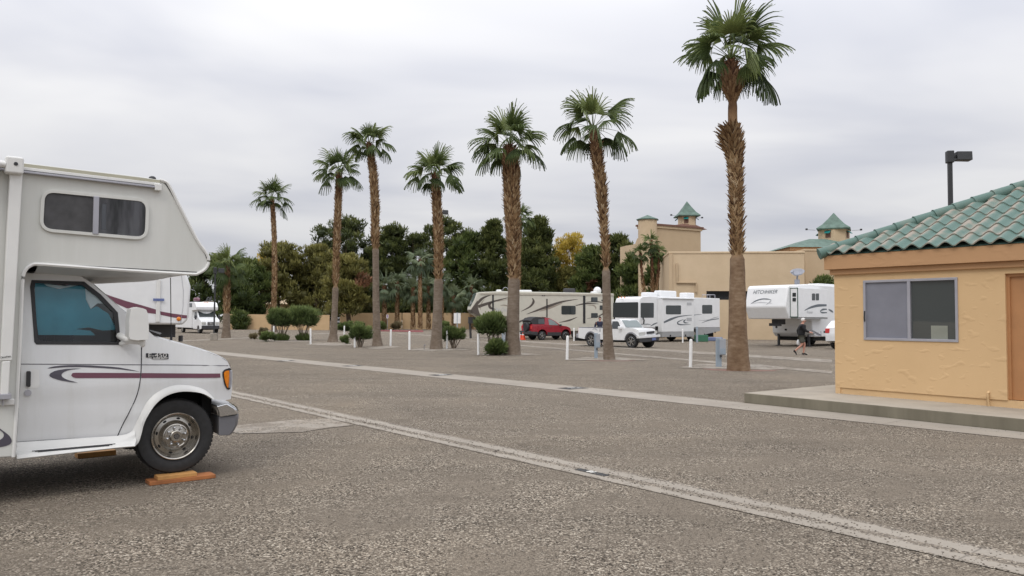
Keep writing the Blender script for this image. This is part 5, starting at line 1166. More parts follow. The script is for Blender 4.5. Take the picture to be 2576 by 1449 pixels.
# ---- white pickup
D_ = Frame((at(1431, 800, 47.3).x, 47.3), 137); T = empty_f('pickup_truck', D_, 'white pickup truck with chrome wheels and a camper bed rail, nose towards the camera', 'pickup truck', 'cars on the site')
sT = lambda p, y0=0.0: D_.side(*ZT(*p), y0); sM = lambda p, y0=0.0: D_.side(*ZM(*p), y0)
bz = sT((1730, 872))[1]; x0 = sT((1730, 900))[0]; cb = sM((100, 800))[0]
rx = sT((1906, 1060))[0]; fx = sM((487, 1060))[0]; lowz = .42; WR = .37; W_ = 1.72
hoodp = [sM(p) for p in ((112, 862), (122, 775), (150, 755), (300, 750), (330, 765), (400, 872), (520, 880), (575, 900), (590, 940), (590, 985))]
nx = hoodp[-1][0]
yt = tumble(hoodp[0][1], .24, (x0 - .3, nx), .10)
body = [(x0 - .02, bz), (cb - .04, bz)] + hoodp + [(nx + .02, lowz + .12), (fx + .5, lowz)] + arch_cut(fx, .46, lowz, 10, 0, 180) + arch_cut(rx, .46, lowz, 10, 0, 180) + [(x0, lowz + .06)]
shell('body', body, W_, 'car_white', T, yf=yt, grid=.2, ny=6, crown=.025, smooth=40)
m = MB(); m.box(x0 + .08, cb - .1, .12, W_ - .12, bz + .004, bz + .028); m.build('bed_opening', 'under_black', T)
m = MB(); m.tube([(x0 + .02, .06, bz + .02), (cb - .05, .06, bz + .05)], .03, 6); m.build('bed_rail', 'bumper_grey', T)
m = MB(); m.box(x0 - .24, x0 - .02, .05, W_ - .05, .48, .72); rb_b = m.build('rear_bumper', 'alu', T, bevel=.03)
m = MB(); m.box(x0 - .06, x0 - .022, .04, .2, .8, 1.1); m.build('tail_lamp', 'tail_red', T); m = MB(); m.box(x0 - .26, x0 - .2, .45, 1.2, .55, .68); m.build('step_pad', 'black_plastic', rb_b)
panel('door_window', [sM(p) for p in ((212, 780), (280, 778), (300, 790), (350, 888), (212, 884))], 'car_glass', T, -.014, yf=yt)
panel('cab_window', [sM(p) for p in ((128, 790), (190, 782), (190, 880), (124, 876))], 'car_glass', T, -.014, yf=yt)
a, b = sM((322, 762)), sM((392, 866)); m = MB(); ya, yb2 = yt(*a), yt(*b)
dz = .02; m.add([(a[0] + .05, ya + .06, a[1] - .0), (b[0] + .06, yb2 + .08, b[1] + .02), (b[0] + .06, W_ - yb2 - .08, b[1] + .02), (a[0] + .05, W_ - ya - .06, a[1])], [(0, 1, 2, 3)]); m.build('windscreen', 'car_glass_pale', T)
fl = MB(); 
for cx_a in (rx, fx):
    fl = MB(); p1 = arch_cut(cx_a, .47, lowz, 12, 0, 180); p2 = arch_cut(cx_a, .40, lowz, 12, 0, 180); vs_ = []
    for u_, v_ in zip(p1, p2): vs_ += [(u_[0], yt(*u_) - .004, u_[1]), ((u_[0] + v_[0]) / 2, yt(*u_) - .05, (u_[1] + v_[1]) / 2), (v_[0], yt(*v_) + .02, v_[1])]
    fl.add(vs_, [(3 * i + j, 3 * i + j + 1, 3 * i + j + 4, 3 * i + j + 3) for i in range(12) for j in range(2)]); fl.build('fender_flare', 'bumper_grey', T, 60)
for x in (rx, fx): wheel(T, x, .0, WR, .26, 'chrome', 6, .68); wheel_far(T, x, W_ - .0, WR, .26)
fq = lambda x, y: D_.front(*ZM(x, y), nx)
def fbox(name, mat, pts, dx=.0, th=.04, r=0.0): 
    q = [fq(*p) for p in pts]; q = rquad(q, r) if r else q; m = MB(); m.prism(q, nx + dx, nx + dx + th, FRM); return m.build(name, mat, T, bevel=.006)
fbox('grille', 'car_dark', [(705, 928), (812, 915), (812, 952), (712, 962)], .0, .05, .2); fbox('headlight', 'lamp_clear', [(600, 938), (690, 926), (690, 962), (668, 985), (602, 986)], -.01, .04); fbox('headlight', 'lamp_clear', [(822, 915), (858, 912), (860, 950), (828, 958)], -.02, .05)
fbox('front_bumper', 'car_white', [(566, 990), (876, 968), (878, 1000), (572, 1022)], -.02, .16); fbox('lower_bumper', 'car_dark', [(574, 1024), (876, 1002), (866, 1052), (700, 1072), (600, 1078)], -.04, .14); fbox('number_plate', 'plate_blue', [(764, 1018), (818, 1012), (818, 1046), (764, 1052)], .11, .02)
m = MB(); m.box(.3, nx - .1, .2, W_ - .2, .3, .55); m.build('underbody', 'under_black', T)
q = sT((1965, 903)); panel('club_emblem', [(q[0] - .22, q[1]), (q[0] - .1, q[1] + .1), (q[0] + .1, q[1] + .1), (q[0] + .24, q[1] - .02), (q[0] + .1, q[1] - .02), (q[0], q[1] + .04), (q[0] - .12, q[1] + .03)], 'graphic_light', T, -.006, yf=yt)
q = sT((2042, 905)); panel('fuel_cap', rquad([(q[0] - .05, q[1] + .1), (q[0] + .04, q[1] + .1), (q[0] + .02, q[1] - .1), (q[0] - .07, q[1] - .1)], .2), 'graphic_light', T, -.008, yf=yt)
m = MB(); q = sM((345, 870)); m.box(q[0] - .08, q[0] + .08, -.2, .04, q[1] - .08, q[1] + .08); m.build('wing_mirror', 'car_white', T, bevel=.03)
# ---- small white car tail beside the hut
E_ = Frame((at(2138, 800, 42.5).x, 42.5), 62); T = empty_f('parked_car', E_, 'white car of which only the red-lit tail shows beside the office hut', 'car', 'cars on the site')
ez = lambda y: at(2085, ZK(1520, y)[1], 42.5).z
zz = ez(880)
body = [(0, .45), (-.03, .8), (.02, zz), (.5, zz + .42), (1.9, zz + .45), (2.6, zz + .05), (3.9, zz - .1), (4.0, .4), (3.6, .3)] + arch_cut(3.1, .38, .3, 8, 0, 180) + arch_cut(.75, .38, .3, 8, 0, 180)
shell('body', body, 1.7, 'car_white', T, yf=tumble(zz, .25, (0, 4.0), .08), grid=.2, ny=4, crown=.03, smooth=40)
m = MB(); m.box(-.05, .05, .08, .35, zz - .28, zz - .02); m.build('tail_lamp', 'tail_red', T, bevel=.02); m = MB(); m.box(-.05, .05, 1.35, 1.62, zz - .28, zz - .02); m.build('tail_lamp', 'tail_red', T, bevel=.02)
m = MB(); m.add([(.06, .2, zz + .03), (.06, 1.5, zz + .03), (.48, 1.4, zz + .38), (.48, .3, zz + .38)], [(0, 1, 2, 3)]); m.build('rear_window', 'car_glass', T)
for x in (.75, 3.1): wheel(T, x, .03, .33, .2); wheel_far(T, x, 1.67, .33)
# ---- van-fronted motorhome, far left (front faces us)
G_ = Frame((at(491.5, 800, 76).x, 76), 141.5); T = empty_f('motorhome', G_, 'white van-fronted motorhome parked by the trees with gear on its roof', 'motorhome', 'motorhomes and trailers parked on the site')
s_ = lambda p, y0=0.0: G_.side(*ZL(*p), y0); f_ = lambda p, x0=0.0: G_.front(*ZL(*p), x0)
ztp = f_((500, 648), 0)[1]; zcb = f_((500, 765), 0)[1]; Wd = abs(f_((705, 900), 0)[0]); bl = -7.0
out = [(bl, .5), (bl, ztp), (-.5, ztp), (-.1, ztp - .1), (.25, zcb + .35), (.2, zcb + .08), (.0, zcb), (-1.2, zcb), (-1.2, .5)]
shell('coach_body', out, Wd, 'van_white', T, bevel=.05, smooth=35)
ce = 1.1; out = [(-1.2, .45), (-1.2, zcb - .01), (-.3, zcb - .02), (.45, 1.55), (1.2, 1.25), (1.35, .95), (1.35, .5), (1.1, .42)] + arch_cut(.55, .42, .42, 8, 0, 180)
W2_ = Wd - .25; shell('cab', out, W2_, 'van_white', T, y0=.12, yf=tumble(1.4, .16, (-9, 1.35), .1), grid=.2, ny=6, crown=.03, smooth=40)
m = MB(); a = (-.22, zcb - .08); b = (.44, 1.60); m.add([(a[0], .3, a[1]), (a[0], W2_ - .06, a[1]), (b[0] + .02, W2_ + .0, b[1]), (b[0] + .02, .24, b[1])], [(0, 1, 2, 3)]); m.build('windscreen', 'car_glass', T)
panel('side_window', [(-.95, zcb - .12), (-.4, zcb - .15), (.15, 1.55), (-.9, 1.5)], 'car_glass', T, .10, yf=tumble(1.4, .16, (-9, 1.35), .1))
m = MB(); m.box(1.30, 1.42, .2, W2_ + .04, .42, .78); m.build('front_bumper', 'car_dark', T, bevel=.04)
m = MB(); m.box(1.30, 1.39, .75, W2_ - .5, .84, 1.12); gr = m.build('grille', 'car_dark', T, bevel=.02)
for k in range(3): m = MB(); m.box(1.392, 1.41, .8, W2_ - .55, .88 + .08 * k, .91 + .08 * k); m.build('grille_bar', 'chrome', gr)
m = MB(); cy = .75 / 2 + (W2_ - .5) / 2; m.lathe([(.09, 0), (.11, 0), (.11, .02), (.09, .02)], 16, Matrix.Translation((1.42, cy, .98)) @ Matrix.Rotation(R_(90), 4, 'Y'))
for a in (90, 210, 330): m.box(0, .1, -.008, .008, 0, .015, Matrix.Translation((1.425, cy, .98)) @ Matrix.Rotation(R_(90), 4, 'Y') @ Matrix.Rotation(R_(a), 4, 'Z'))
m.build('round_star_emblem', 'chrome', gr)
for yy in (.2, W2_ - .35): m = MB(); m.box(1.22, 1.38, yy, yy + .4, .86, 1.14); m.build('headlight', 'lamp_clear', T, bevel=.05)
for yy in (-.14, Wd + .0): m = MB(); m.box(.2, .3, yy, yy + .18, 1.35, 1.75); m.build('wing_mirror', 'car_dark', T, bevel=.03)
wheel(T, .55, .16, .36, .24, 'chrome', 5); wheel_far(T, .55, Wd - .16, .36); wheel(T, -4.6, .06, .36, .24, 'wheel_steel', 0); wheel_far(T, -4.6, Wd - .06, .36)
m = MB(); m.box(-6.8, 1.0, .2, Wd - .2, .35, .6); m.build('underbody', 'under_black', T)
a = s_((330, 665)); b = s_((365, 720)); rectp(T, G_, ZL, 330, 665, 366, 720, 'window', 'car_glass', -.012, .01)
m = MB(); m.box(-1.19, -1.15, -.02, .0, .6, zcb); 
for k, yy in enumerate((Wd * .42, Wd * .5, Wd * .58)): m = MB(); m.sph((-.25, yy, ztp - .05), .05, 8, 6); m.build('marker_lamp', 'amber', T)
gear = empty_f('roof_kayak', G_, 'dark red rolled bundle strapped on the roof of the far van-fronted motorhome', 'bundle')
m = MB(); m.tube([(-2.4, .5, ztp + .22), (-1.9, .5, ztp + .26), (-.9, .5, ztp + .26), (-.5, .5, ztp + .2)], [.05, .2, .2, .05], 10); m.build('roll', 'stripe_maroon', gear, 50)
gear = empty_f('roof_bicycle', G_, 'grey folded bicycle and pale board lying on the roof of the far van-fronted motorhome', 'bicycle')
m = MB(); m.box(-3.0, -.6, 1.5, 2.1, ztp + .03, ztp + .1); m.build('board', 'graphic_tan', gear, bevel=.02)
for xx in (-2.3, -1.3): m = MB(); m.lathe([(.28, -.02), (.31, -.02), (.31, .02), (.28, .02)], 20, Matrix.Translation((xx, 1.8, ztp + .3)) @ Matrix.Rotation(R_(70), 4, 'X')); m.build('wheel', 'rubber', gear)
m = MB(); m.tube([(-2.3, 1.8, ztp + .3), (-1.8, 1.8, ztp + .5), (-1.3, 1.8, ztp + .3), (-1.8, 1.8, ztp + .25), (-2.3, 1.8, ztp + .3)], .03, 5); m.build('frame', 'dark_metal', gear)
# ---- neighbouring fifth wheel with maroon band, behind the foreground motorhome
N_ = Frame((at(470, 800, 25).x, 25), 60); T = empty_f('caravan_trailer', N_, 'white trailer with wide maroon band, seen through the gap behind the foreground motorhome cab', 'trailer', 'motorhomes and trailers parked on the site')
s_ = lambda p, y0=0.0: N_.side(*Z2(*p), y0)
zb_ = s_((1000, 366))[1]; xe = s_((1205, 120))[0]
out = [s_((930, 366)), s_((1160, 368)), s_((1195, 330)), s_((1210, 125)), (xe - .1, s_((1190, 50))[1]), (xe - 1.2, 3.55), (xe - 1.9, 3.7), (xe - 10, 3.7), (xe - 10, .6), (xe - 3.2, .6), (xe - 3.0, zb_)]
shell('body', out, 2.44, 'van_white', T, bevel=.06, smooth=35)
yl = -.008; st = [s_(p) for p in ((300, 60), (500, 110), (700, 185), (800, 218), (900, 245), (1000, 275), (1000, 300), (900, 290), (800, 262), (740, 235), (600, 190), (300, 100))]
panel('stripe', st, 'stripe_maroon', T, yl); panel('stripe', [s_(p) for p in ((1016, 283), (1100, 298), (1186, 309), (1184, 328), (1100, 322), (1018, 305))], 'stripe_maroon', T, yl)
m = MB(); q = s_((1003, 200)); q2 = s_((1003, 352)); m.box(q[0] - .06, q[0] + .06, -.05, -.003, q2[1], q[1] + .6); m.build('drain_post', 'rv_trim', T, bevel=.02)
m = MB(); q = s_((1005, 210)); m.box(q[0] - .16, q[0] + .16, -.06, -.05, q[1] - .04, q[1] + .04); m.build('blue_strap', 'plate_blue', T)
m = MB(); q = s_((1133, 331)); m.sph((q[0], -.02, q[1]), (.07, .03, .07), 12, 6); m.build('marker_lamp', 'amber', T, 60)
tubes = [s_(p) for p in ((1150, 55), (1162, 150), (1160, 250), (1145, 365))]; m = MB(); m.tube([(x, -.004, z) for x, z in tubes], .008, 4); m.build('cap_seam', 'graphic_light', T)
m = MB(); a = s_((1090, 380), 1.0); m.box(a[0] - 1.2, a[0] + .1, .9, 1.5, a[1] - .35, zb_ - .0); m.tube([(a[0] + .3, 1.2, a[1] - .5), (a[0] + .3, 1.2, a[1] - .3)], .07, 8); m.build('pin_box', 'car_dark', T)
m = MB(); m.box(xe - 9.8, xe - 3.3, .2, 2.2, .3, .598); m.build('underbody', 'under_black', T)
for k in range(2): wheel(T, xe - 7.6 + .9 * k, .08, .38, .22, 'wheel_steel', 0); wheel_far(T, xe - 7.6 + .9 * k, 2.36, .38)
for yy in (.4, 2.0): m = MB(); m.box(xe - 3.3, xe - 3.15, yy - .06, yy + .06, 0.002, .75); m.build('landing_leg', 'car_dark', T)
# ---- far white car at the gate
Q_ = Frame((at(819, 800, 122).x, 122), 150); T = empty_f('parked_car', Q_, 'far white car nose seen behind the palm trunk at the wall gap', 'car', 'cars on the site')
body = [(0, .45), (0, 1.0), (.5, 1.65), (2.6, 1.65), (3.3, 1.1), (4.3, .95), (4.35, .5), (4.2, .35)] + arch_cut(3.5, .4, .35, 8, 0, 180) + arch_cut(.9, .4, .35, 8, 0, 180)
yt = tumble(1.05, .25, (0, 4.35), .1); shell('body', body, 1.8, 'car_white', T, yf=yt, grid=.3, ny=4, crown=.03, smooth=40)
panel('side_window', [(.6, 1.55), (2.5, 1.55), (3.0, 1.12), (.5, 1.1)], 'car_glass', T, -.012, yf=yt)
m = MB(); m.add([(2.68, .3, 1.6), (2.68, 1.5, 1.6), (3.28, 1.65, 1.16), (3.28, .15, 1.16)], [(0, 1, 2, 3)]); m.build('windscreen', 'car_glass', T)
m = MB(); m.box(4.3, 4.4, .4, 1.4, .62, .88); m.build('grille', 'car_dark', T); m = MB(); m.box(4.3, 4.42, .1, 1.7, .36, .55); m.build('front_bumper', 'car_dark', T)
for yy in (.12, 1.42): m = MB(); m.box(4.26, 4.39, yy, yy + .26, .68, .88); m.build('headlight', 'lamp_clear', T)
for x in (.9, 3.5): wheel(T, x, .03, .36, .2); wheel_far(T, x, 1.77, .36)
# ---------------------------------------------------------------- plants
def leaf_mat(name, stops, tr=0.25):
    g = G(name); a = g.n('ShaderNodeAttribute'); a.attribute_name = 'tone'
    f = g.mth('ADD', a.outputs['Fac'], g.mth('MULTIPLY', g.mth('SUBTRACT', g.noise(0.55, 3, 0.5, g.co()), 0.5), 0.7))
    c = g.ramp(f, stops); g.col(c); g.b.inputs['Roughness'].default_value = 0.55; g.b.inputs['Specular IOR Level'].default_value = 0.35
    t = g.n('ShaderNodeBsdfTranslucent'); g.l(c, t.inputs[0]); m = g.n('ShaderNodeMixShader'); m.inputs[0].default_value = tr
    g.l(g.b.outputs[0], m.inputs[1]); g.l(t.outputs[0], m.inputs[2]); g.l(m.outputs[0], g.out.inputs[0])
leaf_mat('palm_leaf', [(0.1, (0.03, 0.048, 0.015)), (0.5, (0.075, 0.11, 0.032)), (0.9, (0.19, 0.23, 0.075))])
leaf_mat('palm_leaf_grey', [(0.1, (0.055, 0.08, 0.045)), (0.5, (0.115, 0.155, 0.085)), (0.9, (0.21, 0.25, 0.14))])
leaf_mat('pine_dark', [(0.1, (0.028, 0.040, 0.011)), (0.5, (0.085, 0.105, 0.028)), (0.9, (0.19, 0.205, 0.065))], .15)
leaf_mat('pine_olive', [(0.1, (0.07, 0.068, 0.018)), (0.5, (0.18, 0.172, 0.048)), (0.9, (0.33, 0.30, 0.10))], .15)
leaf_mat('tree_green', [(0.1, (0.028, 0.045, 0.011)), (0.5, (0.09, 0.125, 0.032)), (0.9, (0.20, 0.23, 0.07))], .2)
leaf_mat('leaf_yellow', [(0.1, (0.24, 0.18, 0.03)), (0.5, (0.50, 0.37, 0.06)), (0.9, (0.68, 0.54, 0.14))], .3)
leaf_mat('leaf_rust', [(0.1, (0.12, 0.06, 0.03)), (0.6, (0.26, 0.13, 0.07)), (0.9, (0.34, 0.20, 0.12))], .2)
leaf_mat('shrub_green', [(0.1, (0.04, 0.06, 0.02)), (0.5, (0.11, 0.155, 0.05)), (0.9, (0.24, 0.29, 0.10))], .2)
leaf_mat('shrub_dry', [(0.1, (0.10, 0.08, 0.04)), (0.5, (0.20, 0.165, 0.09)), (0.9, (0.28, 0.24, 0.14))], .2)
for tn_, ca_, cb_, cc_ in (('palm_trunk', (0.125, 0.074, 0.040), (0.19, 0.122, 0.072), (0.26, 0.185, 0.12)), ('palm_trunk_grey', (0.12, 0.088, 0.062), (0.175, 0.135, 0.10), (0.235, 0.19, 0.15))):
    g = G(tn_); a = g.n('ShaderNodeAttribute'); a.attribute_name = 'age'
    rn = g.noise(1.0, 4, 0.6, g.co('Object', (5, 5, 12))); bl = g.noise(2.2, 4, 0.6, g.co())
    c1 = g.ramp(g.mth('MULTIPLY', g.mth('ADD', rn, bl), 0.5), [(0.36, ca_), (0.5, cb_), (0.64, cc_)])
    c2 = g.ramp(bl, [(0.35, (0.11, 0.045, 0.022)), (0.65, (0.20, 0.085, 0.04))]); c3 = g.ramp(bl, [(0.35, (0.14, 0.085, 0.045)), (0.65, (0.30, 0.19, 0.10))])
    cc = g.mix(g.ramp(a.outputs['Fac'], [(0.0, 0.0), (0.15, 1.0)]), c1, c3); cc = g.mix(g.ramp(a.outputs['Fac'], [(0.70, 0.0), (1.0, 1.0)]), cc, c2)
    g.col(cc); g.b.inputs['Roughness'].default_value = 0.9; g.bump(rn, 0.3, 0.02)
g = G('leaf_base'); a = g.n('ShaderNodeAttribute'); a.attribute_name = 'tone'; b = g.n('ShaderNodeAttribute'); b.attribute_name = 'age'
ca = g.ramp(a.outputs['Fac'], [(0.0, (0.10, 0.05, 0.022)), (0.45, (0.27, 0.165, 0.08)), (0.8, (0.40, 0.28, 0.155)), (1.0, (0.50, 0.39, 0.26))])
cb = g.ramp(a.outputs['Fac'], [(0.0, (0.07, 0.028, 0.015)), (1.0, (0.24, 0.115, 0.06))]); g.col(g.mix(g.ramp(b.outputs['Fac'], [(0.72, 0.0), (1.0, 1.0)]), ca, cb)); g.b.inputs['Roughness'].default_value = 0.9
plain('bark', (0.10, 0.07, 0.05), 0.95, var=0.3, vs_=3, bump=0.5, bs=12); plain('twig', (0.20, 0.16, 0.12), 0.9, var=0.2)
def fattr(me, name, vals, dom='FACE'):
    a = me.attributes.new(name, 'FLOAT', dom); a.data.foreach_set('value', np.asarray(vals, dtype=np.float32))
def leaf_mesh(name, V, Fc, tones):
    me = bpy.data.meshes.new(name); V = np.asarray(V, dtype=np.float32); Fc = np.asarray(Fc, dtype=np.int32); n, k = Fc.shape
    me.vertices.add(len(V)); me.vertices.foreach_set('co', V.ravel()); me.loops.add(n * k); me.loops.foreach_set('vertex_index', Fc.ravel())
    me.polygons.add(n); me.polygons.foreach_set('loop_start', np.arange(n) * k); me.update(calc_edges=True); me.validate()
    fattr(me, 'tone', tones); return me
# ---- fan palms
def frond(rng, az, el, pet, bl, spread=1.0, nseg=26, droop=1.0, tone=0.5):
    """one costapalmate leaf: petiole + pleated fan whose split tips hang"""
    V, Fq, T = [], [], []
    d = np.array([math.cos(az) * math.cos(el), math.sin(az) * math.cos(el), math.sin(el)])
    side = np.array([-math.sin(az), math.cos(az), 0.0]); up = np.cross(d, side); up *= -1 if up[2] < 0 else 1
    pts = []; p = np.zeros(3); dd = d.copy(); n = 6
    for i in range(n + 1):
        pts.append(p.copy()); dd = dd + np.array([0, 0, -0.055 * droop * math.cos(el) - .01]); dd /= np.linalg.norm(dd); p = p + dd * pet / n
    for i in range(n + 1):
        w_ = .028 * (1 - .5 * i / n); V += [pts[i] - side * w_, pts[i] + side * w_, pts[i] - up * w_ * .8]
        if i: b = 3 * (i - 1); Fq += [(b, b + 1, b + 4, b + 3), (b + 1, b + 2, b + 5, b + 4), (b + 2, b, b + 3, b + 5)]; T += [0.75] * 3
    hub = pts[-1]; d2 = dd + np.array([0, 0, -.34 * min(1.3, droop)]); d2 /= np.linalg.norm(d2); up2 = np.cross(d2, side); up2 *= -1 if up2[2] < 0 else 1
    fold = rng.uniform(.35, .95); roll = rng.uniform(-.75, .75); s2 = side * math.cos(roll) + up2 * math.sin(roll); u2 = np.cross(d2, s2); u2 *= -1 if u2[2] < 0 else 1
    half = R_(100) * spread
    for k in range(nseg):
        t = (k + .5) / nseg * 2 - 1; a = t * half; L_ = bl * (1 - .28 * abs(t) ** 1.6) * rng.uniform(.88, 1.06)
        dirv = d2 * math.cos(a) + s2 * math.sin(a) + u2 * (.12 - fold * abs(t)); dirv /= np.linalg.norm(dirv)
        wv = np.cross(dirv, u2); wv /= np.linalg.norm(wv); q = hub.copy(); base = len(V); ns = 7; dv = dirv.copy()
        dr = droop * rng.uniform(.7, 1.6) * 1.35
        for i in range(ns + 1):
            f = i / ns; w_ = bl * half / nseg * (1.15 * min(f, .34) / .34 if f < .34 else 1.0 * (1 - (f - .34) / .66) ** .8) * .43 + .004
            lift = u2 * (.035 * (1 if k % 2 else -1) * min(f, .5)); V += [q - wv * w_ + lift, q + wv * w_ - lift]
            if i: b = base + 2 * (i - 1); Fq.append((b, b + 1, b + 3, b + 2)); T.append(tone + rng.uniform(-.1, .1) + .12 * f)
            if f > .32: dv = dv + np.array([0, 0, -.42 * dr]) * (f - .22)
            dv /= np.linalg.norm(dv); q = q + dv * L_ / ns
    return V, Fq, T
def crown_mesh(seed, R0, n=30, pet=.45, upb=.0, mat='palm_leaf', lo=-38, droop=1.0, nseg=26):
    rng = random.Random(seed); V, Fq, T = [], [], []
    for i in range(n):
        f = i / (n - 1); el = R_(84 - (84 - lo) * f ** .95 + rng.uniform(-11, 11)); az = i * 2.399963 + rng.uniform(-.3, .3)
        ln = R0 * rng.uniform(.80, 1.14); tone = .62 - .40 * f + rng.uniform(-.16, .16)
        if rng.random() < .12: tone += .25
        v, q, t = frond(rng, az, el, ln * (pet * (.85 + .35 * f)), ln * (.60 - .06 * f), rng.uniform(.62, .9), nseg, droop * (.5 + .95 * f), tone)
        b = len(V); V += v; Fq += [tuple(b + x for x in s) for s in q]; T += t
    return leaf_mesh('crown', V, Fq, T)
CR_CACHE = {}
def fan_palm(label, Y, trunk, boots, crown, seed, n=30, mat='palm_leaf', group='fan palms in a row across the site', neck=None, chips=True, lo=-16, droop=1.0, nseg=26, age_top=1.0, red=0.0):
    """trunk: [(px, py, width_px)] from ground up; boots: (py0, py1) zone clothed in old leaf bases; crown: (px, py, radius_px)"""
    s = Y / F; P = []; 
    for i, (px, py, w_) in enumerate(trunk):
        q = at(px, py, Y); P.append((q, w_ * s / 2))
    base = P[0][0].copy(); base.z = 0; P[0] = (Vector((base.x, base.y, -0.02)), P[0][1])
    root = empty('palm_tree', base, 0, label, 'palm tree', group); rng = random.Random(seed)
    ys = [p[1] for p in trunk]; zb0 = at(0 + trunk[0][0], boots[0], Y).z; zb1 = at(trunk[-1][0], boots[1], Y).z; ztop = P[-1][0].z
    # smooth centre line
    zs = [p[0].z for p in P]; xs = [p[0].x - base.x for p in P]; rs = [p[1] for p in P]
    def C(z): return np.interp(z, zs, xs), np.interp(z, zs, rs)
    m = MB(); H = zs[-1]; nr = max(12, int(H / .22)); ns = 16; age = []; vs_ = []
    for i in range(nr + 1):
        z = -.02 + (H + .02) * i / nr; x, r = C(z); flare = 0
        in_b = 1 if z > zb0 and chips else 0
        if neck and at(trunk[0][0], neck[0] + 4, Y).z < z < at(trunk[0][0], neck[1] - 4, Y).z: in_b = 0
        for j in range(ns):
            a = 2 * math.pi * j / ns; rr = (r - (.10 if in_b else 0)) * (1 + rng.uniform(-.03, .03) + (.04 * math.sin(3 * a + seed) if z < .8 else 0))
            vs_.append((x + rr * math.cos(a), rr * math.sin(a), z)); age.append(0.0 if z < zb0 else min(1, .2 + .8 * (z - zb0) / max(.1, zb1 - zb0)) * age_top)
    fs = [(i * ns + j, i * ns + (j + 1) % ns, (i + 1) * ns + (j + 1) % ns, (i + 1) * ns + j) for i in range(nr) for j in range(ns)]; fs.append(tuple(nr * ns + j for j in range(ns)))
    m.add(vs_, fs); o = m.build('trunk', 'palm_trunk' if neck else 'palm_trunk_grey', root, 60); fattr(o.data, 'age', age, 'POINT')
    if chips:
        V, Fq, T, AG = [], [], [], []; z = zb0; row = 0
        fine = 1.0 if Y < 60 else 1.5
        while z < zb1:
            x, r = C(z)
            if neck and neck[1] < trunk[0][1] and at(trunk[0][0], neck[0], Y).z < z < at(trunk[0][0], neck[1], Y).z: z += .1; continue
            fz = (z - zb0) / (zb1 - zb0); nchip = max(7, int(2 * math.pi * r / (.115 * fine)))
            for j in range(nchip):
                a = 2 * math.pi * (j + .5 * (row % 2) + rng.uniform(-.22, .22)) / nchip; r0 = r - .13; er = np.array([math.cos(a), math.sin(a), 0]); et = np.array([-math.sin(a), math.cos(a), 0])
                ln = (.15 + .09 * rng.random()) * fine * (1.25 if fz < .2 else 1.0); w_ = (.05 + .025 * rng.random()) * fine; out_ = rng.uniform(.05, .15) * (1.5 if rng.random() < .15 else 1) + (.22 * max(0, -math.cos(a - .6)) if neck and at(trunk[0][0], 385, Y).z < z < at(trunk[0][0], neck[0], Y).z else 0)
                tw = (.55 if (j + row) % 2 else -.55) * rng.uniform(.5, 1.1) * (1 if fz < .45 else .3)
                c = np.array([x, 0, z]) + er * r0; tip = c + er * (out_ + .03) + np.array([0, 0, ln]) + et * tw * ln
                b = len(V); V += [c - et * w_, c + et * w_, c + er * .055 + np.array([0, 0, -.01]), tip - et * .018, tip + et * .018]
                Fq += [(b, b + 2, b + 3, b + 3), (b + 2, b + 1, b + 4, b + 3), (b, b + 3, b + 4, b + 1)]; t = min(1, max(0, rng.gauss(.48, .32))); T += [t, t * .9, t * .6]; AG += [min(1.0, fz * age_top + red)] * 3
            z += .085 * fine; row += 1
        V = np.array(V); me = bpy.data.meshes.new('old_leaf_bases'); me.from_pydata([tuple(v) for v in V], [], [tuple(dict.fromkeys(f)) for f in Fq]); fattr(me, 'tone', T); fattr(me, 'age', AG)
        link('old_leaf_bases', me, 'leaf_base', root)
    cx_, cy_, cr_ = crown; q = at(cx_, cy_, Y); R0 = cr_ * s
    key = (n, mat, lo, nseg, seed % 5)
    me = crown_mesh(seed, R0, n, .45, 0, mat, lo, droop, nseg)
    me.transform(Matrix.Translation((P[-1][0].x - base.x, 0, ztop + .02))); link('crown', me, mat, root)
    return root
k = 1.0
fan_palm('tallest and nearest palm, right, with a bare neck under its shaggy ball of leaf bases', 25, [(1859, 929, 60), (1857, 905, 54), (1856, 850, 48), (1855, 760, 42), (1855, 655, 36), (1854, 600, 36), (1852, 500, 40), (1850, 420, 44), (1846, 380, 58), (1840, 345, 60), (1842, 326, 50), (1843, 318, 24), (1843, 266, 23), (1843, 255, 34), (1842, 225, 60), (1840, 195, 56), (1839, 165, 36), (1839, 150, 28)],
         (645, 160), (1839, 150, 150), 11, 27, neck=(322, 262), nseg=30)
fan_palm('palm second from the right with sparse long-stalked leaves, by the blue-grey post', 31, [(1533, 905, 30), (1530, 870, 26), (1527, 800, 22), (1525, 700, 20), (1523, 620, 22), (1518, 560, 26), (1513, 480, 33), (1505, 420, 34), (1499, 370, 34), (1492, 325, 27)], (672, 330), (1492, 325, 116), 22, 20, nseg=28)
fan_palm('thick-trunked palm in the middle with a bushy shrub at its foot', 34.7, [(1288, 893, 44), (1289, 850, 36), (1291, 780, 31), (1293, 710, 29), (1292, 660, 31), (1289, 560, 42), (1287, 480, 46), (1285, 400, 46), (1282, 370, 34)], (705, 372), (1282, 362, 108), 33, 26, nseg=28)
fan_palm('palm with a big leaf hanging against its trunk, between the two rounded shrubs', 40.5, [(1097, 880, 34), (1098, 850, 28), (1101, 780, 23), (1103, 700, 22), (1104, 620, 26), (1101, 560, 28), (1098, 500, 27), (1095, 440, 23)], (705, 445), (1095, 438, 80), 44, 24)
fan_palm('tallest palm of the far left pair, with a long bare grey lower trunk', 45, [(950, 872, 28), (948, 840, 20), (946, 760, 17), (945, 640, 16), (944, 600, 21), (944, 520, 24), (939, 440, 24), (932, 390, 22), (927, 362, 18)], (628, 365), (927, 360, 70), 55, 24)
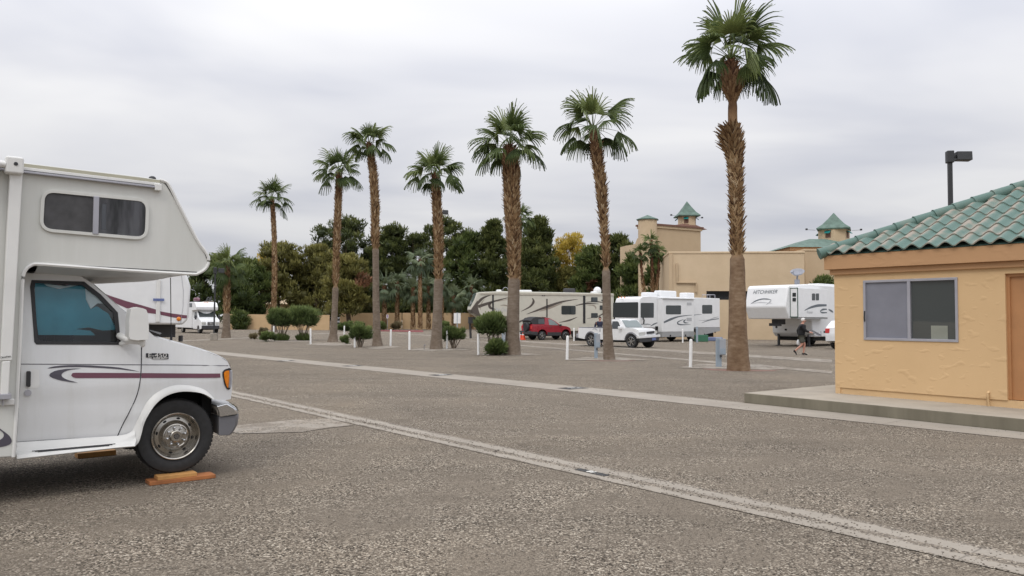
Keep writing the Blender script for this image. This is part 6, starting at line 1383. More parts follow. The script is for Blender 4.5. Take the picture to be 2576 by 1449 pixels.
fan_palm('shorter palm of the far left pair, its crown touching the taller one', 52, [(837, 863, 28), (839, 840, 19), (842, 780, 15), (845, 700, 15), (846, 640, 19), (849, 560, 20), (852, 490, 20), (853, 435, 17)], (718, 438), (853, 432, 72), 66, 24)
fan_palm('squat palm beside the far van-fronted motorhome', 60, [(568, 855, 24), (569, 830, 19), (570, 790, 16), (571, 760, 19), (571, 700, 18), (573, 672, 16)], (790, 675), (573, 668, 62), 77, 30, lo=-42)
fan_palm('slim lone palm rising behind the pair of big rounded shrubs', 84, [(689, 838, 15), (689, 800, 11), (689, 770, 12), (691, 700, 14), (690, 600, 14), (687, 540, 14), (684, 500, 11)], (775, 503), (684, 497, 58), 88, 26, nseg=20)
fan_palm('palm hidden behind the thick-trunked palm, crown showing on its right', 72, [(1300, 850, 14), (1302, 760, 13), (1305, 640, 13), (1310, 550, 11)], (760, 552), (1312, 547, 48), 99, 24, nseg=18)
gl = 'group of shaggy fan palms against the far wall'
for i, (px, yc, yb, rad, tw, lab) in enumerate(((967, 722, 829, 46, 13, 'leftmost of the shaggy fan palms by the far wall'), (999, 712, 829, 48, 12, 'fan palm above the dry bush, second from the left by the far wall'), (1039, 728, 829.5, 44, 12, 'fan palm left of the close trunks by the far wall'),
                           (1057, 655, 830.5, 46, 11, 'tallest of the shaggy fan palms by the far wall'), (1078, 724, 829.5, 44, 11, 'fan palm with tan trunk just left of the hanging-leaf palm, by the far wall'), (1112, 712, 830, 46, 10, 'fan palm seen just right of the hanging-leaf palm trunk, by the far wall'), (1141, 745, 829, 42, 10, 'fan palm behind the double white sign'), (1186, 722, 828.5, 44, 10, 'fan palm behind the nose of the beige trailer'))):
    Yp = ground(px, yb).y - 1.5
    fan_palm(lab, Yp, [(px, yb + .4, tw * 1.25), (px, yb - 10, tw), (px, (yb + yc) / 2, tw), (px, yc + 4, tw * .9)], (yb - 2, yc), (px, yc, rad), 120 + i, 22, 'palm_leaf_grey', gl, lo=-55, droop=1.3, nseg=16, age_top=.9, red=.1)
for i, (px, yc, rad, x0, lab) in enumerate(((1611, 636, 33, 1622, 'left palm of the close trio in front of the tan tower'), (1638, 608, 32, 1644, 'tallest palm of the close trio in front of the tan tower'), (1655, 634, 30, 1652, 'right palm of the close trio in front of the tan tower'))):
    fan_palm(lab, 70, [(x0, 850, 10), (x0 - 2, 740, 8), (px + 3, 680, 8), (px, yc + 3, 8)], (745, yc), (px, yc, rad), 150 + i, 22, 'palm_leaf', 'trio of palms in front of the tan tower', lo=-55, nseg=16, age_top=1.0, red=.5)
# ---- broad trees: clumps of needle or leaf tufts round real limbs
def tree(label, px, ytop, ybot, hw, Y, mat, seed, shape='round', n=5200, leaf=.44, trunkpx=None, lean=0.0, dens=1.0, group='trees beyond the far wall', cat='tree', name='pine_tree', core=True, patch=None):
    s = Y / F; rng = np.random.default_rng(seed); b = at(px, 800, Y); top = at(px, ytop, Y).z; bot = at(px, ybot, Y).z; W2 = hw * s; H = top - bot
    root = empty(name, (b.x, b.y, 0), 0, label, cat, group); cz = (top + bot) / 2
    nc = int(105 * dens); cl = []
    for i in range(nc):
        u = rng.uniform(0, 1); z = bot + H * (u ** .85); a = rng.uniform(0, 2 * math.pi)
        f = (z - bot) / H
        prof = {'round': (math.sqrt(max(0.02, 1 - (2 * f - 1) ** 2)) ** .7 if f > .5 else 1.0), 'cone': (1 - f) ** .6 * .95 + .10, 'flat': (1 - abs(2 * f - 1) ** 3) ** .5}[shape]
        r = W2 * prof * rng.uniform(.08, .98) ** .6; sz = (W2 * .13 + .42) * rng.uniform(.7, 1.3) * (1 - .25 * f)
        cl.append((math.cos(a) * r, math.sin(a) * r * .8, z, sz, rng.uniform(-.18, .18)))
    cl.append((0, 0, top - .5, W2 * .16 + .2, 0))
    V = []; T = []; per = int(n * dens * 1.25 / len(cl))
    for (x, y, z, sz, tn) in cl:
        m_ = per; d = rng.normal(size=(m_, 3)); d /= np.linalg.norm(d, axis=1)[:, None]; rad = rng.uniform(.35, 1, m_) ** .5 * sz
        c = d * rad[:, None] * np.array([1.1, 1.1, .8]) + np.array([x, y, z])
        o = d * .7 + np.array([0, 0, .85]) + rng.normal(size=(m_, 3)) * .4; o /= np.linalg.norm(o, axis=1)[:, None]
        w_ = np.cross(o, rng.normal(size=(m_, 3))); w_ /= np.linalg.norm(w_, axis=1)[:, None]
        L_ = leaf * rng.uniform(.6, 1.4, m_)[:, None]; ww = L_ * .17
        q = np.stack([c - w_ * ww, c + w_ * ww, c + w_ * ww * .4 + o * L_, c - w_ * ww * .4 + o * L_], 1)
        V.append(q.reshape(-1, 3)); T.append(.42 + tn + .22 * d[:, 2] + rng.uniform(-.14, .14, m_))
    V = np.concatenate(V); T = np.concatenate(T); Fq = np.arange(len(V)).reshape(-1, 4)
    me = leaf_mesh('crown', V, Fq, T)
    if patch:       # a dead patch in this crown
        pz, pa, pr, pm = patch; me.materials.append(MAT[mat]); me.materials.append(MAT[pm]); cen = V.reshape(-1, 4, 3).mean(1)
        pc = np.array([pa[0] * W2, -W2 * .5, bot + H * pz]); idx = (np.linalg.norm((cen - pc) * np.array([1, .5, 1.2]), axis=1) < pr * W2).astype(np.int32); me.polygons.foreach_set('material_index', idx)
        o = bpy.data.objects.new('crown', me); COL.objects.link(o); o.parent = root
    else: link('crown', me, mat, root)
    if core:
        m = MB(); rr = random.Random(seed)
        for (x, y, z, sz, tn) in cl[::2]:
            m.sph((x * .85, y * .85, z), (sz * .7, sz * .7, sz * .6), 7, 5)
        o = m.build('dark_core', mat, root, fix=False); fattr(o.data, 'tone', [.15] * len(o.data.polygons))  # solid blobs added to block light, inner shade set in their tone
    m = MB(); tw = (trunkpx or 9) * s / 2; lx = lean * s
    m.tube([(-lx, 0, -.05), (-lx * .5, 0, bot * .5), (0, 0, bot + H * .25), (0, 0, bot + H * .8)], [tw * 1.25, tw, tw * .7, tw * .2], 8)
    for i in range(7):
        c = cl[(i * 5) % len(cl)]; z0 = bot + (c[2] - bot) * .35 - .3; m.tube([(0, 0, z0), (c[0] * .5, c[1] * .5, (z0 + c[2]) / 2), (c[0] * .9, c[1] * .9, c[2])], [tw * .45, tw * .3, tw * .1], 5)
    m.build('trunk', 'bark', root, 50)
    return root
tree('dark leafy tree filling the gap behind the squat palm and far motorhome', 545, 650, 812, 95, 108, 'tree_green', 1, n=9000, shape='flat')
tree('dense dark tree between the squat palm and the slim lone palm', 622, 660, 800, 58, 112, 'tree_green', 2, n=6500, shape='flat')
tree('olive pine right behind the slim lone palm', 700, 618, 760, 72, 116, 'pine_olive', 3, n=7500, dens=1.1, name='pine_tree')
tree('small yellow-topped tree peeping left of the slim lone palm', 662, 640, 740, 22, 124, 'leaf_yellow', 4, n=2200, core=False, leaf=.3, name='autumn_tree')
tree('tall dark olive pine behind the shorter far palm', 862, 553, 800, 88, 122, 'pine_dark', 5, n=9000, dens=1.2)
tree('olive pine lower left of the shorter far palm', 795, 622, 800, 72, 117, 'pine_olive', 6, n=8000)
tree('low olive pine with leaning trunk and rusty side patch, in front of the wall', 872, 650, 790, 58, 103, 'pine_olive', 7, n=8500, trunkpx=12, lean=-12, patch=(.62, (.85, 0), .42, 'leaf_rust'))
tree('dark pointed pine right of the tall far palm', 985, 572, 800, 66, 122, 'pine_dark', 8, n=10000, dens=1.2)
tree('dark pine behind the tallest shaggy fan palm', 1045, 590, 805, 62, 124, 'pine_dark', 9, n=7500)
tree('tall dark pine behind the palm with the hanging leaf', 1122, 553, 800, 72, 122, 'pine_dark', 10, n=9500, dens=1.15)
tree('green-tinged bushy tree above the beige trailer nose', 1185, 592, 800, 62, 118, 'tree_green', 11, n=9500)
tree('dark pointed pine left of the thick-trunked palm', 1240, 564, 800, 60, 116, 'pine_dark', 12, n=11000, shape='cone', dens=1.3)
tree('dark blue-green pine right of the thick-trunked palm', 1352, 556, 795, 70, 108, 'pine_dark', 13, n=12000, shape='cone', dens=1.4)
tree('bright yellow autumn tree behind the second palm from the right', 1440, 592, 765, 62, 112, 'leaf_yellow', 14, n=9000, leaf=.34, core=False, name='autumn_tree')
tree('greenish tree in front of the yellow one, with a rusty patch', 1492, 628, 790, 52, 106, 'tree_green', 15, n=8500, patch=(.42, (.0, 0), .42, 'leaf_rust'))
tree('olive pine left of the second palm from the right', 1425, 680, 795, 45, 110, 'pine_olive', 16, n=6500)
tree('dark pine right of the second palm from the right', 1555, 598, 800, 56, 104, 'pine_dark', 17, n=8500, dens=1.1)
tree('dark green tree left of the palm trio', 1600, 645, 790, 46, 98, 'tree_green', 18, n=7500)
tree('dark tree between the palm trio and the resort hall', 1662, 650, 800, 32, 82, 'tree_green', 19, n=6500)
tree('dark pine deep behind the gap between the trailers', 1300, 606, 805, 58, 126, 'pine_dark', 20, n=6500)
tree('dark pine low behind the slim palm and rounded shrubs', 772, 690, 790, 40, 122, 'pine_dark', 21, n=7000, shape='flat')
tree('dark pine low behind the shaggy fan palms', 930, 640, 805, 48, 126, 'pine_dark', 22, n=7500, shape='flat')
for i, (px, hw, yt_, lab) in enumerate(((985, 48, 735, 'dark hedge-like shrub mass behind the left fan palms'), (1075, 55, 735, 'dark shrub mass behind the close fan palm trunks'), (1165, 52, 735, 'dark shrub mass behind the double white sign'), (1245, 45, 735, 'dark shrub mass behind the beige trailer nose'))):
    tree(lab, px, yt_, 806, hw, 121, 'pine_dark', 60 + i, shape='flat', n=4200, group='dark shrubs behind the far wall', cat='shrub', name='large_shrub')
tree('ragged green bush at the end of the far wall beside the squat palm', 604, 788, 826, 20, 100, 'tree_green', 25, n=2600, leaf=.28, group=None, cat='shrub', name='shrub', shape='flat')
# ---- shrubs on the site
def shrub(label, px, yc, hw, hh, ybase, mat='shrub_green', seed=1, stems=7, n=4200, leaf=.075, skirt=None, group='clipped shrubs along the palm row', squareness=.6):
    P = ground(px, ybase); Y = P.y; s = Y / F; rng = np.random.default_rng(seed); cz = at(px, yc, Y).z; W2 = hw * s; H2 = hh * s
    root = empty('shrub', P, 0, label, 'shrub', group); nc = max(10, int(n / 130)); u = rng.normal(size=(nc, 3)); u /= np.linalg.norm(u, axis=1)[:, None]; u[:, 2] = np.where(u[:, 2] < 0, u[:, 2] * .75, u[:, 2])
    flat_ = np.array([W2, W2 * .85, H2]); cc = u * rng.uniform(.35, .86, nc)[:, None] ** .6; cc = np.sign(cc) * np.abs(cc) ** .85; cc = cc * flat_ * .9 + np.array([0, 0, cz])
    id_ = rng.integers(0, nc, n); a_ = rng.normal(size=(n, 3)); a_ /= np.linalg.norm(a_, axis=1)[:, None]; cs = (.24 * min(W2, H2 * 1.6)) * rng.uniform(.7, 1.3, nc); tn = rng.uniform(-.14, .14, nc)
    c = cc[id_] + a_ * (rng.uniform(.2, 1, n) ** .5 * cs[id_])[:, None] * np.array([1.1, 1.1, .95])
    o = a_ * .5 + u[id_] * .35 + np.array([0, 0, .95]) + rng.normal(size=(n, 3)) * .4; o /= np.linalg.norm(o, axis=1)[:, None]; w_ = np.cross(o, rng.normal(size=(n, 3))); w_ /= np.linalg.norm(w_, axis=1)[:, None]
    L_ = leaf * (Y / 35) ** .5 * rng.uniform(.7, 1.8, n)[:, None]; ww = L_ * .2
    V = np.stack([c - w_ * ww, c + w_ * ww, c + w_ * ww * .3 + o * L_ * 1.5, c - w_ * ww * .3 + o * L_ * 1.5], 1).reshape(-1, 3)
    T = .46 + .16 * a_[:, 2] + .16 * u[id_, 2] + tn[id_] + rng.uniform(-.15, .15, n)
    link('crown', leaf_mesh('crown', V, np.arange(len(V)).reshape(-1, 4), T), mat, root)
    m = MB(); m.sph((0, 0, cz + H2 * .05), (W2 * .5, W2 * .38, H2 * .42), 10, 7); o_ = m.build('dark_core', mat, root, fix=False); fattr(o_.data, 'tone', [.1] * len(o_.data.polygons))  # solid core added to stop light passing, its shade set by tone
    if stems:
        m = MB(); rr = random.Random(seed)
        for i in range(stems):
            a = 6.28 * i / stems + rr.random(); r1 = W2 * rr.uniform(.3, .65); b0 = W2 * .12
            m.tube([(b0 * math.cos(a), b0 * math.sin(a), -.02), (r1 * .45 * math.cos(a), r1 * .4 * math.sin(a), (cz - H2) * .55), (r1 * math.cos(a + .2), r1 * .8 * math.sin(a + .2), cz - H2 * .4)], [.036, .028, .018], 5)
        m.build('stems', 'twig', root)
    if skirt:
        k = int(n * .16); hw2, hh2 = skirt; a_ = rng.normal(size=(k, 3)); a_ /= np.linalg.norm(a_, axis=1)[:, None]; a_[:, 2] = np.abs(a_[:, 2])
        c = a_ * (rng.uniform(.3, 1, k) ** .6)[:, None] * np.array([hw2 * s * .85, hw2 * s * .6, hh2 * 1.35 * s]); o = a_ * .7 + np.array([0, 0, .9]); o /= np.linalg.norm(o, axis=1)[:, None]
        w_ = np.cross(o, rng.normal(size=(k, 3))); w_ /= np.linalg.norm(w_, axis=1)[:, None]; L_ = leaf * 1.6 * rng.uniform(.7, 1.6, k)[:, None]; ww = L_ * .16
        V = np.stack([c - w_ * ww, c + w_ * ww, c + w_ * ww * .3 + o * L_ * 1.6, c - w_ * ww * .3 + o * L_ * 1.6], 1).reshape(-1, 3)
        link('basal_leaves', leaf_mesh('basal_leaves', V, np.arange(len(V)).reshape(-1, 4), .4 + .25 * a_[:, 2] + rng.uniform(-.15, .15, k)), mat, root)
    return root
shrub('left half of the big pair of rounded shrubs on bare stems', 708, 801, 37, 23, 857, seed=1, n=7000, skirt=(20, 9), stems=9)
shrub('right half of the big pair of rounded shrubs on bare stems', 763, 799, 43, 26, 856.5, seed=2, n=8500, skirt=(20, 9), stems=11)
shrub('small dark green ball shrub lying low at the foot of the big pair', 674, 849, 17, 10, 859.5, seed=3, stems=0, n=2600)
shrub('dry tan ball shrub left of the big pair of rounded shrubs', 661, 838, 12, 8.5, 847, 'shrub_dry', 4, 0, 1600)
shrub('heart-shaped clipped shrub beside the tall grey-trunked palm', 906, 838, 28, 20, 873.5, seed=5, n=6000, stems=9)
shrub('tiny dark ball shrub left of the heart-shaped one', 867, 857, 10, 8, 865.5, seed=6, stems=0, n=1600)
shrub('goblet-shaped clipped shrub right of the palm with the hanging leaf', 1141, 842, 31, 19, 877, seed=7, n=6500, stems=9)
shrub('tall loose shrub leaning on the thick-trunked palm', 1236, 818, 41, 26, 893, seed=8, n=8000, stems=7, leaf=.095, squareness=.9)
shrub('leafy suckers round the foot of the thick-trunked palm', 1250, 878, 26, 15, 894, seed=9, n=3600, stems=4, leaf=.11, squareness=.9)
shrub('low dark hedge clump under the leaning pine', 884, 823, 42, 9, 833, seed=10, stems=0, n=5000, leaf=.11, group='low shrubs near the far wall')
shrub('small bush at the wall left of the small sign', 958, 822, 13, 9, 831.5, seed=11, stems=0, n=1500, leaf=.11, group='low shrubs near the far wall')
shrub('dry bush at the foot of the second fan palm', 997, 821, 12, 8.5, 830.5, 'shrub_dry', 12, 0, 1300, .11, group='low shrubs near the far wall')
shrub('small bush at the wall right of the hanging-leaf palm', 1117, 822, 13, 10, 832.5, seed=13, stems=0, n=1800, leaf=.11, group='low shrubs near the far wall')
shrub('twiggy dead shrub lying on the gravel by the squat palm', 638, 850, 8, 3.5, 853.5, 'shrub_dry', 14, 0, 420, .10, group=None)
tree('leafy tops of a bush rising behind the right-hand trailer roof', 2074, 703, 740, 17, 61, 'tree_green', 26, n=2600, leaf=.22, group=None, cat='shrub', name='shrub', shape='flat')
# ---------------------------------------------------------------- posts, boxes, lamps, signs
plain('post_white', (0.78, 0.78, 0.77), 0.55, var=0.06); plain('pedestal_blue', (0.30, 0.36, 0.42), 0.5, var=0.06); plain('pedestal_grey', (0.36, 0.39, 0.43), 0.5, var=0.06)
plain('lamp_bronze', (0.03, 0.032, 0.035), 0.5); plain('concrete_block', (0.30, 0.27, 0.23), 0.9, var=0.2, vs_=4, bump=.3, bs=30)
PADS = [((1703, 926), (1760, 916), (1905, 916), (2001, 929), (1930, 931)), ((1413, 906), (1470, 899), (1560, 900), (1640, 906), (1560, 907.5)), ((1188, 893), (1290, 886), (1368, 893), (1300, 895)), ((1013, 881), (1060, 876), (1150, 877), (1188, 880), (1090, 883)), ((915, 877), (980, 870), (1010, 873), (960, 878)), ((766, 867), (800, 862), (880, 864), (905, 868), (830, 870)), ((640, 859), (680, 855), (800, 857), (770, 861))]
for p in PADS: tag(pad('concrete_pad', p, 0.012, 'pad_mat'), kind='structure')
GB = 'white marker posts at the pitches'
BOL = [(688, 852, 'far left white post peeping through the stems of the big shrubs'), (781.5, 866, 'white post just right of the big rounded shrubs'), (865.5, 849.5, 'white post standing behind the tiny ball shrub'), (892.5, 874, 'white post half hidden behind the heart-shaped shrub'),
       (982.5, 870.5, 'white post between the tall grey-trunked palm and the next white post'), (1030, 880.5, 'white post left of the palm with the hanging leaf'), (1124, 877.5, 'white post mostly hidden behind the goblet-shaped shrub'), (1203.5, 893, 'white post left of the thick-trunked palm'),
       (1306, 881, 'white post touching the right side of the thick-trunked palm'), (1426.5, 905, 'white post in front of the pickup truck'), (1444, 858, 'far small white post between the red car and pickup'), (1717.5, 862, 'white post in front of the flat-front motorhome'), (1737, 924, 'nearest white post, left of the tallest palm')]
proto = None
for (px, yb, lab) in BOL:
    P = ground(px, yb)
    if proto is None:
        m = MB(); m.lathe([(.055, -.01), (.055, .90), (.048, .935), (.025, .955), (0, .96)], 16); proto = m.build('marker_post', 'post_white', None, 50); o = proto
    else: o = proto.copy(); COL.objects.link(o)
    sc_ = 1.0
    o.location = P; o.rotation_euler = (R_(.8 * math.sin(px)), R_(1.2 * math.cos(px * 1.7)), 0); tag(o, lab, 'post', GB)
GP = 'utility pedestals at the pitches'
for i, (px, yb, yt_, wpx, lab, two) in enumerate(((1812, 923, 850, 21, 'blue-grey utility pedestal left of the tallest palm', 1), (1502, 901.5, 838, 14, 'blue-grey utility pedestal in front of the pickup', 1), (1268, 881, 836, 11, 'grey utility pedestal behind the thick-trunked palm shrub', 1), (1755, 861.5, 822, 8, 'far blue-grey utility pedestal by the flat-front motorhome', 0), (1089, 877, 838, 4.5, 'thin pale utility post at the left of the hanging-leaf palm', 0))):
    P = ground(px, yb); s = P.y / F; h = (yb - yt_) * s; w_ = wpx * s; root = empty('utility_pedestal', P, R_(-6), lab, 'utility pedestal', GP)
    m = MB(); m.box(-w_ * .5, w_ * .12, -.08, .08, 0, h); m.build('column', 'pedestal_blue', root, bevel=.01)
    if two:
        m = MB(); m.box(-w_ * .15, w_ * .55, -.20, -.083, h * .42, h * .97); bx = m.build('meter_box', 'pedestal_grey', root, bevel=.012)
        m = MB(); m.box(-w_ * .12, w_ * .50, -.215, -.202, h * .44, h * .64); m.build('door', 'pedestal_blue', bx, bevel=.004)
        m = MB(); m.box(-w_ * .12, w_ * .1, -.19, -.085, h * .34, h * .415); m.build('outlet', 'car_dark', root)
def taps(px, yb, yt_, lab):
    P = ground(px, yb); h = (yb - yt_) * P.y / F; m = MB(); m.tube([(0, 0, -.02), (0, 0, h * .8)], .018, 6); m.tube([(0, 0, h * .8), (0, 0, h), (.08, 0, h)], .03, 6); o = m.build('water_tap', 'bumper_grey', None, 40); o.location = P; tag(o, lab, 'water tap')
taps(1067, 880, 868, 'small standing water tap between the white post and hanging-leaf palm')
def lamp(label, P, ztop, r, headdir, parts=('pole', 'head'), hw=.55):
    root = empty('street_lamp', (P.x, P.y, 0), headdir, label, 'lamp post', 'area lamp posts'); m = MB(); m.box(-r, r, -r, r, 0, ztop); m.build('pole', 'lamp_bronze', root, bevel=.01)
    m = MB(); m.box(-.12, .12, -.13, .13, ztop - .38, ztop + .06); hd = m.build('bracket', 'lamp_bronze', root, bevel=.03)
    m = MB(); m.add([(.2, -.17, ztop - .30), (.2 + hw, -.2, ztop - .32), (.2 + hw, .2, ztop - .32), (.2, .17, ztop - .30), (.2, -.14, ztop + .02), (.2 + hw, -.17, ztop + .0), (.2 + hw, .17, ztop + .0), (.2, .14, ztop + .02)],
                    [(0, 3, 2, 1), (4, 5, 6, 7), (0, 1, 5, 4), (1, 2, 6, 5), (2, 3, 7, 6), (3, 0, 4, 7)]); m.box(.1, .21, -.05, .05, ztop - .2, ztop - .1); m.build('lamp_head', 'lamp_bronze', hd, bevel=.02)
    return root
q = at(2396, 800, 28); lamp('tall dark lamp post rising behind the office hut roof', q, at(2396, 384, 28).z, .07, R_(-10), hw=.5)
q = ground(538, 856); lamp('dark lamp post on a concrete block left of the squat palm', q, 5.0, .055, R_(20), hw=.4)
m = MB(); m.box(-.24, .24, -.24, .24, 0, .50); o = m.build('concrete_block', 'concrete_block', None, bevel=.02); o.location = (q.x, q.y, 0); o.rotation_euler = (0, 0, R_(15)); tag(o, 'square concrete block round the foot of the left lamp post', 'concrete block')
q = at(1105, 800, 60); lamp('lamp post hidden behind a palm trunk with only its head showing', q, at(1105, 529, 60).z, .07, 0, hw=.42)
# signs
P = ground(1150, 836); s = P.y / F; root = empty('sign_board', P, 0, 'pair of plain white panels on one post by the far wall', 'sign')
zt_, zb_ = at(1150, 787.5, P.y).z, at(1150, 813.5, P.y).z
m = MB(); m.tube([(0, 0, 0), (0, 0, zt_ + .05)], .06, 8); m.build('post', 'pedestal_blue', root)
for a, b in ((-8.6, -.9), (.9, 8.6)): m = MB(); m.box(a * s, b * s, -.10, -.065, zb_, zt_); m.build('panel', 'post_white', root)
P = ground(974.5, 830); s = P.y / F; root = empty('sign_board', P, 0, 'small white sign with a violet figure on a thin post near the far wall', 'sign')
zt_, zb_ = at(974, 791.5, P.y).z, at(974, 800.5, P.y).z; m = MB(); m.tube([(0, 0, 0), (0, 0, zt_)], .04, 6); m.build('post', 'alu', root)
m = MB(); m.box(-2.7 * s, 2.7 * s, -.07, -.045, zb_, zt_); pn = m.build('panel', 'post_white', root)
plain('violet', (0.30, 0.16, 0.34), .6); m = MB(); c = (zt_ + zb_) / 2; m.box(-1.3 * s, 1.3 * s, -.078, -.072, c - .16, c + .2); m.build('figure', 'violet', pn)
# traffic cones by the red car, litter under the motorhome
for px, yb, lab in ((1316.5, 855, 'orange cone just left of the red car tail'), (1311, 854, 'orange cone half hidden behind the white post by the palm')):
    P = ground(px, yb); root = empty('traffic_cone', P, 0, lab, 'cone', 'orange cones by the red car'); m = MB(); m.lathe([(.17, .03), (.12, .3), (.10, .36)], 12); m.lathe([(.075, .46), (.03, .7)], 12); m.build('body', 'cone_orange', root); m = MB(); m.lathe([(.10, .362), (.076, .458)], 12); m.build('white_band', 'post_white', root)
    m = MB(); m.box(-.2, .2, -.2, .2, 0, .03); m.build('base', 'cone_orange', root)
plain('green_mat', (0.05, 0.16, 0.10), .9); plain('blue_tub', (0.16, 0.20, 0.34), .7)
P = ground(1764, 859.5); m = MB(); m.box(-.45, .45, -.3, .3, 0, .5); o = m.build('storage_crate', 'green_mat', None, bevel=.04); o.location = P; tag(o, 'green crate on the ground under the flat-front motorhome tail', 'crate')
P = ground(1789, 857.5); m = MB(); m.prism([(-.9, -.3), (.8, -.35), (.9, .2), (.2, .35), (-.8, .3)], 0, .28); o = m.build('folded_tarp', 'blue_tub', None, bevel=.05); o.location = P; tag(o, 'blue folded tarp behind the green crate under the motorhome tail', 'tarp')
# small stones lying loose on the concrete and gravel near the camera
rng = np.random.default_rng(7); V = []; Fc = []; T = []
ico = np.array([(0, 0, .6), (.9, 0, .2), (.25, .85, .25), (-.75, .5, .2), (-.7, -.55, .25), (.3, -.85, .2), (.55, .3, -.3), (-.5, .2, -.3), (0, -.5, -.3)])
icf = [(0, 1, 2), (0, 2, 3), (0, 3, 4), (0, 4, 5), (0, 5, 1), (1, 6, 2), (2, 6, 7), (2, 7, 3), (3, 7, 4), (4, 7, 8), (4, 8, 5), (5, 8, 1), (1, 8, 6)]
pts = []
for i in range(7000):
    px = rng.uniform(380, 2570); py = 900 + 548 * rng.uniform(0, 1) ** .8
    p = ground(px, py); pts.append((p.x, p.y, rng.uniform(.003, .009)))
nd2 = Vector((nd.x, nd.y, 0)); nn_ = Vector((-nd.y, nd.x, 0)); sgn = 1 if (ground(1661, 1205.6) - na).dot(nn_) > 0 else -1
for i in range(1100):
    t = rng.uniform(0, 13); c = W2 * (.47 + rng.normal() * .16); p = na + nd2 * t + nn_ * sgn * c; pts.append((p.x, p.y, rng.uniform(.004, .011)))
for i, (x, y, r) in enumerate(pts):
    a = rng.uniform(0, 6.28); ca, sa = math.cos(a), math.sin(a); q = ico * r * rng.uniform(.7, 1.4, 3); q = np.stack([q[:, 0] * ca - q[:, 1] * sa + x, q[:, 0] * sa + q[:, 1] * ca + y, q[:, 2] * .8 + r * .3 + .006], 1)
    b = 9 * i; V.append(q); Fc += [tuple(b + k for k in f) for f in icf]; T += [rng.uniform(0, 1)] * 13
V = np.concatenate(V)
g = G('pebble'); a = g.n('ShaderNodeAttribute'); a.attribute_name = 'tone'; g.col(g.ramp(a.outputs['Fac'], [(0, (0.08, 0.068, 0.056)), (.5, (0.18, 0.152, 0.122)), (.8, (0.27, 0.235, 0.19)), (1, (0.45, 0.41, 0.35))])); g.b.inputs['Roughness'].default_value = .9
tag(link('loose_gravel', leaf_mesh('loose_gravel', V, np.array(Fc), T), 'pebble'), 'loose stones scattered over the gravel and kerb strips', 'gravel', kind='stuff')
# ---------------------------------------------------------------- people
plain('skin', (0.52, 0.26, 0.19), 0.55, var=0.05); plain('hair_white', (0.66, 0.65, 0.63), 0.8); plain('hair_dark', (0.02, 0.018, 0.016), 0.7)
plain('cloth_black', (0.012, 0.012, 0.014), 0.9); plain('cloth_olive', (0.085, 0.085, 0.07), 0.9); plain('cloth_navy', (0.018, 0.022, 0.045), 0.9); plain('cloth_jean', (0.05, 0.07, 0.13), 0.9)
plain('shoe_dark', (0.022, 0.020, 0.020), 0.7); plain('sock', (0.35, 0.33, 0.30), 0.9); plain('plastic_bag', (0.78, 0.79, 0.80), 0.4); plain('eye_white', (0.7, 0.7, 0.7), 0.3); plain('eye_dark', (0.02, 0.02, 0.02), 0.2)
def skinned(name, verts, edges, radii, mat, parent, root=0, sub=2):
    me = bpy.data.meshes.new(name); me.from_pydata(verts, edges, []); o = link(name, me, mat, parent)
    sk = o.modifiers.new('skin', 'SKIN'); sk.use_smooth_shade = True
    for v, r in zip(me.skin_vertices[0].data, radii): v.radius = r if isinstance(r, tuple) else (r, r)
    for i, v in enumerate(me.skin_vertices[0].data): v.use_root = (i == root)
    s = o.modifiers.new('subdivision', 'SUBSURF'); s.levels = sub; s.render_levels = sub
    return o
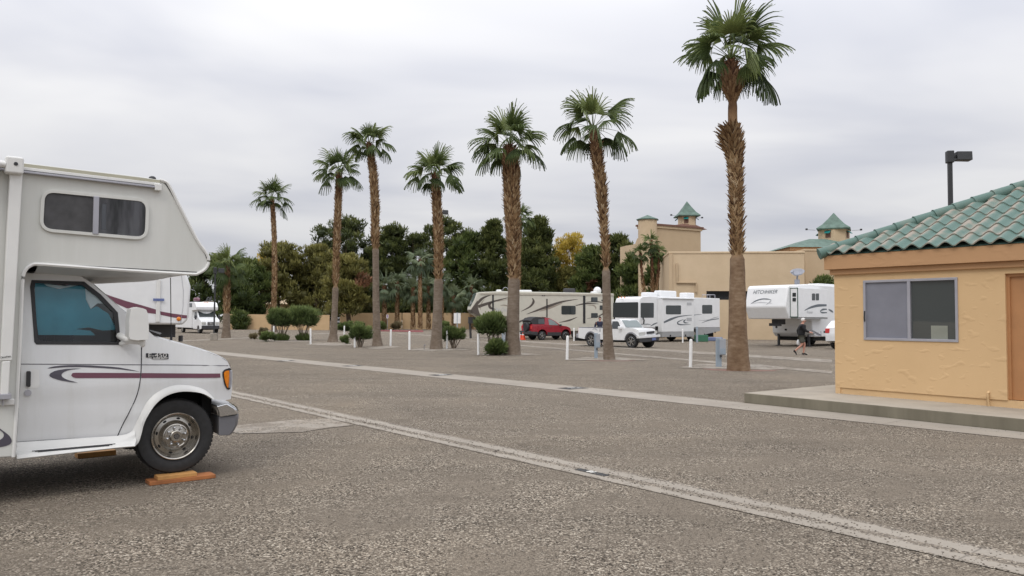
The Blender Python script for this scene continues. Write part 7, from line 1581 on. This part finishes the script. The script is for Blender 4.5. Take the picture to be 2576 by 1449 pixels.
def person(label, P, face, J, top, bottom, hair, H=1.72, shorts=True, shoes='shoe_dark'):
    """J: joints in the person's frame: x forward, y left, z up"""
    root = empty('person', P, face, label, 'person'); V = []; E = []; Rr = []
    def v(p, r, par=None):
        V.append(p); Rr.append(r); i = len(V) - 1
        if par is not None: E.append((par, i))
        return i
    pel = v(J['pel'], (.125, .105)); sp = v(J['spine'], (.12, .095), pel); ch = v(J['chest'], (.14, .10), sp); nk = v(J['neck'], .052, ch); hb = v(J['head0'], (.062, .07), nk); hc = v(J['head'], (.078, .095), hb); ht = v(J['headt'], (.06, .07), hc)
    for s in 'lr':
        sh_ = v(J['sh' + s], .062, ch); el = v(J['el' + s], .043, sh_); wr = v(J['wr' + s], .028, el); w0, e0 = Vector(J['wr' + s]), Vector(J['el' + s]); d = (w0 - e0).normalized(); side_ = d.cross(Vector((1, 0, 0)))
        if side_.length < .2: side_ = d.cross(Vector((0, 0, 1)))
        side_.normalize(); pn = side_.cross(d).normalized(); pm = v(tuple(w0 + d * .055), (.036, .018), wr); cu = Vector(J.get('curl' + s, (.5, 0, -.2)))
        for k, (off, ln) in enumerate(((-.030, .060), (-.010, .070), (.010, .066), (.030, .050))):
            b_ = w0 + d * .095 + side_ * off; f1 = v(tuple(b_), .0095, pm); f2 = v(tuple(b_ + (d * .8 + pn * .35) * ln * .6), .0085, f1); v(tuple(b_ + (d * .8 + pn * .35) * ln * .6 + (d * .2 + pn * .9) * ln * .5), .0075, f2)
        t1 = v(tuple(w0 + d * .045 - side_ * .042 + pn * .012), .011, pm); v(tuple(w0 + d * .085 - side_ * .058 + pn * .035), .009, t1)
        hp = v(J['hp' + s], .092, pel); kn = v(J['kn' + s], .056, hp); an = v(J['an' + s], .038, kn); to = v(J['to' + s], (.036, .026), an)
    skinned('body', V, E, Rr, 'skin', root)
    # clothes follow the same joints
    V2 = []; E2 = []; R2 = []
    def w(p, r, par=None):
        V2.append(p); R2.append(r); i = len(V2) - 1
        if par is not None: E2.append((par, i))
        return i
    hem = Vector(J['pel']) + Vector((0, 0, -.07)); a = w(tuple(hem), (.20, .175)); a2 = w(tuple(Vector(J['pel']).lerp(Vector(J['spine']), .5)), (.20, .175), a); b = w(J['spine'], (.20, .175), a2); b2 = w(tuple(Vector(J['spine']).lerp(Vector(J['chest']), .55)), (.21, .18), b); c = w(J['chest'], (.21, .165), b2); n = w(tuple(Vector(J['chest']).lerp(Vector(J['neck']), .72)), (.095, .09), c)
    for s in 'lr':
        sh_ = w(J['sh' + s], .092, c); el = w(J['el' + s], .068, sh_); w(tuple(Vector(J['el' + s]).lerp(Vector(J['wr' + s]), .9)), .052, el)
    skinned('jacket', V2, E2, R2, top, root)
    V2 = []; E2 = []; R2 = []; a = w(tuple(Vector(J['pel']) + Vector((0, 0, .02))), (.17, .15))
    for s in 'lr':
        h = w(tuple(Vector(J['hp' + s]) + Vector((0, 0, -.02))), .13, a); e_ = Vector(J['hp' + s]).lerp(Vector(J['kn' + s]), .82 if shorts else 1.0); k_ = w(tuple(e_), .115 if shorts else .085, h)
        if not shorts: w(tuple(Vector(J['kn' + s]).lerp(Vector(J['an' + s]), .95)), .06, k_)
    skinned('shorts' if shorts else 'trousers', V2, E2, R2, bottom, root)
    for s in 'lr':
        an, to = Vector(J['an' + s]), Vector(J['to' + s]); d = (to - an).normalized(); heel = an - Vector((d.x, d.y, 0)).normalized() * .06 + Vector((0, 0, -.035)) if (to - an).z > -.12 else an - Vector((0, 0, -.0)) - Vector((d.x, d.y, 0)) * .05
        skinned('shoe', [tuple(an + Vector((0, 0, -.01))), tuple(heel), tuple(an.lerp(to, .6) + Vector((0, 0, .004))), tuple(to + (to - an).normalized() * .05)], [(0, 1), (0, 2), (2, 3)], [(.052, .05), (.046, .04), (.05, .036), (.042, .026)], shoes, root)
    hd = Vector(J['head']); fw = Vector(J['face']).normalized(); lf = Vector((0, 0, 1)).cross(fw).normalized(); upv = fw.cross(lf)
    MH = Matrix((( *fw[:2], fw[2], 0),)*1) if False else Matrix(((fw.x, lf.x, upv.x, hd.x), (fw.y, lf.y, upv.y, hd.y), (fw.z, lf.z, upv.z, hd.z), (0, 0, 0, 1)))
    m = MB(); m.sph((-.018, 0, .035), (.105, .088, .098), 18, 12, MH); vv = [p for p in m.v]
    hr = m.build('hair', hair, root, 60)
    # keep the face clear: cut the front-lower part of the cap
    bm = bmesh.new(); bm.from_mesh(hr.data); inv = MH.inverted(); kill = [f for f in bm.faces if (lambda c: (c.x > .045 and c.z < .075) or c.z < -.05)(inv @ f.calc_center_median())]; bmesh.ops.delete(bm, geom=kill, context='FACES'); bm.to_mesh(hr.data); bm.free()
    fc = MB(); fc.sph((.092, 0, -.012), (.018, .013, .022), 8, 6, MH); fc.sph((.0, .082, .0), (.018, .010, .028), 8, 6, MH); 
    m = MB(); m.sph((.094, 0, -.012), (.020, .013, .024), 8, 6, MH); m.build('nose', 'skin', root, 60)
    for sg in (-1, 1):
        m = MB(); m.sph((0, sg * .083, -.005), (.020, .010, .030), 8, 6, MH); m.build('ear', 'skin', root, 60)
        m = MB(); m.sph((.080, sg * .030, .016), (.010, .013, .009), 8, 6, MH); ey = m.build('eye', 'eye_white', root, 60); m = MB(); m.sph((.088, sg * .030, .016), (.004, .006, .006), 6, 5, MH); m.build('pupil', 'eye_dark', ey)
    m = MB(); m.sph((.086, 0, -.050), (.008, .024, .006), 8, 5, MH); plain('lip', (0.36, 0.13, 0.11), .5) if 'lip' not in MAT else None; m.build('mouth', 'lip', root, 60)
    return root
# walking man: seen from behind-left, stepping to the right and away
P = ground(2016, 893.5)
J = dict(pel=(0, 0, .92), spine=(.02, 0, 1.10), chest=(.04, 0, 1.32), neck=(.07, 0, 1.47), head0=(.09, 0, 1.53), head=(.11, 0, 1.60), headt=(.10, 0, 1.66), face=(1, -.25, -.06),
         shl=(.03, .19, 1.38), ell=(-.12, .25, 1.13), wrl=(-.06, .27, .90), shr=(.05, -.19, 1.38), elr=(.14, -.26, 1.14), wrr=(.34, -.22, 1.07), hpl=(0, .09, .86), knl=(.16, .09, .50), anl=(.10, .09, .09), tol=(.24, .10, .035),
         hpr=(0, -.09, .86), knr=(.02, -.09, .48), anr=(-.30, -.09, .20), tor=(-.24, -.09, .06))
wm = person('white-haired man in black jacket and olive shorts walking past with a plastic bag', P, R_(-12), J, 'cloth_black', 'cloth_olive', 'hair_white')
bagp = wm.matrix_basis if False else Matrix.Translation(P) @ Matrix.Rotation(R_(-12), 4, 'Z')
m = MB(); M = bagp @ Matrix.Translation((-.06, .27, .60)); m.lathe([(0, -.16), (.075, -.155), (.115, -.08), (.105, .02), (.06, .12), (.02, .17), (.012, .21)], 12, M)
bg_ = m.build('plastic_bag', 'plastic_bag', None, 60); tag(bg_, 'white plastic carrier bag hanging from the walking man’s hand', 'bag')
# man standing behind the pickup bed
P = at(1509, 800, 48.2); P.z = 0
J = dict(pel=(0, 0, .95), spine=(0, 0, 1.13), chest=(.0, 0, 1.36), neck=(.02, 0, 1.51), head0=(.04, 0, 1.57), head=(.05, 0, 1.655), headt=(.05, 0, 1.72), face=(1, .1, -.15),
         shl=(.0, .20, 1.42), ell=(.02, .30, 1.16), wrl=(.18, .24, 1.0), shr=(.0, -.20, 1.42), elr=(.02, -.31, 1.16), wrr=(.20, -.26, 1.02), hpl=(0, .09, .88), knl=(.02, .10, .50), anl=(0, .10, .09), tol=(.14, .11, .035),
         hpr=(0, -.09, .88), knr=(.02, -.10, .50), anr=(0, -.10, .09), tor=(.14, -.11, .035))
person('dark-haired man in a navy top standing behind the pickup bed', P, R_(-90), J, 'cloth_navy', 'cloth_jean', 'hair_dark', shorts=False)
